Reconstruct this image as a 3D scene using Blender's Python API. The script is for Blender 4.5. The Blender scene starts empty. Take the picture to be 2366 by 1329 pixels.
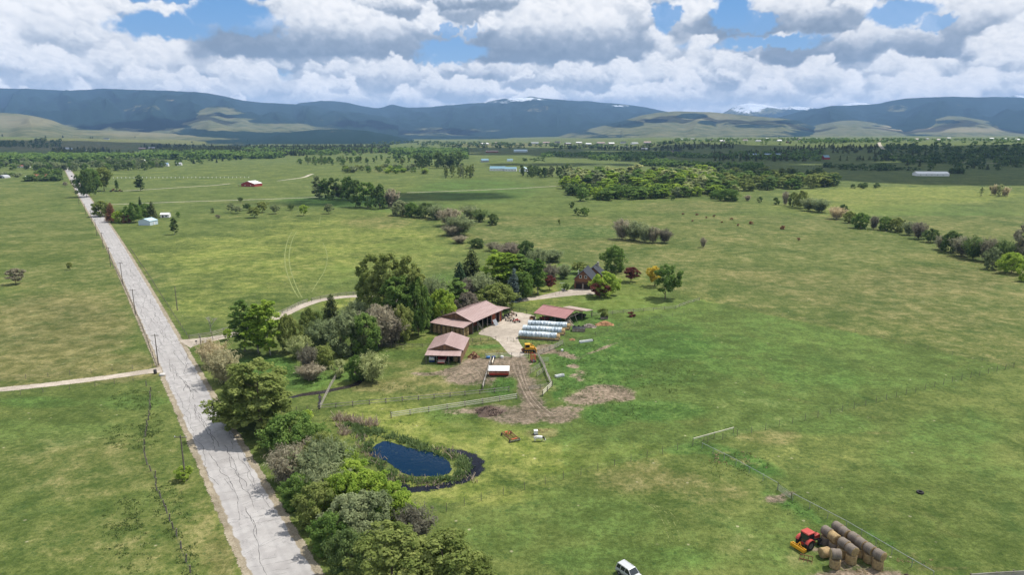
import bpy, math, random
import numpy as np
from mathutils import Vector, Matrix
sc = bpy.context.scene
COL = sc.collection
# ------------------------------------------------------------ camera
H = 65.0; F = 1577.0; P = math.radians(12.85); SP, CP = math.sin(P), math.cos(P)
camd = bpy.data.cameras.new('camera'); cam = bpy.data.objects.new('camera', camd); COL.objects.link(cam)
cam.location = (0, 0, H); cam.rotation_euler = (math.pi/2 - P, 0, 0)
camd.sensor_width = 36; camd.lens = 36*F/2366; camd.clip_start = 0.5; camd.clip_end = 90000
sc.camera = cam
sc.render.resolution_x = 1024; sc.render.resolution_y = 576
# ------------------------------------------------------------ view
vs = sc.view_settings; vs.view_transform = 'Standard'; vs.look = 'None'; vs.gamma = 1; vs.use_curve_mapping = False
vs.exposure = 0.42
cy = sc.cycles
cy.use_denoising = True; cy.max_bounces = 6; cy.diffuse_bounces = 3; cy.glossy_bounces = 2; cy.transmission_bounces = 2
cy.transparent_max_bounces = 8; cy.volume_bounces = 0; cy.caustics_reflective = False; cy.caustics_refractive = False
cy.sample_clamp_indirect = 6
# ------------------------------------------------------------ node helper
class NT:
    def __init__(s, tree): s.t = tree; s.L = tree.links
    def n(s, typ, ins=None, **kw):
        nd = s.t.nodes.new(typ)
        for k, v in kw.items(): setattr(nd, k, v)
        for k, v in (ins or {}).items(): s.put(nd.inputs[k], v)
        return nd
    def put(s, sock, v):
        if isinstance(v, bpy.types.NodeSocket): s.L.new(v, sock)
        elif v is not None:
            if hasattr(sock, 'default_value'):
                try: sock.default_value = v
                except Exception:
                    sock.default_value = (*v, 1.0)
    def m(s, op, a, b=0.0, c=None, clamp=False):
        nd = s.n('ShaderNodeMath', operation=op, use_clamp=clamp); s.put(nd.inputs[0], a); s.put(nd.inputs[1], b)
        if c is not None: s.put(nd.inputs[2], c)
        return nd.outputs[0]
    def v(s, op, a, b=None, out=0):
        nd = s.n('ShaderNodeVectorMath', operation=op); s.put(nd.inputs[0], a)
        if b is not None: s.put(nd.inputs[3 if op == 'SCALE' else 1], b)
        return nd.outputs[out]
    def ss(s, x, a, b, lo=0.0, hi=1.0, typ='SMOOTHSTEP'):
        nd = s.n('ShaderNodeMapRange', interpolation_type=typ)
        for i, q in enumerate((x, a, b, lo, hi)): s.put(nd.inputs[i], q)
        return nd.outputs[0]
    def mix(s, f, a, b, blend='MIX'):
        nd = s.n('ShaderNodeMix', data_type='RGBA', blend_type=blend)
        s.put(nd.inputs[0], f); s.put(nd.inputs[6], a); s.put(nd.inputs[7], b)
        return nd.outputs[2]
    def noise(s, vec, scale, detail=4.0, rough=0.55, dist=0.0, out=0):
        nd = s.n('ShaderNodeTexNoise'); s.put(nd.inputs['Vector'], vec)
        nd.inputs['Scale'].default_value = scale; nd.inputs['Detail'].default_value = detail
        nd.inputs['Roughness'].default_value = rough; nd.inputs['Distortion'].default_value = dist
        return nd.outputs[out]
    def sep(s, v): return s.n('ShaderNodeSeparateXYZ', {0: v}).outputs
    def comb(s, x=0.0, y=0.0, z=0.0): return s.n('ShaderNodeCombineXYZ', {0: x, 1: y, 2: z}).outputs[0]
# ------------------------------------------------------------ sun
SUN_AZ = math.radians(60); SUN_EL = math.radians(62)
SUND = np.array([math.sin(SUN_AZ)*math.cos(SUN_EL), math.cos(SUN_AZ)*math.cos(SUN_EL), math.sin(SUN_EL)])
ld = bpy.data.lights.new('sun', 'SUN'); ld.energy = 4.6; ld.angle = math.radians(0.6); ld.color = (1.0, 0.955, 0.88)
sun = bpy.data.objects.new('sun', ld); COL.objects.link(sun)
sun.rotation_euler = Vector(SUND).to_track_quat('Z', 'Y').to_euler(); sun.location = (0, 0, 300)
# ------------------------------------------------------------ sky
w = bpy.data.worlds.new('World'); sc.world = w; w.use_nodes = True
w.node_tree.nodes.clear(); T = NT(w.node_tree)
out = T.n('ShaderNodeOutputWorld'); bg = T.n('ShaderNodeBackground', {'Strength': 1.0})
sky = T.n('ShaderNodeTexSky', sky_type='NISHITA', sun_disc=False, sun_elevation=SUN_EL, sun_rotation=SUN_AZ, altitude=1000, air_density=1.0, dust_density=0.6, ozone_density=1.5)
skyc = T.mix(1.0, sky.outputs[0], (0.072, 0.084, 0.098, 1), 'MULTIPLY')   # sky at strength ~0.08
# ------------------------------------------------------------ cumulus painter (numpy): fills an array with cloud colour over a band of sky
def fbm2(h, w_, cells, octs, seed, rough=0.55):
    rs = np.random.RandomState(seed); o = np.zeros((h, w_)); a = 1.0; tot = 0
    for k in range(octs):
        cx_, cy_ = int(cells[0]*2**k)+2, int(cells[1]*2**k)+2
        g = rs.rand(cy_+1, cx_+1)
        X = np.linspace(0, cx_-1.001, w_); Y = np.linspace(0, cy_-1.001, h)
        xi = X.astype(int); yi = Y.astype(int); fx_ = X-xi; fy_ = Y-yi
        fx_ = fx_*fx_*(3-2*fx_); fy_ = (fy_*fy_*(3-2*fy_))[:, None]
        r0 = g[yi][:, xi]*(1-fx_)+g[yi][:, xi+1]*fx_; r1 = g[yi+1][:, xi]*(1-fx_)+g[yi+1][:, xi+1]*fx_
        o += a*(r0*(1-fy_)+r1*fy_); tot += a; a *= rough
    return o/tot
def sstep(x, a, b):
    t = np.clip((x-a)/(b-a), 0, 1); return t*t*(3-2*t)
AZ0, AZ1, EL0, EL1 = -44.0, 44.0, -1.0, 12.5
CW, CH = 1760, 270
def px2sky(px, py):
    a = (px-1183)/F; b = -(py-664.5)/F
    X, Y, Z = a, CP+b*SP, -SP+b*CP
    az_ = math.degrees(math.atan2(X, Y)); el_ = math.degrees(math.atan2(Z, math.hypot(X, Y)))
    return (az_-AZ0)/(AZ1-AZ0)*CW, (el_-EL0)/(EL1-EL0)*CH
def paint_sky():
    rs = np.random.RandomState(5); K = CW/(AZ1-AZ0)/(F/57.3)      # canvas px per photo px
    C = np.zeros((CH, CW, 3)); A = np.zeros((CH, CW)); Lm = np.zeros((CH, CW))
    # thin broken deck near the horizon
    f = fbm2(CH, CW, (22, 9), 5, 11, .6); f2 = np.roll(f, -6, 0)
    E = np.linspace(EL0, EL1, CH)[:, None]*np.ones((1, CW))
    A = sstep(fbm2(CH, CW, (16, 6), 5, 3, .6) + 0.36*sstep(E, 6.5, 1.5) + 0.03, 0.50, 0.66)*0.97
    Lm = 0.62 + 2.2*(f-f2)
    CL = [(60,0,170,60,.5),(110,150,330,150,.55),(420,66,150,60,.35),(130,62,230,90,.6),(290,186,140,70,.45),(365,178,100,100,.30),(60,190,150,60,.45),
      (520,130,100,90,.4),(600,158,190,110,.75),(770,126,270,130,1.0),(960,42,190,70,.9),(1150,20,170,50,1.0),(900,205,150,75,.6),(1000,190,110,65,.3),(640,215,140,65,.3),(540,212,80,66,.3),(1130,115,80,80,.4),
      (1300,135,210,150,1.0),(1150,190,150,65,.7),(1400,160,140,80,.6),(1500,165,130,95,.8),(1610,92,100,95,.5),(1660,70,60,50,.3),(1340,205,170,60,.6),(1560,205,160,60,.75),(1790,75,180,100,.95),
      (1990,135,190,100,1.0),(1930,175,130,80,.5),(1800,168,130,75,.7),(2230,100,220,120,.85),(2290,150,190,65,.8),(2060,190,170,60,.7),(2280,215,150,50,.6),(1790,235,170,50,.45),(1500,240,190,45,.5),(2000,225,150,45,.5),
      (300,225,220,45,.4),(1230,240,180,40,.4),(760,240,160,40,.35),(2150,55,110,80,.4),(900,160,120,60,.6),(240,130,120,70,.45),(1700,180,110,60,.4),(430,215,110,50,.3),(1080,225,120,45,.35),(1640,215,130,50,.5),(2150,235,160,45,.45),(560,20,60,30,.5),(1040,150,60,30,.4)]
    rb = np.random.RandomState(8)
    CL += [(rb.uniform(-120, 2480), rb.uniform(55, 262)**1.0, rb.uniform(45, 120), rb.uniform(34, 78), rb.uniform(.3, .85)) for _ in range(120)]
    CL += [(-60,60,240,90,.7),(250,35,200,60,.5),(700,40,150,70,.5),(1230,70,150,90,.6),(1420,50,130,70,.6),(1950,60,130,80,.6),(2330,60,150,90,.7),(200,110,180,70,.4),(870,95,170,70,.7),(1290,15,170,60,.8),(1480,20,90,60,.6),(800,10,120,60,.6),(1880,10,120,50,.6),(2250,10,120,50,.5)]
    CL = [(a, b_, c*.80, d*(1.02 if b_ > 60 else 0.9), e_*.78) for (a, b_, c, d, e_) in CL]
    CL.sort(key=lambda c: c[1]+rb.uniform(-22, 22)+(55 if c[4] > .74 else 0))
    def splat(cx_, cy_, r, ry, lum, gain, op, ybase, soft):
        x0, x1 = int(cx_-r)-1, int(cx_+r)+2; y0, y1 = int(cy_-ry)-1, int(cy_+ry)+2
        x0, y0 = max(x0, 0), max(y0, 0); x1, y1 = min(x1, CW), min(y1, CH)
        if x1 <= x0 or y1 <= y0: return
        X, Y = np.meshgrid(np.arange(x0, x1), np.arange(y0, y1)); X = (X-cx_)/r; Yr = Y; Y = (Y-cy_)/ry
        d = np.sqrt(X*X+Y*Y)
        al = sstep(d, 1.0, 1.0-soft)*op*sstep(Yr, ybase-8*K, ybase+7*K)
        z = np.sqrt(np.clip(1-d*d, 0, 1))
        l = lum + gain*(Y*0.75+X*0.35+z*0.25-0.15)
        S = (slice(y0, y1), slice(x0, x1))
        Lm[S] = Lm[S]*(1-al)+l*al; A[S] = A[S]*(1-al)+al
    for (px, py, hw, hh, dk) in CL:
        cx_, by = px2sky(px, py); hw_, hh_ = hw*K, hh*K
        nb = 3+rs.randint(3); bump = [(rs.uniform(-.7, .7), rs.uniform(.2, .4), rs.uniform(.35, 1.0)) for _ in range(nb)]
        bump.append((rs.uniform(-.35, .35), .35, 1.0))
        def dome(u): return (max([b[2]*math.exp(-((u-b[0])/b[1])**2) for b in bump])*0.8+0.2)*math.sqrt(max(0, 1-u*u*0.96))
        for lev, (n, rr, so) in enumerate(((34, (.26, .40), .8), (120, (.13, .22), .65), (320, (.055, .12), .6))):
            P_ = []
            for _ in range(int(n*min(1.6, hw/110))):
                u = rs.uniform(-1, 1); dm = dome(u); q = rs.rand()**(.75 if lev == 0 else .6)
                P_.append((u, q*dm, dm, rs.uniform(*rr)))
            P_.sort(key=lambda t: -t[1]+rs.uniform(-.25, .25))
            for (u, h_, dm, r_) in P_:
                r = r_*hh_*(1.25 if lev == 0 else 1); y = by+max(h_*hh_-r*0.5, r*0.25)
                rel = (y-by)/(hh_*0.95)
                lum = 0.97-dk*0.95*sstep(rel, 0.60, 0.04)-0.18*sstep(rel, .8, .2)
                lum += rs.uniform(-.12, .12)+u*0.06
                gain = (.20, .28, .38)[lev]*(0.45+0.75*sstep(rel, .1, .6))
                splat(cx_+u*hw_, y, r*rs.uniform(1.05, 1.5), r*rs.uniform(.7, .9), lum, gain, (.95, .75, .62)[lev], by-2+rs.uniform(-9, 9)*K, so)
    # warp
    wx_ = (fbm2(CH, CW, (90, 16), 4, 21, .65)-.5)*26*K; wy_ = (fbm2(CH, CW, (90, 16), 4, 22, .65)-.5)*18*K
    XX, YY = np.meshgrid(np.arange(CW), np.arange(CH)); sx = np.clip(XX+wx_, 0, CW-1.01); sy = np.clip(YY+wy_, 0, CH-1.01)
    xi, yi = sx.astype(int), sy.astype(int); fx_, fy_ = sx-xi, sy-yi
    def samp(M): return (M[yi, xi]*(1-fx_)+M[yi, xi+1]*fx_)*(1-fy_)+(M[yi+1, xi]*(1-fx_)+M[yi+1, xi+1]*fx_)*fy_
    A = samp(A); Lm = samp(Lm)+(fbm2(CH, CW, (120, 22), 4, 31, .6)-.5)*0.34
    # re-open the blue gaps
    for (px, py, rx, ry, s) in ((380,62,95,24,1),(520,28,80,26,1),(575,50,70,22,.7),(1050,118,75,22,1),(1010,130,60,14,.8),(1540,38,26,28,.9),(1690,22,44,40,1.0),(1780,95,110,13,1),(1740,50,50,18,.9),(2075,30,60,22,.9),(2170,52,30,10,.8),(1035,70,18,14,.8),(1080,70,20,12,.7)):
        cx_, cy_ = px2sky(px, py); d = np.hypot((XX+wx_*2.2-cx_)/(rx*K*1.02), (YY+wy_*2.2-cy_)/(ry*K*1.15))
        A *= 1-s*sstep(d, 1.15, 0.72)
    t = np.clip(Lm, 0, 1.12)[..., None]
    stops = [(0.0, (.235, .30, .39)), (.3, (.35, .415, .51)), (.58, (.58, .63, .70)), (.8, (.82, .845, .88)), (1.12, (1.02, 1.02, 1.02))]
    out = np.zeros((CH, CW, 3))
    xs = [s[0] for s in stops]
    for c in range(3): out[..., c] = np.interp(t[..., 0], xs, [s[1][c] for s in stops])
    hz = sstep(E, 4.5, 0.0)[..., None]*0.35
    out = out*(1-hz)+np.array([.62, .68, .76])*hz
    A = np.clip(A, 0, 1)
    return out, A

cc, ca = paint_sky()
img = bpy.data.images.new('cloud_band', CW, CH, alpha=True, float_buffer=True)
img.colorspace_settings.name = 'Linear Rec.709'
img.alpha_mode = 'CHANNEL_PACKED'
img.pixels.foreach_set(np.concatenate([cc, ca[..., None]], 2).astype(np.float32).ravel()); img.pack()
D = T.n('ShaderNodeTexCoord').outputs['Generated']
dx, dy, dz = T.sep(D)
az = T.m('MULTIPLY', T.m('ARCTAN2', dx, dy), 57.2958)
el = T.m('MULTIPLY', T.m('ARCSINE', dz), 57.2958)
uv = T.comb(T.ss(az, AZ0, AZ1, 0.0, 1.0, 'LINEAR'), T.ss(el, EL0, EL1, 0.0, 1.0, 'LINEAR'), 0.0)
ti = T.n('ShaderNodeTexImage', {'Vector': uv}, extension='EXTEND', interpolation='Cubic'); ti.image = img
# blue of the clear sky between the clouds; Nishita gives its gradient
skyb = T.mix(T.ss(el, 0.0, 11.0), (0.40, 0.60, 0.84, 1), (0.13, 0.36, 0.74, 1))
skyb = T.mix(0.75, skyc, skyb)
band = T.mix(1.0, T.mix(ti.outputs['Alpha'], skyb, ti.outputs['Color']), T.mix(T.ss(el, 0.3, 5.5), (1.12, 1.06, 1.00, 1), (0.80, 0.79, 0.78, 1)), 'MULTIPLY')
q = T.m('ADD', T.m('MAXIMUM', dz, 0.0), 0.14)
hiN = T.noise(T.comb(T.m('DIVIDE', dx, q), T.m('DIVIDE', dy, q), 0.0), 1.1, 3, 0.58)
hiC = T.mix(T.ss(hiN, 0.40, 0.56), skyc, (0.86, 0.89, 0.93, 1))
edge = T.m('MULTIPLY', T.ss(el, 12.4, 10.8), T.ss(T.m('ABSOLUTE', az), 43.8, 41.0))
colr = T.mix(edge, hiC, band)
colr = T.mix(T.ss(el, -0.8, -0.4), (0.10, 0.12, 0.08, 1), colr)
T.L.new(colr, bg.inputs['Color']); T.L.new(bg.outputs[0], out.inputs['Surface'])
w.cycles.sampling_method = 'MANUAL'; w.cycles.sample_map_resolution = 512
# ------------------------------------------------------------ measuring helpers (photo pixel -> point on the terrain)
def zt(x, y):
    """terrain height: flat valley floor, a bench rising on the right, low rise on the far left"""
    x = np.asarray(x, float); y = np.asarray(y, float); yy = np.maximum(y, 1.0); t = x/yy
    yf = np.interp(t, [0.0, .04, .23, .5, .73, 1.1], [5200, 4300, 2050, 1480, 1080, 800])
    yc = np.interp(t, [0.0, .04, .23, .5, .73, 1.1], [6500, 5500, 3100, 2400, 2050, 1700])
    s = np.clip((y-yf)/(yc-yf), 0, 1); s = s*s*(3-2*s)
    hgt = np.interp(t, [-.02, .04, .2, .5, 1.0], [0, 10, 26, 29, 32])
    z = s*hgt
    yl = np.interp(t, [-1.2, -.76, -.5, -.3], [1500, 1750, 2500, 4000])
    s2 = np.clip((y-yl)/1600.0, 0, 1); s2 = s2*s2*(3-2*s2)
    z = z + s2*np.interp(t, [-1.0, -.75, -.5, -.3], [50, 42, 20, 0])
    far = np.clip((y-600)/900.0, 0, 1)
    z = z + far*(1.2*np.sin(x/210.0+1)*np.sin(y/170.0)+0.8*np.sin(x/83.0)*np.cos(y/131.0+2))*np.clip(s+s2+0.25, 0, 1)
    return z
def at(px, py, z=None):
    a = (px-1183)/F; b = -(py-664.5)/F; d = np.array([a, CP+b*SP, -SP+b*CP])
    if z is not None:
        t = (z-H)/d[2]; return np.array([d[0]*t, d[1]*t, z])
    t = 60.0; step = 1.01
    if d[2] > -1e-5: return np.array([d[0]*9000, d[1]*9000, 0.0])
    tl = t
    while t < 14000:
        q = d*t
        if H+q[2] <= float(zt(q[0], q[1])): break
        tl = t; t *= step
    lo, hi = tl, t
    for _ in range(22):
        m_ = (lo+hi)/2; q = d*m_
        if H+q[2] <= float(zt(q[0], q[1])): hi = m_
        else: lo = m_
    q = d*hi
    return np.array([q[0], q[1], float(zt(q[0], q[1]))])
def hgt(px, py, py1):
    x, y, z0 = at(px, py); b = -(py1-664.5)/F
    return (b*y*CP-y*SP)/(CP+b*SP)+H-z0
def wid(px, py, n):
    x, y, z = at(px, py); return n*(y*CP-(z-H)*SP)/F
# ------------------------------------------------------------ object helpers
def link(o, parent=None):
    COL.objects.link(o)
    if parent is not None: o.parent = parent
    return o
def tag(o, label, cat, group=None):
    o['label'] = label; o['category'] = cat
    if group: o['group'] = group
    return o
def thing(name, label, cat, loc=(0, 0, 0), rz=0.0, group=None):
    o = bpy.data.objects.new(name, None); o.empty_display_size = 0.3
    o.location = tuple(map(float, loc)); o.rotation_euler = (0, 0, rz); link(o); return tag(o, label, cat, group)
def struct(o, kind='structure'): o['kind'] = kind; return o
def obj(name, me, mats=None, parent=None):
    o = bpy.data.objects.new(name, me)
    if mats is not None:
        if not isinstance(mats, (list, tuple)): mats = [mats]
        if not len(me.materials):
            for m_ in mats: me.materials.append(m_)
    return link(o, parent)
def dup(root, loc, rz, label=None, group=None, scale=None, mats=None):
    def cp(o, par):
        c = o.copy(); COL.objects.link(c)
        if par is not None: c.parent = par
        if mats and o.type == 'MESH' and o.name.split('.')[0] in mats:
            c.material_slots[0].link = 'OBJECT'; c.material_slots[0].material = mats[o.name.split('.')[0]]
        for ch in list(o.children): cp(ch, c)
        return c
    r = cp(root, None); r.location = tuple(map(float, loc)); r.rotation_euler = (0, 0, rz)
    if scale is not None: r.scale = scale
    if label: r['label'] = label
    if group: r['group'] = group
    return r
class MB:
    def __init__(s): s.v = []; s.f = []; s.mi = []; s.cur = 0
    def poly(s, pts):
        b = len(s.v); s.v += [tuple(map(float, p)) for p in pts]; s.f.append(tuple(range(b, b+len(pts)))); s.mi.append(s.cur); return s
    def box(s, c, size, rz=0.0, M=None, taper=1.0):
        b = len(s.v); ca, sa = math.cos(rz), math.sin(rz)
        for k in range(8):
            x = (-.5 if k & 1 == 0 else .5)*size[0]; y = (-.5 if k & 2 == 0 else .5)*size[1]; z = (-.5 if k & 4 == 0 else .5)*size[2]
            if z > 0: x *= taper; y *= taper
            p = Vector((x, y, z))
            if M is not None: p = M @ p
            p = Vector((p.x*ca-p.y*sa, p.x*sa+p.y*ca, p.z)) + Vector(tuple(map(float, c))); s.v.append(tuple(p))
        for q in ((0, 2, 3, 1), (4, 5, 7, 6), (0, 1, 5, 4), (2, 6, 7, 3), (0, 4, 6, 2), (1, 3, 7, 5)):
            s.f.append(tuple(b+i for i in q)); s.mi.append(s.cur)
        return s
    def beam(s, p0, p1, w_, h_):
        p0, p1 = Vector(tuple(map(float, p0))), Vector(tuple(map(float, p1))); d = p1-p0; L_ = d.length
        q = d.to_track_quat('X', 'Z').to_matrix()
        return s.box((p0+p1)/2, (L_, w_, h_), 0, q)
    def tube(s, p0, p1, r0, r1=None, seg=6, cap=True):
        r1 = r0 if r1 is None else r1
        p0, p1 = Vector(tuple(map(float, p0))), Vector(tuple(map(float, p1))); d = (p1-p0)
        if d.length < 1e-6: return s
        q = d.to_track_quat('Z', 'X'); b = len(s.v)
        for (p, r) in ((p0, r0), (p1, r1)):
            for k in range(seg):
                a = 2*math.pi*k/seg; s.v.append(tuple(p+q @ Vector((r*math.cos(a), r*math.sin(a), 0))))
        for k in range(seg):
            k2 = (k+1) % seg; s.f.append((b+k, b+k2, b+seg+k2, b+seg+k)); s.mi.append(s.cur)
        if cap:
            s.f.append(tuple(b+k for k in reversed(range(seg)))); s.f.append(tuple(b+seg+k for k in range(seg))); s.mi += [s.cur, s.cur]
        return s
    def lathe(s, prof, c=(0, 0, 0), axis='Z', seg=20):
        """prof: (r, h) pairs along axis"""
        b = len(s.v)
        for (r, h_) in prof:
            for k in range(seg):
                a = 2*math.pi*k/seg; x, y = r*math.cos(a), r*math.sin(a)
                p = (x, y, h_) if axis == 'Z' else ((h_, x, y) if axis == 'X' else (x, h_, y))
                s.v.append((p[0]+c[0], p[1]+c[1], p[2]+c[2]))
        for i in range(len(prof)-1):
            for k in range(seg):
                k2 = (k+1) % seg; q = (b+i*seg+k, b+i*seg+k2, b+(i+1)*seg+k2, b+(i+1)*seg+k)
                s.f.append(q if axis != 'Y' else q[::-1]); s.mi.append(s.cur)
        return s
    def prism(s, pts, y0, y1):
        """pts in (x,z), extruded along y"""
        n = len(pts); b = len(s.v)
        s.v += [(p[0], y0, p[1]) for p in pts]+[(p[0], y1, p[1]) for p in pts]
        s.f.append(tuple(b+i for i in range(n))); s.f.append(tuple(b+n+i for i in reversed(range(n)))); s.mi += [s.cur]*2
        for i in range(n):
            j = (i+1) % n; s.f.append((b+i, b+n+i, b+n+j, b+j)); s.mi.append(s.cur)
        return s
    def slab(s, quad, th):
        """a roof plane: quad of 4 top points, thickened downward"""
        q = [Vector(tuple(map(float, p))) for p in quad]; nrm = (q[1]-q[0]).cross(q[3]-q[0]).normalized()
        if nrm.z < 0: nrm = -nrm
        b = len(s.v); s.v += [tuple(p) for p in q]+[tuple(p-nrm*th) for p in q]
        for f_ in ((0, 1, 2, 3), (7, 6, 5, 4), (0, 4, 5, 1), (1, 5, 6, 2), (2, 6, 7, 3), (3, 7, 4, 0)):
            s.f.append(tuple(b+i for i in f_)); s.mi.append(s.cur)
        return s
    def ico(s, c, r, sub=1, sq=(1, 1, 1), jit=0.0, rs=random):
        import bmesh
        bm = bmesh.new(); bmesh.ops.create_icosphere(bm, subdivisions=sub, radius=1.0); b = len(s.v)
        for v in bm.verts:
            k = r*(1+rs.uniform(-jit, jit)); s.v.append((c[0]+v.co.x*k*sq[0], c[1]+v.co.y*k*sq[1], c[2]+v.co.z*k*sq[2]))
        for f_ in bm.faces: s.f.append(tuple(b+v.index for v in f_.verts)); s.mi.append(s.cur)
        bm.free(); return s
    def mesh(s, name, mats=(), smooth=False):
        me = bpy.data.meshes.new(name); me.from_pydata(s.v, [], s.f)
        for m_ in (mats if isinstance(mats, (list, tuple)) else [mats]): me.materials.append(m_)
        if any(s.mi): me.polygons.foreach_set('material_index', s.mi)
        if smooth: me.polygons.foreach_set('use_smooth', [True]*len(s.f))
        import bmesh
        bm = bmesh.new(); bm.from_mesh(me); bmesh.ops.recalc_face_normals(bm, faces=bm.faces); bm.to_mesh(me); bm.free()
        me.update(); return me
    def build(s, name, mats, parent=None, smooth=False, bevel=0.0):
        o = bpy.data.objects.new(name, s.mesh(name, mats, smooth)); link(o, parent)
        if bevel:
            bv = o.modifiers.new('b', 'BEVEL'); bv.width = bevel; bv.segments = 2; bv.limit_method = 'ANGLE'
        return o
def np_mesh(name, V, Fc, attrs=None, mats=(), smooth=False):
    """V (n,3); Fc (m,k) index array"""
    me = bpy.data.meshes.new(name); V = np.ascontiguousarray(V, np.float32); Fc = np.ascontiguousarray(Fc, np.int32); m_, k = Fc.shape
    me.vertices.add(len(V)); me.vertices.foreach_set('co', V.ravel())
    me.loops.add(m_*k); me.loops.foreach_set('vertex_index', Fc.ravel())
    me.polygons.add(m_); me.polygons.foreach_set('loop_start', np.arange(0, m_*k, k, dtype=np.int32))
    if smooth: me.polygons.foreach_set('use_smooth', np.ones(m_, bool))
    me.update(calc_edges=True)
    for an, av in (attrs or {}).items():
        a = me.attributes.new(an, 'FLOAT', 'POINT'); a.data.foreach_set('value', np.ascontiguousarray(av, np.float32).ravel())
    for q in (mats if isinstance(mats, (list, tuple)) else [mats]): me.materials.append(q)
    return me
def quads(name, Q, tone, mats=()):
    n = len(Q); return np_mesh(name, Q.reshape(-1, 3), np.arange(4*n).reshape(n, 4), {'tone': np.repeat(tone, 4)}, mats)
# ------------------------------------------------------------ materials
def new_mat(name):
    m_ = bpy.data.materials.new(name); m_.use_nodes = True; m_.node_tree.nodes.clear(); t = NT(m_.node_tree)
    o = t.n('ShaderNodeOutputMaterial'); return m_, t, o
def mat(name, c, rough=0.7, var=0.18, scale=3.0, metal=0.0, c2=None, bump=0.0, spec=0.3, stretch=(1, 1, 1), coat=0.0):
    """procedural paint/wood/metal: two-scale colour variation, optional second colour in patches, bump"""
    m_, t, o = new_mat(name); co = t.n('ShaderNodeTexCoord').outputs['Object']; co = t.v('MULTIPLY', co, stretch)
    n1 = t.noise(co, scale, 5, 0.6); n2 = t.noise(co, scale*0.23, 3, 0.5)
    base = (*c[:3], 1); alt = (*(c2 or [q*0.7 for q in c])[:3], 1)
    k = t.ss(t.m('ADD', t.m('MULTIPLY', n1, 0.6), t.m('MULTIPLY', n2, 0.4)), 0.40, 0.64)
    cl = t.mix(t.m('MULTIPLY', k, min(1.0, var*3.0)), base, alt)
    br = t.n('ShaderNodeTexNoise'); br.inputs['Scale'].default_value = scale*5; t.put(br.inputs['Vector'], co)
    cl = t.mix(var, cl, t.mix(br.outputs[0], (0.25, 0.25, 0.25, 1), (1, 1, 1, 1)), 'MULTIPLY')
    b = t.n('ShaderNodeBsdfPrincipled', {'Base Color': cl, 'Roughness': rough, 'Metallic': metal, 'Specular IOR Level': spec, 'Coat Weight': coat})
    if bump:
        bn = t.n('ShaderNodeBump', {'Strength': bump, 'Distance': 0.05, 'Height': n1}); t.L.new(bn.outputs[0], b.inputs['Normal'])
    t.L.new(b.outputs[0], o.inputs[0]); return m_
# ------------------------------------------------------------ ground sheet
def grow(a, b, step, g, n):
    l = [a]
    while len(l) < n and l[-1] < b: l.append(l[-1]+step); step *= g
    return l
ys = list(np.arange(68, 250, 1.6))+grow(250, 26000, 1.65, 1.021, 400)
xr = list(np.arange(0, 150, 1.8))+grow(150, 30000, 2.0, 1.032, 300); xl = [-v for v in (list(np.arange(1.8, 120, 1.8))+grow(120, 30000, 2.0, 1.032, 300))]
ys = [-3000, -500, 0, 40]+ys; xs = sorted(xl)+xr
GX, GY = np.meshgrid(np.array(xs), np.array(ys)); gx, gy = GX.ravel(), GY.ravel(); gz = zt(gx, gy); gz[gy < 60] = 0
dep = np.maximum(gy*CP-(gz-H)*SP, 1.0); PX = 1183+F*gx/dep; PY = 664.5-F*(gy*SP+(gz-H)*CP)/dep
def blobs(L):
    o = np.zeros(len(gx))
    for (px, py, rx, ry, s, *sl) in L:
        sl = sl[0] if sl else 0.0
        dx_ = (PX-px); dy_ = (PY-py)-sl*dx_
        d = (dx_/rx)**2+(dy_/ry)**2; o = np.maximum(o, s*np.clip(1.35-d*0.75, 0, 1)) if s > 0 else np.minimum(o, 0)
    o[gy < 60] = 0; return np.clip(o, 0, 1)
def seg(L):
    """soft strips along photo polylines: (pts, halfwidth m, strength)"""
    o = np.zeros(len(gx))
    for pts, hw_, s in L:
        W_ = [at(*p)[:2] for p in pts]
        for a, b in zip(W_[:-1], W_[1:]):
            ab = b-a; t = np.clip(((gx-a[0])*ab[0]+(gy-a[1])*ab[1])/(ab@ab), 0, 1)
            d = np.hypot(gx-a[0]-t*ab[0], gy-a[1]-t*ab[1]); o = np.maximum(o, s*np.clip(1.5-d/hw_, 0, 1))
    return o
dirt = np.maximum(blobs([(1088,866,62,28,.9),(1178,852,46,22,.9),(1235,900,26,34,.7),(1105,852,44,26,1),(1090,880,32,14,.8),(1125,880,20,18,.85),(1045,858,26,8,.9),(990,864,40,5,.8),(1172,838,40,14,1),(1205,850,22,30,1),(1212,900,18,40,1),(1230,940,34,30,1),(1195,960,80,22,1),(1135,950,60,16,.95),(1050,952,36,8,.6),
        (1290,960,50,20,.9),(1320,945,30,12,.7),(1400,905,62,16,.9),(1360,922,60,14,.85),(1440,915,30,14,.8),(1240,812,34,8,.95),(1262,800,24,5,.8),(1300,818,42,7,.85,.3),(1326,846,16,6,.75),(1345,862,18,10,.6),(1390,806,50,4,.7,-.4),(1250,880,16,10,.6),(1262,843,10,4,.6),
        (1950,1300,45,16,.85,.2),(1990,1325,120,12,.9),(1880,1272,24,9,.7),(1790,1155,28,12,.8),(1830,1142,22,10,.8),(860,808,14,5,.6),(905,832,14,4,.5),(1188,990,20,4,.5),(1130,842,20,14,.95)]),
      seg([([(1225,880),(1230,920),(1260,960)],1.6,.9), ([(1190,830),(1205,870),(1235,950)],1.6,.9), ([(1325,868),(1345,880)],1.2,.7)]))
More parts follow.
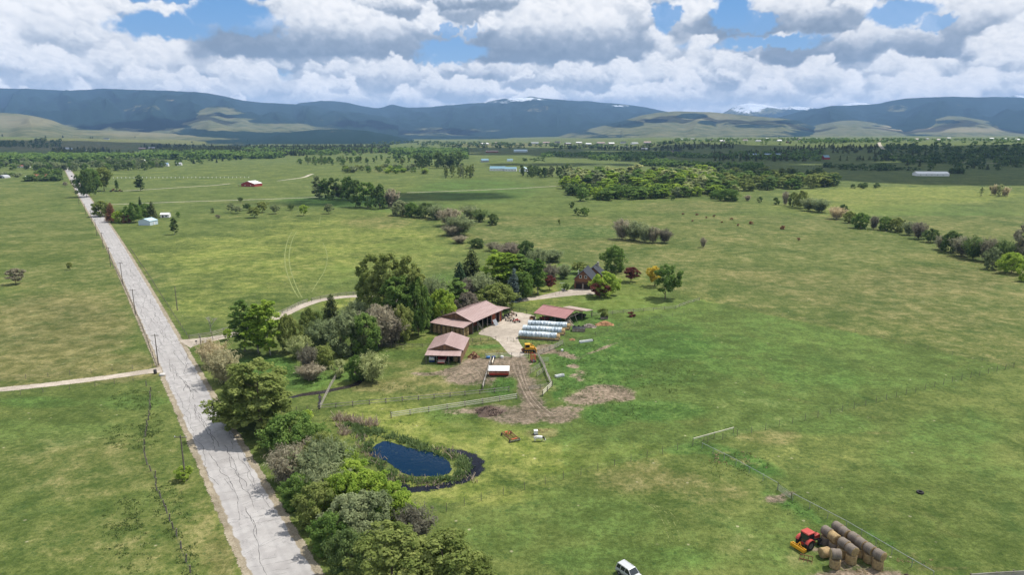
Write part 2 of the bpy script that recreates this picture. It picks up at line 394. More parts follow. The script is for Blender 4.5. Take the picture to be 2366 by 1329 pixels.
lush = blobs([(1760,830,330,60,.62,.18),(1480,770,240,60,.7,.15),(1600,740,160,20,.5,.2),(2050,860,200,36,.5,.2),(1400,830,150,55,.85),(1500,800,170,50,.85),(1440,770,120,30,.7),(1560,850,180,55,.7),(1650,900,200,60,.5),(1350,800,60,30,.6),(1330,880,60,25,.8),(1420,880,110,22,.75),(1500,950,160,28,.8),(1400,960,60,30,.9),
        (1165,890,30,24,.95),(1155,905,38,14,.9),(1040,842,90,10,.5),(850,862,60,16,.4),(620,850,70,30,.85),(560,845,40,20,.8),(700,880,80,30,.7),(780,865,60,20,.6),(1060,960,90,22,.6),(1200,985,100,14,.5),(930,820,60,12,.6),
        (1700,1060,120,22,.9,.35),(1850,1180,90,14,.9,.5),(1600,1040,80,14,.8),(1400,1200,160,60,.55),(1450,1290,250,40,.6),(1150,1240,120,40,.5),(1300,1150,100,30,.5),(1950,1150,180,60,.45),(2150,1050,160,60,.45),(2250,1240,150,60,.4),
        (1900,980,160,30,.55),(2200,990,160,50,.5),(2000,1250,380,90,.45),(1300,1230,380,70,.4),(2200,1120,260,60,.4),(1750,920,200,50,.35),(100,1000,200,40,.5),(300,930,120,20,.6),(90,930,120,16,.7),(60,1180,90,70,.3),(330,1180,80,60,.3),(150,800,200,30,.2),(100,620,200,30,.35),(100,540,220,20,.3),
        (800,465,160,14,.8),(930,478,140,14,.5),(1100,440,160,30,.6),(1300,470,140,20,.3),(2100,560,160,25,.8,.1),(1900,590,260,30,.7),(1950,530,150,14,.6),(2150,490,200,22,.5),(1050,640,60,20,.6),(950,570,80,20,.4),(780,640,100,30,.4),(1120,800,40,6,.8),
        (1285,905,18,22,.9),(1240,840,14,8,.7),(1010,830,25,18,.6),(985,800,40,12,.5),(1255,775,50,5,.7),(1100,985,60,16,.5),(1300,1010,60,20,.6),(1340,1000,60,25,.5),(2020,1240,60,10,.9,.5),(2100,1300,40,14,.6)])
dry = np.maximum(blobs([(1330,545,330,40,.62),(1150,520,140,20,.5),(1700,600,300,45,.5),(1980,690,420,50,.68,.2),(2250,700,200,70,.6),(110,560,170,90,.5),(80,450,160,40,.4),(1450,600,160,24,.35),(200,640,200,60,.55),(130,760,190,90,.95),(230,850,180,40,.9),(60,850,160,40,.9),(330,730,60,70,.5),(150,700,190,30,.7),(420,1150,30,140,.5,3),(480,1230,30,130,.55,3),(510,1290,40,60,.8),(390,1000,22,60,.4),
        (180,1080,220,90,.55),(260,1250,220,90,.5),(100,1250,140,60,.4),(200,960,140,30,.3),(1500,1110,150,36,.75),(1450,1080,100,26,.6),(1600,1170,120,40,.4),(1650,1140,90,30,.6),(1780,1010,80,24,.6),(1700,1000,60,14,.6),(1700,950,200,40,.55),(1900,930,200,24,.45),(1700,880,120,20,.3),
        (930,850,90,20,.6),(880,895,90,14,.8),(980,880,110,12,.75),(1000,905,120,10,.7),(1040,890,60,20,.6),(1110,760,30,10,.55),(1080,790,90,9,.75),(1140,815,45,6,.9),(1050,820,20,8,.6),(1255,1002,48,12,.95),(1120,830,40,8,.6),
        (2150,650,220,45,.75),(2250,620,150,60,.6),(2000,690,250,26,.5),(1780,640,200,30,.35),(1600,480,140,18,.6),(1850,500,220,12,.4),(1620,540,100,30,.5,0),(1500,580,160,26,.5),(1260,530,200,28,.55),(1400,520,100,20,.4),(1150,620,60,14,.4),
        (560,470,200,14,.35),(560,500,160,10,.35),(1000,500,120,8,.6),(870,515,90,16,.7),(760,540,150,25,.3),(1400,400,120,8,.4),(700,640,60,40,.4),(1040,620,60,16,.5),(1150,890,60,10,.3),(2000,460,200,14,.4),(2200,480,200,18,.35),
        (130,340,180,8,1),(450,326,650,9,.75),(1200,322,300,7,.5),(1900,316,700,5,.5),(700,345,500,6,.35),(30,340,60,5,1),(1150,335,120,6,.9),(1400,335,200,5,.5),(1050,352,200,5,.5),(900,395,60,6,.5),(2100,1285,30,8,.9,.5),(2180,1315,70,10,1),(1290,900,30,10,.6),(1700,1060,60,8,.8,.4),(1830,1000,12,6,.9),
        (2030,1000,40,4,.7),(1850,1290,40,30,.5),(1700,1260,80,30,.4),(1330,560,300,12,.35),(560,430,300,10,.3)]),
      seg([([(0,892),(200,878),(365,857)],2.6,.8), ([(395,760),(330,600),(262,545)],1.6,.4), ([(1120,345),(1250,352)],25,.4)]))
bright = blobs([(1450,690,90,60,.8),(1300,690,120,40,.7),(1600,700,80,30,.5),(900,985,120,60,.8),(1080,1010,160,50,.85),(1250,1060,200,50,.7),(1100,1130,200,40,.7),(1450,1040,160,20,.6),(900,740,60,20,.7),(790,700,60,20,.8),(960,780,60,30,.7),
        (650,600,300,60,.7),(800,560,250,60,.7),(520,680,150,60,.6),(900,620,100,30,.5),(2100,450,260,20,.9),(2000,480,200,20,.7),(600,900,60,40,.4),(750,890,60,12,.6),(1000,545,120,30,.5),(1250,580,120,40,.3),(1950,800,200,60,.3),
        (450,400,300,30,.3),(700,390,200,20,.2),(1000,420,200,20,.3),(1060,300,400,30,0.01),(1850,1040,250,60,.3),(1600,1000,80,14,.4)])
cloudy = np.zeros(len(gx))
# the fenced pasture is lusher than the rough field beyond its upper fence
up = np.interp(PX, [850, 1020, 1616, 2342, 2600], [492, 535, 692, 850, 905]); lo = np.interp(PX, [1000, 1112, 1600, 2000, 2342], [1196, 1158, 1032, 938, 850])
inside = (gy > 60) & (PX > 1290) & (PX < 2342) & (PY > up) & (PY < lo); lush = np.where(inside, np.maximum(lush, .52), lush); dry = np.where(inside, dry*.6, dry)
beyond = (gy > 60) & (PX > 1080) & (PY < up) & (PY > 500) & (PY < 900); dry = np.where(beyond, np.maximum(dry, .56), dry); lush = np.where(beyond, lush*.55, lush)
wet = np.exp(-((PX-1330)/230)**2-((PY-536)/18)**2)*(gy > 60); lush = np.maximum(lush, np.clip(wet*1.1, 0, .8))
NXg, NYg = len(xs), len(ys)
idx = np.arange(NXg*NYg).reshape(NYg, NXg)
Fg = np.stack([idx[:-1, :-1], idx[:-1, 1:], idx[1:, 1:], idx[1:, :-1]], -1).reshape(-1, 4)
def ground_mat():
    m_, t, o = new_mat('meadow_grass'); p = t.n('ShaderNodeNewGeometry').outputs['Position']
    A = {k: t.n('ShaderNodeAttribute', attribute_name=k).outputs['Fac'] for k in ('dirt', 'lush', 'dry', 'bright')}
    nL = t.noise(p, 0.004, 4, 0.6); nM = t.noise(p, 0.035, 6, 0.66, 0.5); nS = t.noise(p, 0.20, 5, 0.68); nF = t.noise(p, 1.0, 4, 0.72); nX = t.noise(p, 4.2, 2, 0.6)
    nH = t.noise(t.v('ADD', p, (70, 30, 5)), 0.09, 6, 0.7, 0.8)
    br = t.m('ADD', t.m('MULTIPLY', nM, 0.45), t.m('ADD', t.m('MULTIPLY', nS, 0.35), t.m('MULTIPLY', nF, 0.30)))
    def br_(a, lo, hi, k=0.9): return t.ss(t.m('ADD', a, t.m('MULTIPLY', t.m('SUBTRACT', br, 0.55), k*2.6)), lo, hi)
    base = t.mix(t.ss(br, 0.42, 0.70), (0.070, 0.101, 0.023, 1), (0.120, 0.134, 0.040, 1))
    base = t.mix(t.ss(nL, 0.35, 0.65), base, t.mix(0.5, base, (0.088, 0.118, 0.036, 1)))
    brc = t.mix(t.ss(nS, 0.35, 0.65), (0.118, 0.150, 0.030, 1), (0.172, 0.184, 0.052, 1))
    base = t.mix(br_(A['bright'], 0.25, 0.9), base, brc)
    luc = t.mix(t.ss(t.m('ADD', t.m('MULTIPLY', nF, .5), t.m('MULTIPLY', nS, .5)), 0.34, 0.66), (0.028, 0.078, 0.016, 1), (0.078, 0.138, 0.032, 1))
    base = t.mix(t.m('MULTIPLY', br_(A['lush'], 0.25, 0.95), .92), base, luc)
    drc = t.mix(t.ss(nS, 0.35, 0.68), (0.108, 0.096, 0.036, 1), (0.190, 0.162, 0.078, 1))
    base = t.mix(t.m('MULTIPLY', br_(A['dry'], 0.32, 1.0, 1.2), 0.66), base, drc)
    # olive / blue-green mottling at grazing-patch scale
    base = t.mix(t.m('MULTIPLY', t.ss(nH, 0.52, 0.68), 0.55), base, t.mix(0.6, base, (0.040, 0.085, 0.022, 1)))
    base = t.mix(t.m('MULTIPLY', t.ss(nH, 0.46, 0.32), 0.36), base, t.mix(0.6, base, (0.128, 0.122, 0.042, 1)))
    dic = t.mix(t.ss(t.m('ADD', t.m('MULTIPLY', nS, 0.5), t.m('MULTIPLY', nF, 0.5)), 0.36, 0.62), (0.105, 0.080, 0.058, 1), (0.210, 0.166, 0.124, 1))
    base = t.mix(br_(A['dirt'], 0.40, 0.82, 1.1), base, dic)
    vo = t.n('ShaderNodeTexVoronoi', {'Vector': p, 'Scale': 0.42}); fl = t.m('MULTIPLY', t.ss(vo.outputs['Distance'], 0.15, 0.07), t.ss(t.sep(vo.outputs['Color'])[0], 0.84, 0.88))
    base = t.mix(t.m('MULTIPLY', fl, 0.6), base, (0.33, 0.30, 0.20, 1))
    base = t.mix(1.0, base, (0.88, 0.90, 0.88, 1), 'MULTIPLY')
    v2 = t.n('ShaderNodeTexVoronoi', {'Vector': t.v('ADD', p, t.v('SCALE', t.noise(p, 1.5, 2, .6, 0, 1), .6)), 'Scale': 0.8}); tf = t.m('MULTIPLY', t.ss(v2.outputs['Distance'], 0.38, 0.16), t.ss(t.m('ADD', t.sep(v2.outputs['Color'])[1], t.m('MULTIPLY', nM, .8)), 0.95, 1.15))
    base = t.mix(t.m('MULTIPLY', tf, 0.6), base, t.mix(0.75, base, (0.018, 0.050, 0.012, 1)))
    gr = t.mix(t.ss(t.m('ADD', t.m('MULTIPLY', nX, 0.5), t.m('MULTIPLY', nF, 0.5)), 0.30, 0.70), (0.42, 0.46, 0.40, 1), (1.60, 1.54, 1.60, 1))
    base = t.mix(0.80, base, gr, 'MULTIPLY')
    base = t.mix(1.0, base, t.mix(t.ss(nS, 0.3, 0.7), (0.78, 0.82, 0.78, 1), (1.24, 1.20, 1.22, 1)), 'MULTIPLY')
    lg = t.mix(t.ss(nM, 0.3, 0.7), (0.80, 0.82, 0.80, 1), (1.20, 1.18, 1.16, 1)); base = t.mix(1.0, base, lg, 'MULTIPLY')
    b = t.n('ShaderNodeBsdfPrincipled', {'Base Color': base, 'Roughness': 0.95, 'Specular IOR Level': 0.08})
    bh = t.m('ADD', t.m('MULTIPLY', nX, 0.05), t.m('ADD', t.m('MULTIPLY', nF, 0.22), t.m('MULTIPLY', nS, 0.5)))
    bn = t.n('ShaderNodeBump', {'Strength': 0.55, 'Distance': 1.0, 'Height': bh}); t.L.new(bn.outputs[0], b.inputs['Normal'])
    t.L.new(b.outputs[0], o.inputs[0]); return m_
M_ground = ground_mat()
# sink the pond and the stream bed a little
POND = [(862,1060),(850,1030),(885,1010),(905,1000),(960,1016),(1000,1020),(1040,1036),(1075,1040),(1100,1050),(1113,1075),(1105,1100),(1080,1112),(1050,1120),(1010,1130),(960,1134),(910,1125),(893,1108),(905,1095),(880,1075)]
gr = obj('ground', np_mesh('ground', np.stack([gx, gy, gz], 1), Fg, dict(dirt=dirt, lush=lush, dry=dry, bright=bright), M_ground, True)); struct(gr)
# ------------------------------------------------------------ strips: road, tracks, driveways
def resamp(pts, step):
    P_ = [np.array(p, float) for p in pts]; out_ = [P_[0]]
    for a, b in zip(P_[:-1], P_[1:]):
        n = max(1, int(np.linalg.norm(b-a)/step)); out_ += [a+(b-a)*k/n for k in range(1, n+1)]
    return np.array(out_)
def smooth(P_, k=2, closed=False):
    P_ = np.array(P_, float)
    for _ in range(k):
        Q = []
        n = len(P_); rng = range(n) if closed else range(n-1)
        if not closed: Q.append(P_[0])
        for i in rng:
            a, b = P_[i], P_[(i+1) % n]; Q += [a*.75+b*.25, a*.25+b*.75]
        if not closed: Q.append(P_[-1])
        P_ = np.array(Q)
    return P_
def strip(name, L_, R_, zoff, m_, across=8, kind='structure', step=1.5, jag=0.0, seed=1):
    """sheet between a left and a right edge polyline (world), 'edge' attribute 0 at the sides, 1 inside"""
    n = max(len(L_), len(R_)); 
    def par(Q, n_):
        d = np.r_[0, np.cumsum(np.linalg.norm(np.diff(Q, axis=0), axis=1))]; u = np.linspace(0, d[-1], n_); return np.stack([np.interp(u, d, Q[:, 0]), np.interp(u, d, Q[:, 1])], 1)
    Ln = np.linalg.norm(np.diff(L_, axis=0), axis=1).sum(); n_ = int(min(700, Ln/step))+2
    A_, B_ = par(L_[:, :2], n_), par(R_[:, :2], n_)
    u = np.linspace(0, 1, across+1)[None, :, None]; G = A_[:, None]*(1-u)+B_[:, None]*u
    V = G.reshape(-1, 2); z = zt(V[:, 0], V[:, 1])+zoff
    e = np.minimum(u[0, :, 0], 1-u[0, :, 0])*2; e = np.tile(e, n_)*np.linalg.norm(A_-B_, axis=1).repeat(across+1)/2
    ii = np.arange(n_*(across+1)).reshape(n_, across+1); Fc = np.stack([ii[:-1, :-1], ii[:-1, 1:], ii[1:, 1:], ii[1:, :-1]], -1).reshape(-1, 4)
    o = obj(name, np_mesh(name, np.c_[V, z], Fc, dict(edge=e), m_, True)); struct(o, kind); return o
def gravel_mat(name, c1, c2, soft=0.6, alpha=True, rough=0.95):
    m_, t, o = new_mat(name); p = t.n('ShaderNodeNewGeometry').outputs['Position']; e = t.n('ShaderNodeAttribute', attribute_name='edge').outputs['Fac']
    n1 = t.noise(p, 0.5, 4, 0.65); n2 = t.noise(p, 3.5, 3, 0.6); n0 = t.noise(p, 0.09, 3, 0.5)
    c = t.mix(t.ss(t.m('ADD', t.m('MULTIPLY', n1, .5), t.m('MULTIPLY', n2, .5)), 0.36, 0.64), (*c1, 1), (*c2, 1))
    c = t.mix(1.0, c, t.mix(t.ss(n0, .3, .7), (.82, .82, .82, 1), (1.1, 1.1, 1.1, 1)), 'MULTIPLY')
    b = t.n('ShaderNodeBsdfPrincipled', {'Base Color': c, 'Roughness': rough, 'Specular IOR Level': 0.1}).outputs[0]
    if alpha:
        k = t.ss(t.m('ADD', e, t.m('MULTIPLY', t.m('SUBTRACT', t.m('ADD', t.m('MULTIPLY', n1, .6), t.m('MULTIPLY', n2, .4)), 0.5), soft*5)), soft*0.5, soft*0.9)
        ms = t.n('ShaderNodeMixShader', {0: k, 1: t.n('ShaderNodeBsdfTransparent').outputs[0], 2: b}); b = ms.outputs[0]
    t.L.new(b, o.inputs[0]); return m_
def road_mat():
    m_, t, o = new_mat('old_asphalt'); p = t.n('ShaderNodeNewGeometry').outputs['Position']
    n1 = t.noise(p, 0.35, 4, 0.6); n2 = t.noise(p, 9.0, 2, 0.7); n0 = t.noise(t.v('MULTIPLY', p, (1, 1, 1)), 0.06, 4, 0.6)
    c = t.mix(t.ss(n1, .34, .66), (0.285, 0.270, 0.258, 1), (0.345, 0.330, 0.315, 1))
    c = t.mix(1.0, c, t.mix(t.ss(n0, .35, .68), (.93, .93, .93, 1), (1.05, 1.05, 1.05, 1)), 'MULTIPLY')
    c = t.mix(0.35, c, t.mix(n2, (.5, .5, .5, 1), (1.3, 1.3, 1.3, 1)), 'MULTIPLY')
    e = t.n('ShaderNodeAttribute', attribute_name='edge').outputs['Fac']
    wt = t.m('ADD', t.m('MULTIPLY', t.ss(t.m('ABSOLUTE', t.m('SUBTRACT', e, 1.2)), .5, .1), .5), t.m('MULTIPLY', t.ss(t.m('ABSOLUTE', t.m('SUBTRACT', e, 3.0)), .5, .1), .5))
    c = t.mix(t.m('MULTIPLY', wt, t.ss(n1, .2, .6)), c, t.mix(1.0, c, (.84, .84, .85, 1), 'MULTIPLY'))
    c = t.mix(t.ss(t.m('ADD', e, t.m('MULTIPLY', t.m('SUBTRACT', n1, .5), 1.6)), .38, .12), c, (0.22, 0.185, 0.13, 1))
    vo = t.n('ShaderNodeTexVoronoi', {'Vector': t.v('ADD', p, t.v('SCALE', t.noise(p, 0.8, 3, .6, 0, 1), 2.2)), 'Scale': 0.33}, feature='DISTANCE_TO_EDGE')
    fine = t.m('MULTIPLY', t.ss(vo.outputs['Distance'], 0.022, 0.004), t.ss(n0, 0.48, 0.60))
    c = t.mix(t.m('MULTIPLY', fine, 0.55), c, (0.10, 0.10, 0.10, 1))
    b = t.n('ShaderNodeBsdfPrincipled', {'Base Color': c, 'Roughness': 0.9, 'Specular IOR Level': 0.15}); t.L.new(b.outputs[0], o.inputs[0]); return m_
def ats(l): return np.array([at(*p)[:2] for p in l])
RL_ = ats([(690,1560),(586,1329),(540,1231),(486,1113),(449,1039),(414,931),(395,880),(380,834),(340,760),(312,694),(286,643),(257,591),(243,556),(215,505),(193,471),(174,444),(162,410),(151,388)])
RR_ = ats([(860,1560),(722,1329),(700,1282),(642,1184),(591,1106),(541,1015),(500,937),(480,880),(463,860),(429,800),(394,743),(346,666),(314,611),(284,560),(250,508),(221,476),(203,452),(180,426),(166,403),(157,388)])
# straight centre line through the traced edges
def fit_edges():
    A0 = (RL_[1]+RR_[1])/2; A1 = (at(243,556)[:2]+at(282,556)[:2])/2; A2 = (at(193,471)[:2]+at(217,471)[:2])/2; A3 = (at(163,412)[:2]+at(173,412)[:2])/2; A4 = at(153,386)[:2]
    C0 = A0-(A1-A0)/np.linalg.norm(A1-A0)*40
    return smooth(np.array([C0, A0, A1, A2, A3, A4]), 2)
RC = resamp(fit_edges(), 2.0)
def offset(Pl, d):
    tg = np.gradient(Pl, axis=0); tg /= np.linalg.norm(tg, axis=1)[:, None]; n = np.stack([tg[:, 1], -tg[:, 0]], 1); return Pl+n*d
RW = 4.15
M_shoulder = gravel_mat('shoulder_gravel', (0.17, 0.14, 0.095), (0.30, 0.26, 0.19), 0.45)
strip('road_shoulder', offset(RC, -RW-1.3), offset(RC, RW+1.3), 0.012, M_shoulder, 10)
road = strip('road', offset(RC, -RW), offset(RC, RW), 0.035, road_mat(), 8)
# cracks: dark wandering ribbons lying on the asphalt
def cracks():
    rs = random.Random(4); V = []; Fc = []
    cum = np.r_[0, np.cumsum(np.linalg.norm(np.diff(RC, axis=0), axis=1))]
    tg = np.gradient(RC, axis=0); tg /= np.linalg.norm(tg, axis=1)[:, None]
    def pos(s, d):
        i = min(len(RC)-2, max(0, int(np.searchsorted(cum, s))-1)); f = (s-cum[i])/(cum[i+1]-cum[i]); c = RC[i]*(1-f)+RC[i+1]*f; n = np.array([tg[i][1], -tg[i][0]]); return c+n*d
    def ribbon(S, w0):
        pts = [pos(max(.1, s), d) for s, d in S if abs(d) < RW]
        if len(pts) < 3: return
        for i, p in enumerate(pts):
            a = pts[max(0, i-1)]; b = pts[min(len(pts)-1, i+1)]; t_ = b-a; L_ = np.linalg.norm(t_)+1e-6; n = np.array([-t_[1], t_[0]])/L_
            w_ = w0*rs.uniform(.35, 1.2)*(0.15 if i in (0, len(pts)-1) else 1)
            V.append((*(p+n*w_/2), 0.044)); V.append((*(p-n*w_/2), 0.044))
            if i: k = len(V); Fc.append((k-4, k-3, k-1, k-2))
    for lane in (-3.2, -2.4, -1.0, -.3, .5, 1.6, 2.6, 3.3):
        s = rs.uniform(0, 10)
        while s < 560:
            L_ = rs.uniform(6, 30); d = lane+rs.uniform(-.4, .4); S = []; q = s; dd = 0
            den = 1.0 if 60 < s < 330 else 0.55
            while q < s+L_: S.append((q, d)); q += rs.uniform(.35, .8); dd = dd*.6+rs.gauss(0, .085); d += dd
            if rs.random() < den*(.9 if s > 55 else .6): ribbon(S, .10 if abs(lane) < 2 else .07)
            if rs.random() < .6:
                q0, d0 = S[len(S)//2]; sg = rs.choice((-1, 1)); B = []
                for k in range(rs.randint(4, 12)): B.append((q0+rs.gauss(0, .12), d0)); d0 += sg*rs.uniform(.2, .5); q0 += rs.gauss(0, .12)
                ribbon(B, .05)
            s += L_*rs.uniform(.7, 1.5)+rs.uniform(0, 6)
    s = 0
    while s < 560:
        a, b = (-4.1, 4.1) if rs.random() < .35 else sorted((rs.uniform(-4, 4), rs.uniform(-4, 4))); d = a; B = []; q = s; sl = rs.uniform(-.25, .25)
        while d < b: B.append((q, d)); d += .35; q += rs.gauss(0, .07)+sl*.35
        ribbon(B, .04); s += rs.uniform(1.5, 5)
    return np.array(V), np.array(Fc)
cv, cf = cracks()
struct(obj('road_cracks', np_mesh('road_cracks', cv, cf, None, mat('crack_tar', (0.055, 0.052, 0.05), .9, .1, 2))))
M_drive = gravel_mat('driveway_gravel', (0.27, 0.23, 0.185), (0.42, 0.365, 0.30), 0.35)
def drive(name, pts, hw_, zoff=0.02, m_=None, k=2):
    c = resamp(smooth(ats(pts), k), 1.5); hwv = np.interp(np.linspace(0, 1, len(c)), np.linspace(0, 1, len(hw_)), hw_)[:, None] if isinstance(hw_, (list, tuple)) else hw_
    tg = np.gradient(c, axis=0); tg /= np.linalg.norm(tg, axis=1)[:, None]; n = np.stack([tg[:, 1], -tg[:, 0]], 1)
    return strip(name, c-n*hwv, c+n*hwv, zoff, m_ or M_drive, 6)
drive('driveway', [(425,795),(450,790),(500,782),(560,768),(620,745),(665,722),(700,706),(740,693),(790,686),(840,684),(900,690),(960,705)], [6, 2.6, 2.4, 2.4, 2.4, 2.4, 2.4])
drive('driveway', [(1172,699),(1215,692),(1262,686),(1300,679),(1345,674),(1385,672)], [2.0, 2.4, 3.0, 4.6, 6.0, 5.0])
drive('field_track', [(-20,903),(100,891),(230,875),(330,861),(372,854),(392,850)], [2.0, 2.0, 2.0, 2.4, 4])
# farm yard: one irregular gravel apron
def apron(name, pts, m_, zoff=0.016):
    P_ = smooth(ats(pts), 2, True); c = P_.mean(0); rings = 7; n = len(P_); V = []; E_ = []
    for r in range(rings+1):
        f = 1-r/rings*1.0; V.append(c+(P_-c)*max(f, 0.001)); E_.append(np.full(n, 0)+np.linalg.norm(P_-c, axis=1)*(1-f))
    V = np.concatenate(V); E_ = np.concatenate(E_); ii = np.arange(n*(rings+1)).reshape(rings+1, n); jj = np.roll(ii, -1, 1)
    Fc = np.stack([ii[:-1], jj[:-1], jj[1:], ii[1:]], -1).reshape(-1, 4)
    o = obj(name, np_mesh(name, np.c_[V, zt(V[:, 0], V[:, 1])+zoff], Fc, dict(edge=E_), m_, True)); return struct(o)
apron('gravel_yard', [(1100,774),(1126,776),(1150,788),(1164,806),(1180,824),(1206,826),(1216,814),(1203,797),(1196,782),(1203,765),(1216,752),(1238,742),(1240,730),(1205,722),(1178,720),(1162,738),(1142,750),(1115,760)], M_drive)
# pale farm tracks and tyre lines in the meadows
M_track = gravel_mat('worn_track', (0.30, 0.27, 0.20), (0.42, 0.38, 0.30), 0.35)
M_faint = gravel_mat('flattened_grass', (0.145, 0.175, 0.055), (0.20, 0.225, 0.085), 0.16)
drive('field_track', [(208,474),(250,473),(420,466),(560,462),(700,457),(800,452)], 1.7, .02, M_track)
drive('field_track', [(280,441),(340,438),(430,432),(500,428),(532,424)], 2.0, .02, M_track)
drive('field_track', [(640,418),(680,413),(706,409),(712,405),(722,402)], [1.5, 2.5, 3, 3], .02, M_track)
drive('field_track', [(940,445),(1060,441),(1200,435),(1300,429),(1330,426)], 1.8, .02, M_track)
drive('field_track', [(2035,322),(2030,330),(2034,338),(2046,348),(2060,358)], [4, 5, 5, 5], .3, M_track)
drive('field_track', [(2090,369),(2180,372),(2300,378),(2366,381)], 3, .3, M_track)
for off in (0, 10):
    drive('tyre_track', [(675+off,535),(664+off,555),(657+off,590),(660+off,620),(668+off,645),(678+off,670),(690+off*.8,688)], .35, .02, M_faint)
drive('tyre_track', [(746,560),(758,590),(752,625),(735,650),(720,675)], .3, .02, M_faint)
drive('tyre_track', [(740,500),(738,520)], .3, .02, M_faint)
for k in range(4):
    drive('tyre_track', [(1430+k*14,1145+k*4),(1490+k*16,1160+k*5),(1525+k*14,1190+k*4),(1540+k*14,1225+k*3),(1548+k*11,1255-k*2)], .12, .02, M_faint)
M_rut = gravel_mat('wheel_rut', (0.085, 0.062, 0.045), (0.13, 0.10, 0.075), 0.10)
M_rutp = gravel_mat('dry_rut', (0.22, 0.175, 0.135), (0.28, 0.23, 0.18), 0.10)
for k, (dx0, m_) in enumerate(((-8, M_rut), (-4, M_rutp), (0, M_rut), (5, M_rutp), (9, M_rut), (13, M_rutp))):
    drive('wheel_rut', [(1188+dx0*1.2,838-k%2*3),(1196+dx0,862),(1206+dx0*.9,890),(1218+dx0,915),(1236+dx0*1.3,940),(1262+dx0*2,965)], .13, .022, m_)
for k, pts in enumerate(([(1075,842),(1100,846),(1120,858),(1116,880)], [(1082,850),(1105,856),(1112,872)], [(1068,856),(1090,866),(1100,884)], [(1150,838),(1180,842),(1200,856)], [(1160,962),(1200,955),(1240,962),(1290,972)], [(1130,958),(1180,966),(1230,972)], [(1088,838),(1112,842),(1124,838)])):
    drive('wheel_rut', pts, .14, .022, (M_rut, M_rutp)[k % 2])
# ------------------------------------------------------------ water
def water_mat(name, c):
    m_, t, o = new_mat(name); p = t.n('ShaderNodeNewGeometry').outputs['Position']; n = t.noise(p, 1.2, 3, .6)
    sc_ = t.ss(t.noise(p, 0.6, 5, .75), .60, .68)
    cc_ = t.mix(t.m('MULTIPLY', sc_, .35), (*c, 1), (0.10, 0.13, 0.06, 1))
    b = t.n('ShaderNodeBsdfPrincipled', {'Base Color': cc_, 'Roughness': 0.07, 'IOR': 1.33, 'Specular IOR Level': 0.28})
    bn = t.n('ShaderNodeBump', {'Strength': 0.12, 'Distance': 0.1, 'Height': n}); t.L.new(bn.outputs[0], b.inputs['Normal']); t.L.new(b.outputs[0], o.inputs[0]); return m_
M_water = water_mat('pond_water', (0.002, 0.016, 0.042)); M_mud = water_mat('stream_water', (0.018, 0.017, 0.018))
def pool(name, pts, m_, z):
    P_ = smooth(ats(pts), 2, True); rs = np.random.RandomState(2); P_ = P_+rs.uniform(-.3, .3, P_.shape)
    mb = MB(); mb.poly([(*p, z) for p in P_]); return struct(mb.build(name, m_))
pool('pond_water', [(848,1046),(868,1030),(888,1019),(918,1026),(950,1036),(985,1042),(1018,1054),(1044,1072),(1040,1094),(1012,1104),(975,1100),(948,1102),(915,1084),(893,1066),(868,1062)], M_water, .05)
drive('shallow_water', [(1030,1040),(1065,1044),(1090,1055),(1102,1075),(1094,1097),(1055,1116),(1000,1129),(950,1132),(915,1122),(897,1106)], [.7, 1.3, 1.9, 2.3, 2.1, 1.6, 1.7, 1.7, 1.6, 1.2], .04, gravel_mat('dark_mud_water', (0.006, 0.007, 0.014), (0.016, 0.018, 0.028), 1.0, True, .12))
M_stream = gravel_mat('stream_dark', (0.012, 0.011, 0.012), (0.05, 0.04, 0.035), 0.45, True, .2)
drive('stream', [(650,925),(685,916),(715,910),(742,908),(775,900),(808,894),(831,885),(838,873),(830,863),(812,857)], [.8, 1.1, 1.4, 1.3, 1.2, 1.1, 1.0, .9], .03, M_stream)
drive('stream', [(738,909),(740,925),(736,942)], .6, .032, M_stream)
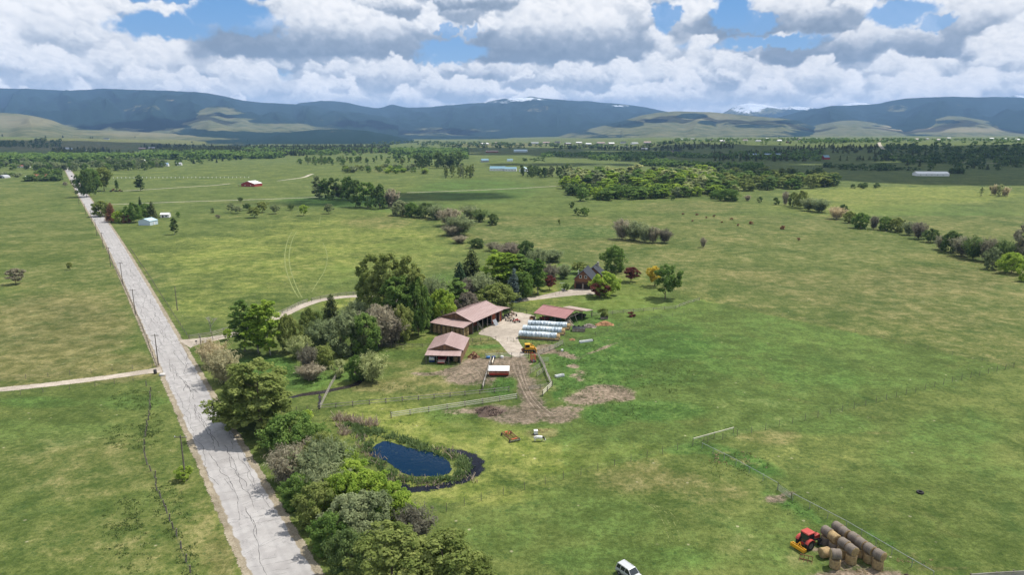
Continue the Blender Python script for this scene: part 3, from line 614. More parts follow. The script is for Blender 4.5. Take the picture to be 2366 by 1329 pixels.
# ------------------------------------------------------------ hills and mountains (height fields at their own distance)
def vnoise(x, y, seed):
    rs = np.random.RandomState(seed); g = rs.rand(64, 64); x = np.mod(x, 63); y = np.mod(y, 63); xi, yi = x.astype(int), y.astype(int); fx_, fy_ = x-xi, y-yi
    fx_ = fx_*fx_*(3-2*fx_); fy_ = fy_*fy_*(3-2*fy_); x2, y2 = (xi+1) % 64, (yi+1) % 64
    return (g[yi, xi]*(1-fx_)+g[yi, x2]*fx_)*(1-fy_)+(g[y2, xi]*(1-fx_)+g[y2, x2]*fx_)*fy_
def fb(x, y, seed, o=5, r=.5):
    s = 0; a = 1; t = 0
    for k in range(o): s += a*vnoise(x*2**k+k*7.3, y*2**k+k*3.1, seed+k); t += a; a *= r
    return s/t
def hill_mat(name):
    m_, t, o = new_mat(name); p = t.n('ShaderNodeNewGeometry').outputs['Position']; pk = t.v('SCALE', p, None); 
    pk.node.inputs[3].default_value = 0.001
    op = t.n('ShaderNodeAttribute', attribute_name='open').outputs['Fac']; sn = t.n('ShaderNodeAttribute', attribute_name='snow').outputs['Fac']; dr = t.n('ShaderNodeAttribute', attribute_name='tan').outputs['Fac']
    nA = t.noise(pk, 1.1, 5, .65); nB = t.noise(pk, 7.0, 4, .7); nC = t.noise(pk, 26.0, 4, .8)
    fo = t.mix(nC, (0.005, 0.014, 0.018, 1), (0.022, 0.044, 0.036, 1))
    gc = t.mix(t.ss(nB, .35, .65), (0.070, 0.085, 0.046, 1), (0.130, 0.130, 0.075, 1)); gc = t.mix(dr, gc, (0.24, 0.205, 0.13, 1))
    br = t.m('ADD', t.m('MULTIPLY', nA, .5), t.m('ADD', t.m('MULTIPLY', nB, .35), t.m('MULTIPLY', nC, .3)))
    k = t.ss(t.m('ADD', op, t.m('MULTIPLY', t.m('SUBTRACT', br, .575), 2.6)), .42, .58)
    c = t.mix(k, fo, gc)
    s = t.m('MULTIPLY', t.ss(sn, 0.02, 0.15), t.ss(t.m('ADD', t.m('MULTIPLY', sn, .72), t.m('MULTIPLY', t.m('SUBTRACT', br, .575), 4.5)), .5, .66)); c = t.mix(s, c, (0.50, 0.54, 0.60, 1))
    b = t.n('ShaderNodeBsdfPrincipled', {'Base Color': c, 'Roughness': 1.0, 'Specular IOR Level': 0.0})
    bn = t.n('ShaderNodeBump', {'Strength': 0.5, 'Distance': 12.0, 'Height': t.m('ADD', t.m('MULTIPLY', nC, 1.0), nB)}); t.L.new(bn.outputs[0], b.inputs['Normal'])
    t.L.new(b.outputs[0], o.inputs[0]); return m_
M_hill = hill_mat('hillside_forest_and_grass')
def tz(px, py, D):
    a = (px-1183)/F; b = -(py-664.5)/F; Y = CP+b*SP; return a/Y, H+D*(-SP+b*CP)/Y
def ridge(name, sky_pts, D, wf, wb, opens=(), snow=(), tan=(), base_open=0.0, spur=0.5, sd=1, rough=10.0, power=1.15, cols=None):
    T_ = np.array([tz(px, py, D) for px, py in sky_pts]); t0, t1 = T_[0, 0], T_[-1, 0]
    cols = cols or int(min(700, max(120, (t1-t0)*F*0.42))); rows = 90
    t = np.linspace(t0, t1, cols); Zs = np.interp(t, T_[:, 0], T_[:, 1])
    kk = max(1, cols//160); ker = np.ones(2*kk+1)/(2*kk+1); Zs = np.convolve(np.pad(Zs, kk, 'edge'), ker, 'valid')
    endf = np.clip(np.minimum(t-t0, t1-t)/((t1-t0)*.04), 0, 1)
    v = np.r_[np.linspace(0, 1, rows-18), 1+np.linspace(0.06, 1, 18)]    # 0 foot .. 1 crest .. 2 back
    y = np.where(v <= 1, D-wf*(1-v), D+wb*(v-1)); TT, YY = np.meshgrid(t, y); VV = np.repeat(v[:, None], cols, 1); X = TT*YY
    u = np.clip(1-VV, 0, 1); prof = np.where(VV <= 1, (1-u)**power, 1-0.35*(VV-1)**2)
    s1 = 1-np.abs(2*fb(TT*F/95+sd, YY/3500+3, sd, 3)-1)*1.0; s2 = fb(X/420, YY/520, sd+9, 5, .55)
    mod = .62*(spur*(s1-.75)*1.6+(s2-.5)*0.55*spur)*np.sin(np.pi*np.clip(u, 0, 1)**.8)
    Z = (Zs[None, :])*np.clip(prof+mod*prof**.5, -.1, 1.03)
    Z = Z+(fb(X/160, YY/160, sd+20, 4)-.5)*rough*np.clip(prof*3, 0, 1)*np.clip(1.6-1.3*VV, .25, 1)*(VV < 1.3)
    Z = Z-6*(VV < .02)-4
    dep_ = YY*CP-(Z-H)*SP; px_ = 1183+F*X/dep_; py_ = 664.5-F*(YY*SP+(Z-H)*CP)/dep_
    def bl(L, base=0.0):
        o = np.full(px_.shape, base)
        for (a, b, rx, ry, s) in L:
            d = ((px_-a)/rx)**2+((py_-b)/ry)**2; o = o+s*np.clip(1.4-d, 0, 1)
        return np.clip(o, -.5, 1.2)
    ii = np.arange(rows*cols).reshape(rows, cols); Fc = np.stack([ii[:-1, :-1], ii[:-1, 1:], ii[1:, 1:], ii[1:, :-1]], -1).reshape(-1, 4)
    me = np_mesh(name, np.stack([X, YY, Z], -1).reshape(-1, 3), Fc, {'open': bl(opens, base_open).ravel(), 'snow': bl(snow).ravel(), 'tan': bl(tan).ravel()}, M_hill, True)
    return struct(obj(name, me))
ridge('snowy_peak', [(1600,275),(1640,268),(1668,262),(1690,250),(1710,241),(1728,238),(1762,240),(1800,248),(1830,246),(1850,245),(1890,250),(1930,262)], 17500, 5000, 1500, snow=[(1725,248,45,14,1.1),(1760,243,60,7,.7),(1830,248,50,6,.9),(1880,252,40,4,.6)], opens=[(1740,255,90,14,.7)], base_open=-.1, spur=.7, sd=3, rough=120)
ridge('snowy_peak', [(1920,252),(1950,240),(1975,236),(2000,237),(2040,248)], 16800, 3500, 1500, snow=[(1980,240,60,10,1.2)], spur=.4, sd=33, rough=30)
ridge('snowy_peak', [(2290,236),(2320,224),(2350,219),(2380,222),(2440,226)], 16800, 3500, 1500, snow=[(2350,221,60,5,.9)], spur=.4, sd=35, rough=30)
ridge('mountain_range', [(640,262),(690,237),(730,233),(765,232),(800,236),(840,245),(870,249),(885,247),(905,240),(925,245),(945,248),(1000,246),(1060,240),(1120,235),(1160,228),(1190,226),(1230,222),(1250,226),(1320,232),(1360,233),(1400,237),(1450,241),(1490,247),(1530,255),(1580,264),(1640,276)], 13800, 6300, 2200,
      snow=[(1205,229,40,6,1.0),(1130,236,60,5,.8),(1255,229,14,3,.6),(1440,243,25,4,.6),(1395,240,12,3,.5)], opens=[(1240,250,40,12,.5),(1040,255,30,8,.3),(1000,300,60,8,.5),(1120,300,50,6,.5),(850,280,160,8,.25)], tan=[(1240,250,60,14,.5)], base_open=-.12, spur=.55, sd=11, rough=45)
ridge('mountain_range', [(-260,215),(-100,206),(0,203),(60,204),(120,207),(160,209),(200,206),(240,204),(290,206),(340,207),(400,209),(440,211),(480,214),(520,222),(560,231),(600,236),(640,238),(690,240),(760,250),(850,262),(920,275)], 11500, 5800, 2200,
      opens=[(330,250,60,12,.45),(265,262,45,6,.35),(425,248,35,5,.35),(180,232,60,6,.3),(520,250,50,5,.3),(105,225,30,5,.3),(150,240,30,6,.3),(420,232,60,6,.4),(600,270,80,8,.4),(760,275,80,8,.4),(60,290,150,8,.5)], tan=[(420,233,45,6,.8)], base_open=-.10, spur=.6, sd=17, rough=35)
ridge('mountain_range', [(1760,285),(1800,270),(1850,256),(1890,250),(1920,244),(1960,243),(2000,241),(2030,239),(2060,232),(2090,227),(2120,225),(2200,222),(2260,224),(2300,223),(2366,226),(2500,224),(2640,230)], 12000, 5200, 2200,
      opens=[(2070,250,40,10,.45),(2200,245,40,10,.35),(1960,262,60,8,.2)], base_open=-.12, spur=.6, sd=23, rough=35)
ridge('foothill', [(760,330),(800,316),(860,305),(930,298),(1000,296),(1080,300),(1150,308),(1230,320),(1290,330)], 9600, 3400, 1500, opens=[(1000,308,90,8,.5),(1110,312,60,6,.5),(1060,305,30,5,.4)], base_open=-.02, spur=.6, sd=51, rough=20)
ridge('foothill', [(1230,326),(1270,318),(1310,307),(1345,300),(1400,288),(1440,278),(1480,266),(1520,259),(1560,256),(1600,257),(1640,258),(1690,262),(1740,267),(1800,272),(1840,277),(1870,287),(1900,298),(1930,306)], 8500, 3600, 2500,
      opens=[(1600,285,260,40,.8),(1300,316,80,10,.4),(1400,300,40,10,.3),(1440,286,45,9,-1.1),(1515,279,26,5,-.9),(1600,268,40,7,-.9),(1635,282,24,5,-.7),(1690,288,70,6,-.45),(1760,292,60,5,-.6),(1820,282,40,5,-.5)], tan=[(1640,270,60,10,.3)], base_open=.15, spur=.5, sd=41, rough=14)
ridge('foothill', [(1830,312),(1860,296),(1890,287),(1920,282),(1945,278),(1975,277),(2010,281),(2050,289),(2090,298),(2130,285),(2160,275),(2190,267),(2220,268),(2250,273),(2300,282),(2366,295),(2480,300)], 8800, 3600, 2500,
      opens=[(1960,295,140,30,1.0),(2200,285,80,20,.9),(2300,300,200,16,.9),(2190,282,36,7,-.9),(2130,288,20,8,-.8),(2290,288,50,6,-.7),(2090,292,20,8,-.6)], tan=[(2090,295,60,8,.8),(2200,300,160,6,.5)], base_open=.3, spur=.5, sd=43, rough=10)
ridge('foothill', [(180,300),(240,285),(300,284),(360,290),(395,286),(420,274),(445,262),(480,246),(505,243),(530,246),(560,256),(590,264),(620,271),(660,278),(700,283),(760,288),(830,297),(900,310),(960,322)], 8200, 3800, 2500,
      opens=[(490,272,90,26,.8),(620,290,160,16,.55),(300,300,120,12,.8),(780,305,80,8,.4),(430,272,26,9,-.8),(560,268,60,5,-.8),(380,292,60,4,-.9),(640,280,80,5,-.7),(505,262,18,5,-.5)], base_open=.12, spur=.55, sd=47, rough=12)
ridge('foothill', [(560,330),(600,316),(650,306),(700,301),(740,297),(800,297),(850,301),(900,310),(940,320),(980,330)], 5200, 1500, 1200, opens=[(720,302,120,4,.5),(640,315,60,5,.5)], base_open=-.15, spur=.5, sd=53, rough=10)
ridge('foothill', [(-300,268),(-150,262),(0,259),(40,261),(80,267),(120,276),(150,288),(200,298),(300,303),(420,308),(560,314),(640,322),(700,330)], 5600, 2600, 1800, opens=[(60,285,120,30,.9),(300,312,300,12,.9)], tan=[(30,280,120,14,.35),(400,310,200,6,.3)], base_open=.35, spur=.45, sd=59, rough=8)
# ------------------------------------------------------------ haze: one closed even volume round the scene
def haze():
    x0, x1, y0, y1, z0, z1 = -32000, 32000, -3200, 27000, -31, 1120
    mb = MB(); mb.box(((x0+x1)/2, (y0+y1)/2, (z0+z1)/2), (x1-x0, y1-y0, z1-z0))
    m_, t, o = new_mat('haze_air'); v = t.n('ShaderNodeVolumePrincipled', {'Color': (0.36, 0.60, 1.0, 1), 'Density': HAZE, 'Anisotropy': 0.0}); t.L.new(v.outputs[0], o.inputs['Volume'])
    struct(mb.build('haze', m_), 'stuff')
HAZE = 4.4e-5
haze()
# ------------------------------------------------------------ trees
def leaf_mat(name, a, b, tr=0.48):
    m_, t, o = new_mat(name); tone = t.n('ShaderNodeAttribute', attribute_name='tone').outputs['Fac']; oi = t.n('ShaderNodeObjectInfo').outputs['Random']
    c = t.mix(tone, (*a, 1), (*b, 1)); c = t.mix(1.0, c, t.mix(oi, (.82, .86, .80, 1), (1.16, 1.10, 1.10, 1)), 'MULTIPLY')
    d = t.n('ShaderNodeBsdfDiffuse', {'Color': c}); l = t.n('ShaderNodeBsdfTranslucent', {'Color': c}); ms = t.n('ShaderNodeMixShader', {0: tr, 1: d.outputs[0], 2: l.outputs[0]})
    t.L.new(ms.outputs[0], o.inputs[0]); return m_
LM = dict(
    olive=leaf_mat('leaf_olive', (0.110, 0.156, 0.037), (0.348, 0.393, 0.129)),
    green=leaf_mat('leaf_green', (0.073, 0.146, 0.033), (0.238, 0.339, 0.092)),
    bright=leaf_mat('leaf_bright', (0.146, 0.256, 0.033), (0.439, 0.549, 0.100)),
    dark=leaf_mat('leaf_dark', (0.059, 0.106, 0.035), (0.195, 0.266, 0.092)),
    sage=leaf_mat('leaf_sage', (0.137, 0.173, 0.083), (0.348, 0.402, 0.210)),
    gray=leaf_mat('twig_gray', (0.183, 0.164, 0.113), (0.439, 0.412, 0.293)),
    mauve=leaf_mat('twig_mauve', (0.150, 0.130, 0.100), (0.300, 0.280, 0.215)),
    tan=leaf_mat('twig_tan', (0.348, 0.293, 0.173), (0.604, 0.539, 0.339)),
    pale=leaf_mat('leaf_pale', (0.210, 0.256, 0.092), (0.604, 0.631, 0.312)),
    purple=leaf_mat('leaf_purple', (0.083, 0.026, 0.026), (0.238, 0.092, 0.073)),
    rust=leaf_mat('leaf_rust', (0.146, 0.073, 0.040), (0.329, 0.183, 0.110)),
    yellow=leaf_mat('leaf_yellow', (0.476, 0.348, 0.037), (0.824, 0.622, 0.110)),
    conifer=leaf_mat('needle_dark', (0.022, 0.053, 0.028), (0.078, 0.124, 0.059), .1),
    pine=leaf_mat('needle_olive', (0.046, 0.070, 0.025), (0.171, 0.194, 0.078), .1),
    spruce=leaf_mat('needle_blue', (0.062, 0.093, 0.085), (0.202, 0.248, 0.232), .1))
M_bark = mat('bark', (0.13, 0.10, 0.075), .9, .3, 2.0, c2=(0.06, 0.045, 0.035), bump=.5)
M_pale_bark = mat('pale_bark', (0.46, 0.43, 0.37), .85, .3, 1.5, c2=(0.16, 0.14, 0.12))
M_twig = mat('bare_twig', (0.30, 0.25, 0.20), .9, .3, 3.0)
def mkquads(C, N_, U_, a, b, rs):
    """leaf quads at centres C with normal N_, long direction U_ (not nec. orthogonal), half sizes a (along U), b"""
    N_ = N_/np.linalg.norm(N_, axis=1)[:, None]; V_ = np.cross(N_, U_); V_ /= np.linalg.norm(V_, axis=1)[:, None]+1e-9; W_ = np.cross(V_, N_)
    a = np.asarray(a)[..., None]; b = np.asarray(b)[..., None]
    return np.stack([C-W_*a-V_*b*.35, C-W_*a*.1+V_*b*-1, C+W_*a, C+V_*b], 1)
def leaves_broad(seed, Ht, R, h0, prof, ncl, per, leaf, lobes=3, squash=.8, shell=.45, rcl=(.15, .28)):
    rs = np.random.RandomState(seed); s = rs.beta(1.5, 1.3, ncl) if ncl > 12 else rs.rand(ncl); th = rs.uniform(0, 2*np.pi, ncl)
    ph = rs.uniform(0, 6.28, 6); lob = 1+.20*np.sin(lobes*th+ph[0]+3*s)+.13*np.sin((lobes+2)*th+ph[1]-5*s)
    rr = R*prof(s)*lob*np.sqrt(rs.uniform(shell**2, 1, ncl)); rc = R*rs.uniform(*rcl, ncl)*(0.65+.35*prof(s))
    cc_ = np.stack([np.maximum(rr-rc*.6, 0)*np.cos(th), np.maximum(rr-rc*.6, 0)*np.sin(th), h0+s*(Ht-h0)-rc*.3*(s > .8)], 1)
    ctone = rs.uniform(0, 1, ncl)
    k = np.repeat(np.arange(ncl), per); n = len(k); d = rs.normal(size=(n, 3)); d /= np.linalg.norm(d, axis=1)[:, None]; d[:, 2] = d[:, 2]*.9+.1
    C = cc_[k]+d*(rc[k]*rs.uniform(.35, 1.12, n)**.7)[:, None]*np.array([1, 1, squash]); C[:, 2] = np.maximum(C[:, 2], .15)
    N_ = d+rs.normal(size=(n, 3))*.5+np.array([.25, .1, .75]); U_ = rs.normal(size=(n, 3)); sz = leaf*rs.uniform(.6, 1.3, n)
    tone = np.clip(ctone[k]*.55+rs.uniform(0, .45, n), 0, 1); return mkquads(C, N_, U_, sz*.62, sz*.45, rs), tone
def trunk_mb(Ht, r, rs, limbs=7, spread=.5, h0=.2, multi=1):
    mb = MB()
    for m_ in range(multi):
        ox = rs.uniform(-.5, .5)*(multi > 1)*2; oy = rs.uniform(-.5, .5)*(multi > 1)*2; p = Vector((0, 0, -.1)); r0 = r; q = p
        tips = []
        for k in range(5):
            n_ = q+Vector((rs.uniform(-.05, .05)*Ht*.5+ox*.2, rs.uniform(-.05, .05)*Ht*.5+oy*.2, Ht*.8/5)); r1 = r0*.72; mb.tube(q, n_, r0, r1, 7); q = n_; r0 = r1; tips.append((n_, r1))
        for k in range(limbs):
            b0, rb = tips[rs.randint(0, 3)]; a = rs.uniform(0, 6.28); e = b0+Vector((math.cos(a)*spread*Ht*.4, math.sin(a)*spread*Ht*.4, Ht*rs.uniform(.12, .28)))
            mid = (b0+e)/2+Vector((0, 0, -.02*Ht)); mb.tube(b0, mid, rb*.55, rb*.35, 5); mb.tube(mid, e, rb*.35, rb*.12, 5)
    return mb
def p_oval(s): return np.sqrt(np.clip(1-(2*s-0.9)**2*.85, .03, 1))
def p_top(s): return np.sqrt(np.clip(1-((s-.38)/.66)**2, .02, 1))
def p_col(s): return np.clip(np.sin(np.pi*np.clip(s*.86+.12, 0, 1))**.55, .15, 1)
def p_umb(s): return np.sqrt(np.clip(1-((s-.45)/.6)**2, .02, 1))
def willow(seed, Ht, R, nst, per, leaf, core=.0):
    rs = np.random.RandomState(seed); th = rs.uniform(0, 6.28, nst); ti = rs.uniform(0, 1, nst)**.6; L_ = Ht*rs.uniform(.7, 1.02, nst)
    lean = np.arctan2(R*ti, Ht)*rs.uniform(.8, 1.25, nst); Q = []; tn = rs.uniform(0, 1, nst)
    k = np.repeat(np.arange(nst), per); n = len(k); u = rs.uniform(.12, 1, n)**.8; a = lean[k]*(0.65+.55*u)
    hx = np.sin(a)*L_[k]*u; hz_ = np.cos(a)*L_[k]*u; base = rs.normal(size=(nst, 2))*R*.16
    C = np.stack([base[k, 0]+hx*np.cos(th[k]), base[k, 1]+hx*np.sin(th[k]), hz_], 1); sp = (.10+.16*(1-u))*R*.55
    C += rs.normal(size=(n, 3))*sp[:, None]*np.array([1, 1, .7]); C[:, 2] = np.abs(C[:, 2])+.1
    dirn = np.stack([np.sin(a)*np.cos(th[k]), np.sin(a)*np.sin(th[k]), np.cos(a)], 1)+rs.normal(size=(n, 3))*.38
    N_ = np.stack([np.cos(th[k]), np.sin(th[k]), np.full(n, 1.2)], 1)+rs.normal(size=(n, 3))*.6
    sz = leaf*rs.uniform(.6, 1.4, n); return mkquads(C, N_, dirn, sz*1.0, sz*.30, rs), np.clip(tn[k]*.5+rs.uniform(0, .5, n), 0, 1)
def conifer(seed, Ht, R, whorls, per, leaf, pow_=1.0, h0=.06):
    rs = np.random.RandomState(seed); C = []; U_ = []
    for w_ in range(whorls):
        s = (w_+.5)/whorls; z = Ht*(h0+(1-h0)*s); rl = R*(1-s)**pow_*rs.uniform(.8, 1.15)+.12*R*(1-s)+.05; nb = max(4, int(9*(1-s)+4))
        for b in range(nb):
            a = 6.283*(b+rs.rand())/nb; L_ = rl*rs.uniform(.7, 1.15); m_ = max(3, int(per*(L_/R))); u = rs.uniform(.1, 1, m_)**.7
            C.append(np.stack([np.cos(a)*L_*u, np.sin(a)*L_*u, z-.22*L_*u**1.4+rs.normal(size=m_)*.06*R], 1)+rs.normal(size=(m_, 3))*np.array([.09, .09, .03])*R)
            U_.append(np.tile([np.cos(a), np.sin(a), -.25], (m_, 1))+rs.normal(size=(m_, 3))*.35)
    C = np.concatenate(C); U_ = np.concatenate(U_); n = len(C); N_ = np.array([0, 0, 1.0])+rs.normal(size=(n, 3))*.5+C*np.array([.25, .25, 0])/R; sz = leaf*rs.uniform(.7, 1.3, n)
    C[:, 2] = np.maximum(C[:, 2], .2); return mkquads(C, N_, U_, sz*.8, sz*.38, rs), rs.uniform(0, 1, n)
PROTO = {}
def add_proto(kind, Q, tn, tmb, Ht, R, leafm, bark=None):
    cm = quads('crown', Q, tn, LM[leafm]); tm = tmb.mesh('trunk', bark or M_bark, True) if tmb else None
    z1 = np.percentile(Q[..., 2], 99.7); r1 = np.percentile(np.abs(Q[..., 0]), 98.5); PROTO.setdefault(kind, []).append((cm, tm, z1, r1))
R_ = random.Random(77)
for i in range(4):
    Q, t_ = leaves_broad(100+i, 19, 6.2, 1.5, p_top, 130, 95, .46, lobes=3, shell=.6, rcl=(.13, .24)); add_proto('cottonwood', Q, t_, trunk_mb(19, .42, R_, 9, .45), 19, 6.2, 'olive')
    Q, t_ = leaves_broad(120+i, 8, 4.0, 1.9, p_umb, 60, 85, .36, shell=.5); add_proto('round', Q, t_, trunk_mb(7, .17, R_, 8, .5), 8, 4, 'green')
    Q, t_ = leaves_broad(140+i, 13, 2.7, 1.6, p_col, 64, 90, .36, shell=.35, rcl=(.22, .38)); add_proto('aspen', Q, t_, trunk_mb(13, .16, R_, 8, .2), 13, 2.7, 'bright', M_pale_bark)
    Q, t_ = leaves_broad(160+i, 7.5, 5.0, .3, p_oval, 95, 85, .36, shell=.6, rcl=(.14, .24)); add_proto('bushy', Q, t_, trunk_mb(6, .12, R_, 6, .6, multi=3), 7.5, 5, 'green')
    Q, t_ = willow(180+i, 7.5, 4.6, 110, 62, .34); add_proto('willow', Q, t_, trunk_mb(5, .09, R_, 8, .7, multi=4), 7.5, 4.6, 'sage')
    Q, t_ = leaves_broad(200+i, 3.2, 2.2, .1, p_oval, 30, 60, .26, shell=.5, rcl=(.2, .34)); add_proto('shrub', Q, t_, trunk_mb(2.2, .05, R_, 5, .6, multi=2), 3.2, 2.2, 'green')
    Q, t_ = leaves_broad(220+i, 15, 6.5, .8, p_top, 34, 34, 1.15, shell=.55, rcl=(.2, .34)); add_proto('mid_round', Q, t_, trunk_mb(11, .35, R_, 3, .4), 15, 6.5, 'dark')
    Q, t_ = leaves_broad(240+i, 14, 3.2, .6, p_col, 22, 34, .9, shell=.4, rcl=(.3, .45)); add_proto('mid_aspen', Q, t_, trunk_mb(11, .2, R_, 3, .2), 14, 3.2, 'olive', M_pale_bark)
    Q, t_ = willow(260+i, 6.5, 4.6, 36, 26, .85); add_proto('mid_willow', Q, t_, trunk_mb(3.5, .1, R_, 3, .6, multi=2), 6.5, 4.6, 'sage')
    Q, t_ = conifer(280+i, 15, 3.0, 15, 7, 1.0); mb = MB(); mb.tube((0, 0, -.2), (0, 0, 14.3), .25, .03, 6); add_proto('mid_conifer', Q, t_, mb, 15, 3, 'conifer')
for i in range(2):
    Q, t_ = conifer(300+i, 13, 3.2, 30, 26, .42, .85); mb = MB(); mb.tube((0, 0, -.2), (0, 0, 12.6), .24, .02, 7); add_proto('spruce', Q, t_, mb, 13, 3.2, 'spruce')
    Q, t_ = conifer(310+i, 12, 4.0, 22, 34, .5, .55, .12); mb = MB(); mb.tube((0, 0, -.2), (0, 0, 11.4), .26, .03, 7); add_proto('pine', Q, t_, mb, 12, 4, 'pine')
    # leafless tree: only limbs
    rs = R_; mb = MB()
    def br(p, d, L_, r, lev):
        e = p+d*L_; mb.tube(p, e, r, r*.6, 5 if lev < 2 else 3)
        if lev < 4:
            for _ in range(3):
                nd = (d+Vector((rs.gauss(0, .45), rs.gauss(0, .45), rs.gauss(.12, .25)))).normalized(); br(e, nd, L_*rs.uniform(.6, .82), r*.6, lev+1)
    br(Vector((0, 0, -.1)), Vector((0, 0, 1)), 1.9, .14, 0); Pm = mb.mesh('branches', M_pale_bark); z1 = max(v[2] for v in mb.v); r1 = max(abs(v[0]) for v in mb.v)
    PROTO.setdefault('bare', []).append((Pm, None, z1, r1))
NAMES = dict(cottonwood='cottonwood_tree', round='round_tree', aspen='aspen_tree', bushy='bushy_tree', willow='willow_shrub', shrub='shrub', mid_round='broadleaf_tree', mid_aspen='aspen_tree', mid_willow='willow_shrub', mid_conifer='conifer_tree', spruce='spruce_tree', pine='pine_tree', bare='bare_tree')
CATS = dict(cottonwood='tree', round='tree', aspen='tree', bushy='tree', willow='shrub', shrub='shrub', mid_round='tree', mid_aspen='tree', mid_willow='shrub', mid_conifer='tree', spruce='tree', pine='tree', bare='tree')
TR = random.Random(9)
def tree(px, py, top, wpx, kind, leaf, label, group=None, loc=None, hw=None):
    if loc is None: loc = at(px, py); Ht = hgt(px, py, top); W_ = wid(px, py, wpx)
    else: Ht, W_ = hw
    cm, tm, z1, r1 = TR.choice(PROTO[kind]); sc_xy = W_/2/r1; sz = Ht/z1
    root = thing(NAMES[kind], label, CATS[kind], loc, TR.uniform(0, 6.28), group)
    root.scale = (sc_xy, sc_xy*TR.uniform(.9, 1.1), sz)
    c = bpy.data.objects.new('crown' if kind != 'bare' else 'branches', cm); link(c, root)
    if leaf and kind != 'bare': c.material_slots[0].link = 'OBJECT'; c.material_slots[0].material = LM[leaf]
    if tm: t_ = bpy.data.objects.new('trunk', tm); link(t_, root)
    return root
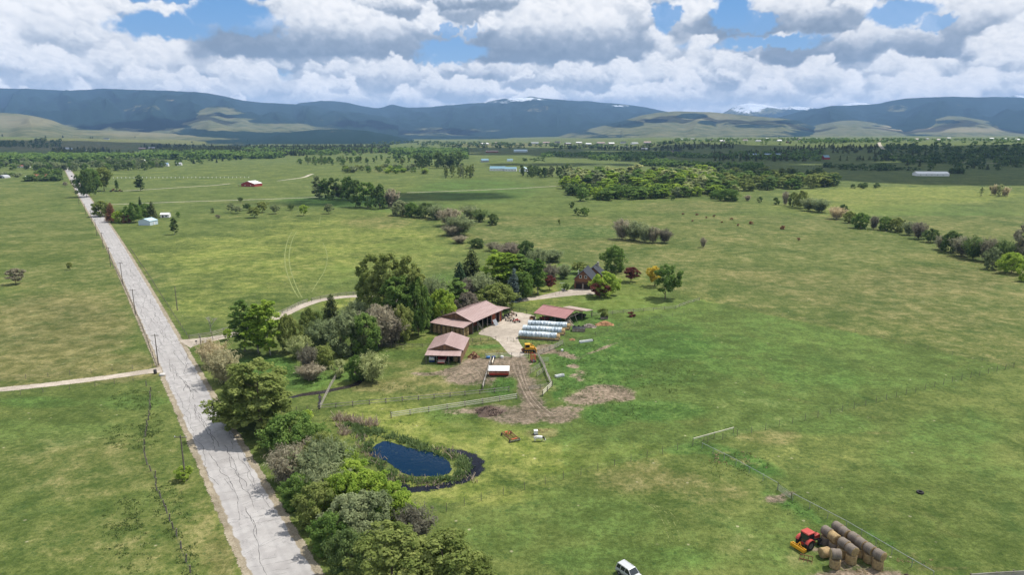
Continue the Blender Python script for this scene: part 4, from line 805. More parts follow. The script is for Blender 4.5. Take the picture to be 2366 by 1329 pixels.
TL = [
 # roadside belt, from the driveway down to the bottom of the picture
 (492,848,788,62,'willow','tan','tan leafless willow at the driveway corner beside the road'),
 (517,885,812,78,'willow','tan','straw coloured willow just above the large olive cottonwood by the road'),
 (598,1000,838,165,'cottonwood','olive','largest olive green cottonwood overhanging the road edge'),
 (560,985,872,110,'cottonwood','olive','lower olive cottonwood leaning over the road shoulder'),
 (642,1048,940,120,'bushy','green','grey green bushy tree below the large olive cottonwood'),
 (612,1035,955,70,'bushy','green','small dark green tree against the road under the cottonwood'),
 (700,1060,965,80,'bushy','green','fresh green bush between the grey tree and the pond inlet'),
 (752,1085,1000,80,'bushy','olive','olive bush in the belt beside the pond inlet'),
 (800,1105,1040,60,'bushy','bright','small bright bush at the upper left pond bank'),
 (905,1180,1118,70,'bushy','bright','small lime bush below the pond overflow'),
 (850,1235,1165,80,'bushy','green','green bush at the centre of the lower roadside belt'),
 (632,1120,1018,95,'willow','gray','grey brown willow nearest the road halfway down the belt'),
 (703,1120,1010,115,'willow','sage','large grey green willow in the middle of the roadside belt'),
 (690,1080,1000,80,'willow','gray','grey willow under the small yellow shrub in the belt'),
 (765,1115,1018,95,'willow','sage','sage willow closest to the pond inlet side of the belt'),
 (725,1165,1060,110,'willow','sage','twiggy willow in the middle of the roadside belt'),
 (660,1175,1085,85,'bushy','green','dark green bush by the road below the grey willows'),
 (705,1215,1100,110,'bushy','olive','olive yellow bush below the mauve willow near the road'),
 (778,1190,1085,100,'bushy','bright','yellow green bush left of the pond overflow'),
 (812,1140,1065,90,'bushy','bright','bright lime green bush near the left end of the pond'),
 (856,1180,1090,105,'bushy','bright','brightest lime green bush at the lower left of the pond'),
 (795,1245,1135,120,'bushy','sage','sage green bush below the lime green bushes'),
 (868,1235,1140,100,'bushy','sage','soft grey green bush below the pond overflow'),
 (925,1215,1142,80,'bushy','bright','yellow green bush at the right end of the roadside belt'),
 (960,1255,1175,80,'willow','mauve','brown twiggy willow behind the large tree at the bottom'),
 (745,1275,1180,95,'bushy','green','green bush at the road verge near the bottom of the belt'),
 (785,1330,1215,110,'bushy','dark','dark green bush at the bottom beside the road'),
 (830,1290,1200,90,'bushy','sage','grey green bush above the large tree at the bottom'),
 (905,1400,1218,190,'cottonwood','olive','large olive tree cut by the bottom edge of the picture, left one of two'),
 (1035,1420,1238,180,'cottonwood','olive','large olive tree cut by the bottom edge of the picture, right one of two'),
 (975,1450,1290,150,'cottonwood','olive','lower olive tree at the very bottom between two larger ones'),
 (706,985,948,36,'shrub','bright','small yellow green shrub behind the roadside belt'),
 (1100,1345,1280,70,'bushy','olive','small olive bush at the bottom right of the large trees'),
 # left of the barns, along the stream
 (566,812,694,58,'aspen','green','dark green aspen, left one of the three by the driveway'),
 (598,818,703,62,'aspen','bright','middle aspen of the three standing by the driveway'),
 (626,822,692,56,'aspen','bright','bright green pale trunked aspen, right one of three by the driveway'),
 (527,786,760,20,'round','bright','small sapling beside the driveway entrance fence'),
 (487,768,728,34,'bare',None,'leafless white branched tree by the driveway fence'),
 (668,815,728,58,'bushy','olive','brownish green tree right of the bright aspen'),
 (718,790,712,48,'bushy','olive','olive tree below the bend of the driveway'),
 (767,752,683,46,'pine','pine','dark conical pine beside the curved driveway'),
 (742,805,742,60,'willow','sage','sage willow below the conical pine'),
 (795,818,728,100,'bushy','sage','wide grey green tree in the middle of the thicket by the stream'),
 (845,815,725,90,'bushy','green','dark rounded tree at the right of the stream thicket'),
 (828,765,697,75,'willow','sage','sage willow under the big cottonwood'),
 (875,800,708,82,'willow','gray','grey willow in front of the tall cottonwoods'),
 (905,795,722,60,'willow','mauve','mauve grey willow in front of the tall cottonwoods'),
 (930,790,705,58,'bushy','olive','olive bush at the foot of the tall cottonwoods'),
 (692,828,778,48,'willow','pale','pale sage bush below the stream thicket'),
 (712,862,802,40,'willow','mauve','thin mauve willow by the stream'),
 (745,848,800,56,'bushy','olive','green bush by the stream below the thicket'),
 (716,878,842,55,'willow','gray','low grey willow beside the long leaning rail fence'),
 (785,870,832,40,'shrub','pale','small feathery green shrub at the top of the rail fence'),
 (823,882,822,46,'bushy','green','green bush at the bend of the stream'),
 (860,882,817,62,'willow','pale','pale yellow willow at the bend of the stream'),
 (866,748,590,78,'cottonwood','olive','tall dark cottonwood, leftmost of the big group behind the meadow'),
 (905,760,588,92,'cottonwood','olive','tall cottonwood in the centre of the big group'),
 (950,768,592,84,'cottonwood','olive','tall cottonwood, rightmost of the big group left of the long barn'),
 (925,775,640,90,'cottonwood','green','lower cottonwood in front of the big group'),
 (968,775,640,54,'bushy','green','narrow green tree between the big group and the long barn'),
 (847,705,640,50,'round','dark','very dark tree on the left flank of the big cottonwood group'),
 # behind the long barn
 (1002,735,640,66,'willow','sage','grey green tree just right of the big cottonwoods'),
 (1022,750,668,66,'bushy','bright','yellow green bush left of the long barn roof'),
 (985,755,690,50,'bushy','green','green bush between big cottonwoods and long barn'),
 (1048,715,645,60,'aspen','green','upright green tree behind the left of the long barn'),
 (1090,662,578,62,'pine','pine','pointed olive conifer above the long barn'),
 (1062,672,608,40,'pine','conifer','small dark conifer left of the pointed olive one'),
 (1078,700,645,52,'willow','mauve','pinkish willow behind the long barn roof'),
 (1112,698,632,60,'willow','sage','sage willow behind the ridge of the long barn'),
 (1083,722,675,50,'bushy','mauve','mauve brown bush at the back of the long barn'),
 (1152,712,655,84,'bushy','olive','wide yellow olive tree at the far corner of the long barn'),
 (1120,706,668,50,'bushy','olive','small olive bush behind the long barn ridge'),
 (1147,668,580,66,'aspen','bright','pale green tall tree, leftmost of the grove behind the long barn'),
 (1175,670,585,70,'aspen','bright','green tree in the middle of the grove behind the long barn'),
 (1200,668,588,66,'aspen','green','tallest light green tree of the grove behind the long barn'),
 (1222,672,606,50,'aspen','green','green tree at the right of the grove behind the long barn'),
 (1208,690,628,52,'bushy','green','soft green tree in front of the grove near the house drive'),
 (1187,694,622,36,'spruce','spruce','blue grey spruce in front of the grove'),
 (1243,680,598,38,'aspen','green','narrow green tree with pale trunk by the house drive'),
 (1271,655,610,36,'willow','mauve','grey mauve willow behind the purple maple'),
 (1302,643,612,36,'willow','sage','rounded sage bush left of the log house'),
 (1270,671,637,28,'round','purple','small purple leaved tree left of the log house'),
 (1215,604,556,44,'bushy','dark','dark green bush at the edge of the meadow above the grove'),
 (1180,596,562,50,'willow','mauve','mauve bush at the edge of the meadow above the grove'),
 (1243,625,575,46,'willow','sage','sage willow above the grove'),
 (1275,605,578,50,'willow','sage','sage shrub right of the bush row above the house'),
 (1062,562,545,32,'willow','gray','grey shrub left end of the row along the meadow edge'),
 (1102,573,550,40,'bushy','dark','dark shrub in the row along the meadow edge'),
 (1140,580,560,36,'willow','gray','grey willow shrub in the row along the meadow edge'),
 # round the house
 (1418,628,568,60,'bushy','green','tall green tree behind the log house'),
 (1396,684,628,64,'bushy','bright','yellow green tree beside the right side of the log house'),
 (1385,688,652,46,'round','purple','purple maple in front of the log house on the lawn'),
 (1458,652,618,38,'round','purple','small purple tree on the lawn right of the log house'),
 (1512,662,616,38,'round','yellow','bright yellow tree beside the round lawn tree'),
 (1537,691,614,64,'round','green','round green tree standing alone on the lawn right of the house'),
 (1336,632,606,38,'round','olive','small tree behind the left of the log house'),
 (1308,672,655,18,'shrub','dark','small dark shrub at the left corner of the log house'),
 (1376,668,648,22,'shrub','dark','dark shrub at the right corner of the log house'),
 (1394,736,712,26,'shrub','olive','spiky green bush beside the wood piles'),
 (1459,732,721,18,'shrub','purple','small purple bush by the paddock fence'),
 # west meadow and homestead
 (37,657,621,38,'round','gray','grey brown tree alone in the left field'),
 (162,624,606,12,'round','olive','tiny sapling alone in the left field'),
 (393,1114,1072,38,'bushy','bright','yellow green bush beside the utility pole at the left'),
 (200,455,394,46,'bushy','dark','dark green tree on the right edge of the far road'),
 (215,443,389,40,'bushy','green','olive tree behind the dark tree by the far road'),
 (241,441,387,38,'round','olive','round tree with a clear trunk right of the far road'),
 (325,441,404,20,'aspen','dark','single slim oval tree in the far meadow'),
 (271,440,415,8,'aspen','green','very small slim tree by the old machinery'),
 (237,500,464,46,'bushy','olive','olive tree at the road side of the pale blue shed yard'),
 (258,513,470,24,'pine','rust','rust brown conifer by the pale blue shed'),
 (275,515,487,30,'bushy','bright','yellow green bush left of the pale blue shed'),
 (310,514,468,42,'bushy','green','bright green tree behind the pale blue shed'),
 (326,490,455,14,'spruce','conifer','small dark spruce behind the pale blue shed'),
 (337,502,470,28,'bushy','green','green tree above the pale blue shed roof'),
 (353,507,467,24,'pine','pine','dark conifer right of the pale blue shed'),
 (292,515,495,20,'shrub','rust','dark red bush beside the pale blue shed'),
 (404,542,502,18,'aspen','dark','slim dark tree below the white trailer shed'),
 (412,502,489,10,'shrub','green','small bush right of the white trailer shed'),
 (152,431,420,10,'round','gray','small grey tree on the left verge of the far road'),
]
for a in TL:
    if a[0] < 730 and a[1] > 1030: a = (a[0]+32, a[1]-4, a[2]+(a[1]-a[2])*.16, a[3]*.92, *a[4:])
    elif a[0] < 850 and a[1] > 1150: a = (a[0]+22, a[1], a[2]+(a[1]-a[2])*.1, a[3]*.95, *a[4:])
    tree(*a)
ORD = 'first second third fourth fifth sixth seventh eighth ninth tenth eleventh twelfth thirteenth fourteenth fifteenth sixteenth seventeenth eighteenth nineteenth twentieth twenty-first twenty-second'.split()
TONE = dict(olive='olive green', green='green', bright='bright green', dark='dark green', sage='grey green', gray='grey', mauve='mauve grey', tan='tan', pale='pale green', purple='purple', rust='rust brown', yellow='yellow', conifer='dark', pine='olive')
def row(L, group, fmt):
    L = sorted(L)
    for i, (px, py, top, w_, k, lf) in enumerate(L): tree(px, py, top, w_, k, lf, f'{TONE[lf]} {fmt}, {ORD[i]} from the left', group)
row([(534,491,471,18,'round','sage'),(550,493,476,22,'round','sage'),(573,486,470,20,'round','dark'),(588,503,478,26,'round','olive'),(606,491,466,28,'round','olive'),(636,494,474,22,'round','sage'),(672,486,473,15,'round','dark'),(702,498,473,20,'round','bright'),(760,494,471,22,'round','sage'),(556,466,456,12,'round','dark')],
    'scattered orchard trees above the fenced meadow', 'orchard tree above the fenced meadow')
row([(491,492,480,8,'shrub','sage'),(503,504,496,12,'shrub','mauve')], 'low shrubs left of the orchard row', 'low shrub at the left end of the orchard row')
row([(738,458,406,36,'mid_aspen','sage'),(752,459,412,30,'mid_aspen','green'),(768,461,410,42,'mid_round','dark'),(805,463,408,44,'mid_round','green'),(822,478,415,40,'mid_round','dark'),(850,480,420,48,'mid_round','green'),(878,482,425,46,'mid_round','dark'),(904,480,436,36,'mid_willow','gray'),(790,460,425,30,'mid_willow','mauve')],
    'dark copse in the middle of the valley', 'tree of the mid valley copse')
row([(925,498,463,44,'bushy','sage'),(952,501,468,40,'bushy','green'),(983,503,468,44,'bushy','dark'),(1008,507,474,44,'willow','sage'),(1038,522,482,52,'willow','gray'),(1062,543,498,54,'willow','sage'),(1085,505,475,40,'willow','sage'),(1108,512,484,38,'willow','dark'),(1139,520,493,26,'bushy','dark'),(1045,545,520,40,'willow','gray')],
    'willow hedge running down to the fenced meadow', 'willow of the hedge above the fenced meadow')
row([(1334,497,480,18,'shrub','dark'),(1351,499,479,24,'shrub','green'),(1322,481,466,14,'shrub','dark')], 'small bushes below the right hand wood', 'small round bush below the right hand wood')
row([(1437,553,507,38,'willow','gray'),(1465,555,512,48,'willow','sage'),(1490,560,520,34,'willow','sage'),(1508,561,524,32,'willow','gray'),(1535,561,529,30,'willow','mauve')], 'grey willow clump alone in the wide meadow', 'willow in the wide meadow clump')
row([(1292,520,506,6,'shrub','olive'),(1624,572,549,14,'willow','gray'),(1555,462,452,12,'shrub','dark')], 'single twiggy shrubs in the wide meadow', 'single twiggy shrub in the wide meadow')
row([(1682,464,436,58,'bushy','green'),(1656,459,438,30,'bushy','green'),(1755,468,454,12,'shrub','dark'),(1727,464,451,14,'willow','gray'),(1793,473,456,20,'shrub','dark'),(1814,474,442,14,'willow','gray'),(1832,477,444,24,'bushy','olive'),(1850,481,440,34,'bushy','olive'),(1868,487,458,36,'willow','sage'),(1892,490,460,40,'willow','sage')],
    'bushes stepping down from the right hand wood', 'bush stepping down from the right hand wood')
row([(1578,496,492,7,'shrub','rust'),(1610,498,493,8,'shrub','rust'),(1632,504,500,6,'shrub','rust'),(1650,501,496,8,'shrub','rust'),(1668,515,511,6,'shrub','rust'),(1690,508,503,8,'shrub','rust'),(1705,522,517,7,'shrub','rust'),(1735,518,511,10,'shrub','rust'),(1808,530,521,11,'shrub','rust'),(1600,512,508,6,'shrub','rust'),(1845,556,549,9,'shrub','rust')], 'small rust coloured bushes in the wide right meadow', 'small bush in the wide right meadow')
row([(1933,506,478,36,'willow','tan'),(1948,495,472,20,'bushy','dark'),(1962,515,488,30,'bushy','olive'),(1988,527,492,46,'bushy','green'),(2018,530,500,18,'willow','mauve'),(2045,532,500,36,'bushy','green'),(2072,536,503,40,'bushy','olive'),(2100,543,512,34,'willow','sage'),(2122,552,514,34,'willow','mauve'),(2150,560,528,36,'bushy','dark'),(2175,577,545,30,'willow','gray'),(2195,583,534,46,'bushy','dark'),(2222,592,548,44,'willow','gray'),(2248,600,548,46,'willow','dark'),(2280,604,550,40,'willow','gray'),(2292,622,572,34,'bushy','sage'),(2316,610,556,44,'willow','dark'),(2336,632,584,52,'bushy','bright'),(2358,612,515,46,'mid_round','gray'),(2366,650,610,36,'shrub','bright'),(2385,600,530,60,'bushy','dark')],
    'hedgerow of willows running down the right edge', 'willow or bush of the right edge hedgerow')
# woods made of single trees
def grove(n, corners, htm, wm, kinds, label, group, seed, by_label=None):
    """n trees scattered over a ground quad given by 4 photo pixels (bl, br, tr, tl)"""
    rs = random.Random(seed); c = [at(*p)[:2] for p in corners]; pts = []
    for _ in range(n*30):
        if len(pts) >= n: break
        u, v = rs.random(), rs.random(); p = (c[0]*(1-u)+c[1]*u)*(1-v)+(c[3]*(1-u)+c[2]*u)*v
        dmin = wm[0]*.55
        if all(np.hypot(*(p-q)) > dmin for q in pts): pts.append(p)
    for p in pts:
        k, lf = rs.choice(kinds); h_ = rs.uniform(*htm); w_ = rs.uniform(*wm)*(0.55 if 'aspen' in k or 'conifer' in k else 1)*(1.45 if group.startswith('broadleaf') and 'aspen' in k else 1)
        sh = 'slim' if 'aspen' in k else ('pointed' if 'conifer' in k else ('low' if 'willow' in k else 'round'))
        tree(0, 0, 0, 0, k, lf, f'{TONE[lf]} {sh} {label}', group, loc=(p[0], p[1], float(zt(p[0], p[1]))), hw=(h_, w_))
G = 'broadleaf trees of the right valley wood'; Lb = 'tree of the right valley wood'
KW = [('mid_round','green'),('mid_round','bright'),('mid_aspen','bright'),('mid_aspen','sage'),('mid_aspen','olive'),('mid_aspen','pale'),('mid_aspen','green')]
grove(120, [(1300,436),(1660,446),(1640,404),(1300,408)], (12, 18), (15, 23), KW, Lb, G, 1)
grove(80, [(1660,446),(1945,434),(1900,412),(1640,404)], (11, 16), (14, 21), [('mid_round','dark'),('mid_round','green'),('mid_aspen','olive'),('mid_round','olive')], Lb, G, 2)
grove(50, [(1342,466),(1560,458),(1560,446),(1342,450)], (9, 13), (11, 16), [('mid_aspen','bright'),('mid_aspen','green'),('mid_round','green')], Lb, G, 3)
grove(24, [(1560,458),(1700,452),(1700,440),(1560,446)], (10, 13), (13, 18), KW, Lb, G, 31)
grove(12, [(1312,452),(1375,450),(1375,440),(1312,440)], (8, 11), (9, 12), [('mid_round','dark'),('mid_willow','dark')], Lb, G, 32)
grove(26, [(1200,412),(1320,412),(1320,402),(1200,402)], (13, 17), (10, 13), [('mid_aspen','dark'),('mid_round','dark'),('mid_aspen','sage')], 'tree of the grove beside white farm buildings', 'dark grove right of the white farm buildings', 4)
grove(16, [(1030,413),(1094,413),(1094,406),(1030,406)], (15, 19), (9, 12), [('mid_aspen','sage'),('mid_aspen','olive')], 'aspen in the grove left of white farm buildings', 'aspen grove left of the white farm buildings', 5)
grove(15, [(965,392),(1065,390),(1065,382),(965,382)], (22, 30), (16, 22), [('mid_round','dark')], 'tree in the clump behind the aspen grove', 'large dark trees behind the aspen grove', 6)
grove(34, [(790,400),(985,403),(985,390),(790,390)], (7, 11), (9, 14), [('mid_round','green'),('mid_round','olive'),('mid_willow','sage'),('mid_willow','bright')], 'bush in the loose mid valley row', 'bushes in the loose mid valley row', 7)
grove(44, [(690,382),(960,384),(960,370),(690,372)], (10, 15), (10, 14), [('mid_aspen','green'),('mid_round','green'),('mid_aspen','olive')], 'tree of the long green wood in the middle distance', 'long green wood in the middle distance', 8)
grove(55, [(0,392),(150,396),(150,376),(0,374)], (10, 15), (11, 16), [('mid_round','green'),('mid_round','dark'),('mid_willow','sage')], 'tree of the woods left of the far end of the road', 'woods left of the far end of the road', 9)
grove(55, [(165,398),(330,394),(420,378),(160,378)], (11, 16), (12, 17), [('mid_round','green'),('mid_round','sage'),('mid_round','dark')], 'tree of the woods right of the far end of the road', 'woods right of the far end of the road', 10)
grove(26, [(330,390),(560,371),(560,366),(330,378)], (8, 13), (9, 13), [('mid_round','green'),('mid_conifer','conifer')], 'tree round the far houses behind the red barn', 'trees round the far houses behind the red barn', 11)
grove(7, [(0,409),(60,411),(60,405),(0,405)], (4, 6), (9, 12), [('mid_willow','sage'),('mid_round','green')], 'bush behind the grey arched shed', 'low bushes behind the grey arched shed', 12)
grove(10, [(85,412),(150,412),(150,402),(85,402)], (8, 13), (10, 13), [('mid_round','dark'),('mid_round','green')], 'tree beside the brick coloured house', 'trees beside the brick coloured house', 13)
grove(45, [(2080,385),(2366,402),(2366,348),(2080,350)], (9, 14), (9, 13), [('mid_round','dark'),('mid_round','green'),('mid_conifer','pine'),('mid_round','dark')], 'tree on the slope of the right hand bench', 'dark trees on the slope of the right hand bench', 14)
grove(12, [(2190,402),(2225,402),(2225,399),(2190,399)], (8, 10), (8, 11), [('mid_round','dark')], 'bush right of the long white farm shed', 'dark bushes right of the long white farm shed', 15)
grove(9, [(1970,437),(2040,437),(2040,431),(1970,431)], (4, 6), (6, 8), [('mid_round','dark')], 'bush at the right end of the wood', 'small dark bushes at the right end of the wood', 16)
grove(6, [(2265,455),(2325,455),(2325,450),(2265,450)], (9, 12), (8, 10), [('mid_aspen','pale'),('mid_willow','tan')], 'spring tree alone in the right hand meadow', 'pale spring trees in the right hand meadow', 17)
# far woods that read as a mass
def wood(name, n, quadsP, hm, wm, leafm, conif, seed, nleaf=26, thr=.44):
    rs = np.random.RandomState(seed); QQ = []; TT = []
    if conif: base = [conifer(900+i, 1, .22, 7, 3, .16) for i in range(3)]
    else: base = [leaves_broad(900+i, 1, .5, .05, p_top, 6, nleaf//6+1, .34, shell=.4, rcl=(.35, .6)) for i in range(4)]
    tot = n//len(quadsP)
    for cn in quadsP:
        c = [at(*p)[:2] for p in cn]
        for _ in range(tot):
            u, v = rs.rand(), rs.rand(); p = (c[0]*(1-u)+c[1]*u)*(1-v)+(c[3]*(1-u)+c[2]*u)*v
            if vnoise(np.array(p[0]/140.0+50), np.array(p[1]/140.0+50), seed) < thr: continue
            q, t_ = base[rs.randint(len(base))]; h_ = rs.uniform(*hm); w_ = rs.uniform(*wm); a = rs.uniform(0, 6.28); ca, sa = math.cos(a), math.sin(a)
            R2 = np.stack([q[..., 0]*ca-q[..., 1]*sa, q[..., 0]*sa+q[..., 1]*ca, q[..., 2]], -1)*np.array([w_, w_, h_])+np.array([p[0], p[1], float(zt(p[0], p[1]))])
            QQ.append(R2); TT.append(np.clip(t_*.5+rs.rand()*.5, 0, 1))
    o = obj(name, quads(name, np.concatenate(QQ), np.concatenate(TT), LM[leafm])); struct(o, 'stuff'); o['label'] = None if False else ''
    del o['label']; return o
wood('far_conifer_wood', 2300, [[(120,362),(700,362),(800,344),(120,346)],[(300,352),(900,356),(900,338),(300,338)]], (10, 19), (13, 20), 'pine', True, 1)
wood('far_broadleaf_wood', 2600, [[(-60,378),(330,376),(330,366),(-60,366)],[(330,370),(700,366),(700,356),(330,358)]], (10, 17), (14, 21), 'green', False, 2)
wood('far_broadleaf_wood', 2000, [[(560,358),(1000,360),(1000,346),(560,346)],[(900,366),(1080,368),(1080,350),(900,350)]], (10, 16), (12, 18), 'green', False, 3)
wood('far_broadleaf_wood', 2000, [[(1240,372),(1640,378),(1640,352),(1260,352)],[(1480,384),(1760,392),(1760,372),(1480,368)],[(1330,366),(1900,372),(1900,352),(1330,350)]], (7, 13), (11, 17), 'green', False, 4)
wood('far_conifer_wood', 800, [[(1640,374),(2050,374),(2030,338),(1640,340)],[(1300,350),(1700,352),(1700,334),(1300,334)]], (8, 14), (10, 16), 'pine', True, 5)
wood('far_broadleaf_wood', 900, [[(1900,336),(2420,338),(2420,322),(1900,322)],[(1560,334),(1960,334),(1960,322),(1560,322)]], (7, 12), (12, 18), 'green', False, 6)
wood('far_broadleaf_wood', 160, [[(0,342),(140,342),(140,325),(0,325)]], (8, 14), (12, 18), 'dark', False, 13)
wood('far_broadleaf_wood', 500, [[(860,340),(1560,340),(1560,327),(860,327)]], (9, 16), (16, 26), 'dark', False, 7)
wood('far_hedges', 260, [[(1480,398),(1640,400),(1640,396),(1480,394)],[(1900,388),(2060,390),(2060,384),(1900,384)],[(1210,372),(1480,380),(1480,376),(1210,369)],[(1940,393),(2180,399),(2180,395),(1940,390)],[(60,420),(140,418),(140,415),(60,415)]], (4, 8), (9, 14), 'dark', False, 8)
wood('far_broadleaf_wood', 420, [[(2020,372),(2366,388),(2400,340),(2050,338)]], (8, 15), (11, 17), 'dark', False, 9)
wood('far_conifer_wood', 240, [[(0,318),(330,322),(330,300),(0,300)],[(420,330),(700,330),(640,308),(430,306)]], (9, 16), (12, 20), 'conifer', True, 12)
# ------------------------------------------------------------ building materials
M_roofm = mat('brown_metal_roof', (0.37, 0.265, 0.245), .5, .2, .5, c2=(0.27, 0.175, 0.155), spec=.4, stretch=(.25, 2.2, .25), bump=.1)
M_roofr = mat('red_metal_roof', (0.34, 0.165, 0.155), .45, .15, .5, c2=(0.24, 0.115, 0.105), spec=.4)
M_rooft = mat('tan_metal_roof', (0.40, 0.31, 0.26), .5, .15, .5, c2=(0.33, 0.24, 0.2))
M_board = mat('barn_boards', (0.26, 0.145, 0.075), .85, .35, 1.6, c2=(0.11, 0.065, 0.04), stretch=(3.0, 3.0, .25), bump=.4)
M_redboard = mat('red_barn_boards', (0.24, 0.062, 0.026), .85, .3, 1.6, c2=(0.14, 0.045, 0.025), stretch=(3.0, 3.0, .25))
M_post = mat('weathered_post', (0.19, 0.165, 0.135), .9, .3, 2.0, c2=(0.09, 0.075, 0.06))
M_rail = mat('weathered_rail', (0.38, 0.35, 0.30), .9, .25, 1.2, c2=(0.22, 0.195, 0.16))
M_palerail = mat('pale_new_board', (0.78, 0.72, 0.58), .85, .15, 1.2, c2=(0.62, 0.55, 0.42))
M_pipe = mat('dark_pipe', (0.07, 0.065, 0.06), .6, .2, 3.0, metal=.3)
M_galv = mat('galvanised_pipe', (0.45, 0.46, 0.46), .4, .2, 3.0, metal=.6)
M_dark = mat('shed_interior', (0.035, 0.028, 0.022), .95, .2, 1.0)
M_white = mat('white_paint', (0.74, 0.74, 0.72), .6, .15, 1.5, c2=(0.55, 0.53, 0.5))
M_glass = mat('dark_glass', (0.02, 0.025, 0.03), .08, .05, 1.0, spec=.6)
M_slate = mat('slate_shingles', (0.050, 0.054, 0.062), .8, .3, 3.0, c2=(0.045, 0.05, 0.06), bump=.3, spec=.1)
M_log = mat('log_wall', (0.27, 0.125, 0.065), .8, .3, 1.2, c2=(0.11, 0.05, 0.03), stretch=(.4, .4, 5), bump=.4)
M_redp = mat('red_paint', (0.42, 0.04, 0.025), .45, .22, 2.0, c2=(0.26, 0.03, 0.02), spec=.5)
M_rust = mat('rusty_steel', (0.20, 0.075, 0.035), .8, .35, 2.5, c2=(0.10, 0.05, 0.035))
M_yel = mat('yellow_paint', (0.72, 0.36, 0.02), .45, .2, 2.0, c2=(0.5, 0.24, 0.02))
M_rub = mat('tyre_rubber', (0.022, 0.021, 0.02), .85, .2, 3.0)
M_steel = mat('dull_steel', (0.22, 0.21, 0.2), .5, .3, 2.0, metal=.4, c2=(0.12, 0.1, 0.09))
M_hay = mat('hay', (0.42, 0.30, 0.145), .95, .45, 3.5, c2=(0.26, 0.18, 0.09), bump=.8)
M_oldhay = mat('weathered_hay', (0.235, 0.195, 0.155), .95, .45, 3.0, c2=(0.14, 0.115, 0.095), bump=.8, stretch=(5, 1, 1))
M_tarp = mat('white_plastic_tarp', (0.58, 0.63, 0.66), .4, .33, 1.4, c2=(0.24, 0.31, 0.36), spec=.4, bump=1.0, stretch=(2.5, .6, .6))
def seams(mb, a, b, c, d, step=.95, h_=.05):
    """raised ribs running down a roof plane a-b (eave) to d-c (ridge)"""
    a, b, c, d = [Vector(tuple(map(float, q))) for q in (a, b, c, d)]; n = max(2, int((b-a).length/step))
    up = (b-a).cross(d-a).normalized(); up = -up if up.z < 0 else up
    for i in range(n+1):
        u = i/n; p, q = a.lerp(b, u)+up*h_*.4, d.lerp(c, u)+up*h_*.4; mb.beam(p, q, .05, h_)
def wall_boards(mb, p0, p1, z0, z1, th=.08, step=.0):
    p0, p1 = Vector((*p0, 0)), Vector((*p1, 0)); m_ = (p0+p1)/2; d = p1-p0; mb.box((m_.x, m_.y, (z0+z1)/2), (d.length, th, z1-z0), math.atan2(d.y, d.x))
def gable_tri(mb, x, hw, e, r, th=.1, z0=None):
    z0 = e if z0 is None else z0; b = len(mb.v)
    for xx in (x-th/2, x+th/2): mb.v += [(xx, -hw, z0), (xx, hw, z0), (xx, hw, e), (xx, 0, r), (xx, -hw, e)] if z0 < e else [(xx, -hw, e), (xx, hw, e), (xx, 0, r)]
    n = 5 if z0 < e else 3
    mb.f.append(tuple(b+i for i in range(n))); mb.f.append(tuple(b+n+i for i in reversed(range(n)))); mb.mi += [mb.cur]*2
    for i in range(n): j = (i+1) % n; mb.f.append((b+i, b+n+i, b+n+j, b+j)); mb.mi.append(mb.cur)
def roof2(name, par, x0, x1, hw, e, r, m_, th=.14, rib=.95):
    for s in (-1, 1):
        mb = MB(); mb.slab([(x0, s*hw, e), (x1, s*hw, e), (x1, s*.0, r), (x0, s*.0, r)], th); seams(mb, (x0+.02, s*hw, e), (x1-.02, s*hw, e), (x1-.02, 0, r), (x0+.02, 0, r), rib)
        o = mb.build(name, m_, par)
    mb = MB(); mb.box(((x0+x1)/2, 0, r+.05), (x1-x0+.05, .35, .06)); mb.build('ridge_cap', m_, par)
def shed_roof(par, pts, m_, th=.12, name='lean_to_roof'):
    mb = MB(); mb.slab(pts, th); seams(mb, *pts); return mb.build(name, m_, par)
# ------------------------------------------------------------ long barn
bx_, by_, bth, bhw, bL, be, brg, bld, bll, blh = -18.71, 218.68, 1.05, 7.0, 19.31, 4.13, 6.5, 5.42, 3.55, 4.15
big = thing('long_barn', 'long brown roofed pole barn with open bays and hay stacked under its lean-to', 'barn', (bx_, by_, 0), bth)
roof2('roof', big, 0, bL, bhw, be, brg, M_roofm)
shed_roof(big, [(-bld, -bhw+.3, bll), (-bld, bhw-.3, bll), (-.03, bhw-.3, blh), (-.03, -bhw+.3, blh)], M_roofm)
shed_roof(big, [(bL+bld, bhw-.3, bll), (bL+bld, -bhw+.3, bll), (bL+.03, -bhw+.3, blh), (bL+.03, bhw-.3, blh)], M_roofm)
mb = MB(); gable_tri(mb, .35, bhw-.5, be-.1, brg-.35); mb.build('gable_wall', M_board, big)
mb = MB(); gable_tri(mb, bL-.35, bhw-.5, be-.1, brg-.35); mb.build('gable_wall', M_board, big)
mb = MB(); wall_boards(mb, (.35, -bhw+.75), (.35, bhw-.7), 0, be-.1); mb.build('end_wall', M_board, big)
mb = MB(); wall_boards(mb, (.4, bhw-.7), (bL-.4, bhw-.7), 0, be-.12); mb.build('back_wall', M_board, big)
mb = MB(); wall_boards(mb, (bL-.35, -bhw+.9), (bL-.35, bhw-.75), 0, be-.1); mb.build('end_wall', M_redboard, big)
mb = MB(); wall_boards(mb, (.5, -bhw+5.2), (10, -bhw+5.2), 0, be-.1); mb.build('inner_wall', M_redboard, big)
for (a, b) in ((12.2, 14.9), (17.3, 19.0)):
    mb = MB(); wall_boards(mb, (a, -bhw+.62), (b, -bhw+.62), 0, be-.15); mb.build('wall_panel', M_redboard, big)
for x in (.35, 3.4, 6.4, 9.4, 12.1, 15.0, 17.2, 19.0):
    mb = MB(); mb.box((x, -bhw+.5, be/2-.05), (.22, .22, be-.15)); mb.build('post', M_post, big)
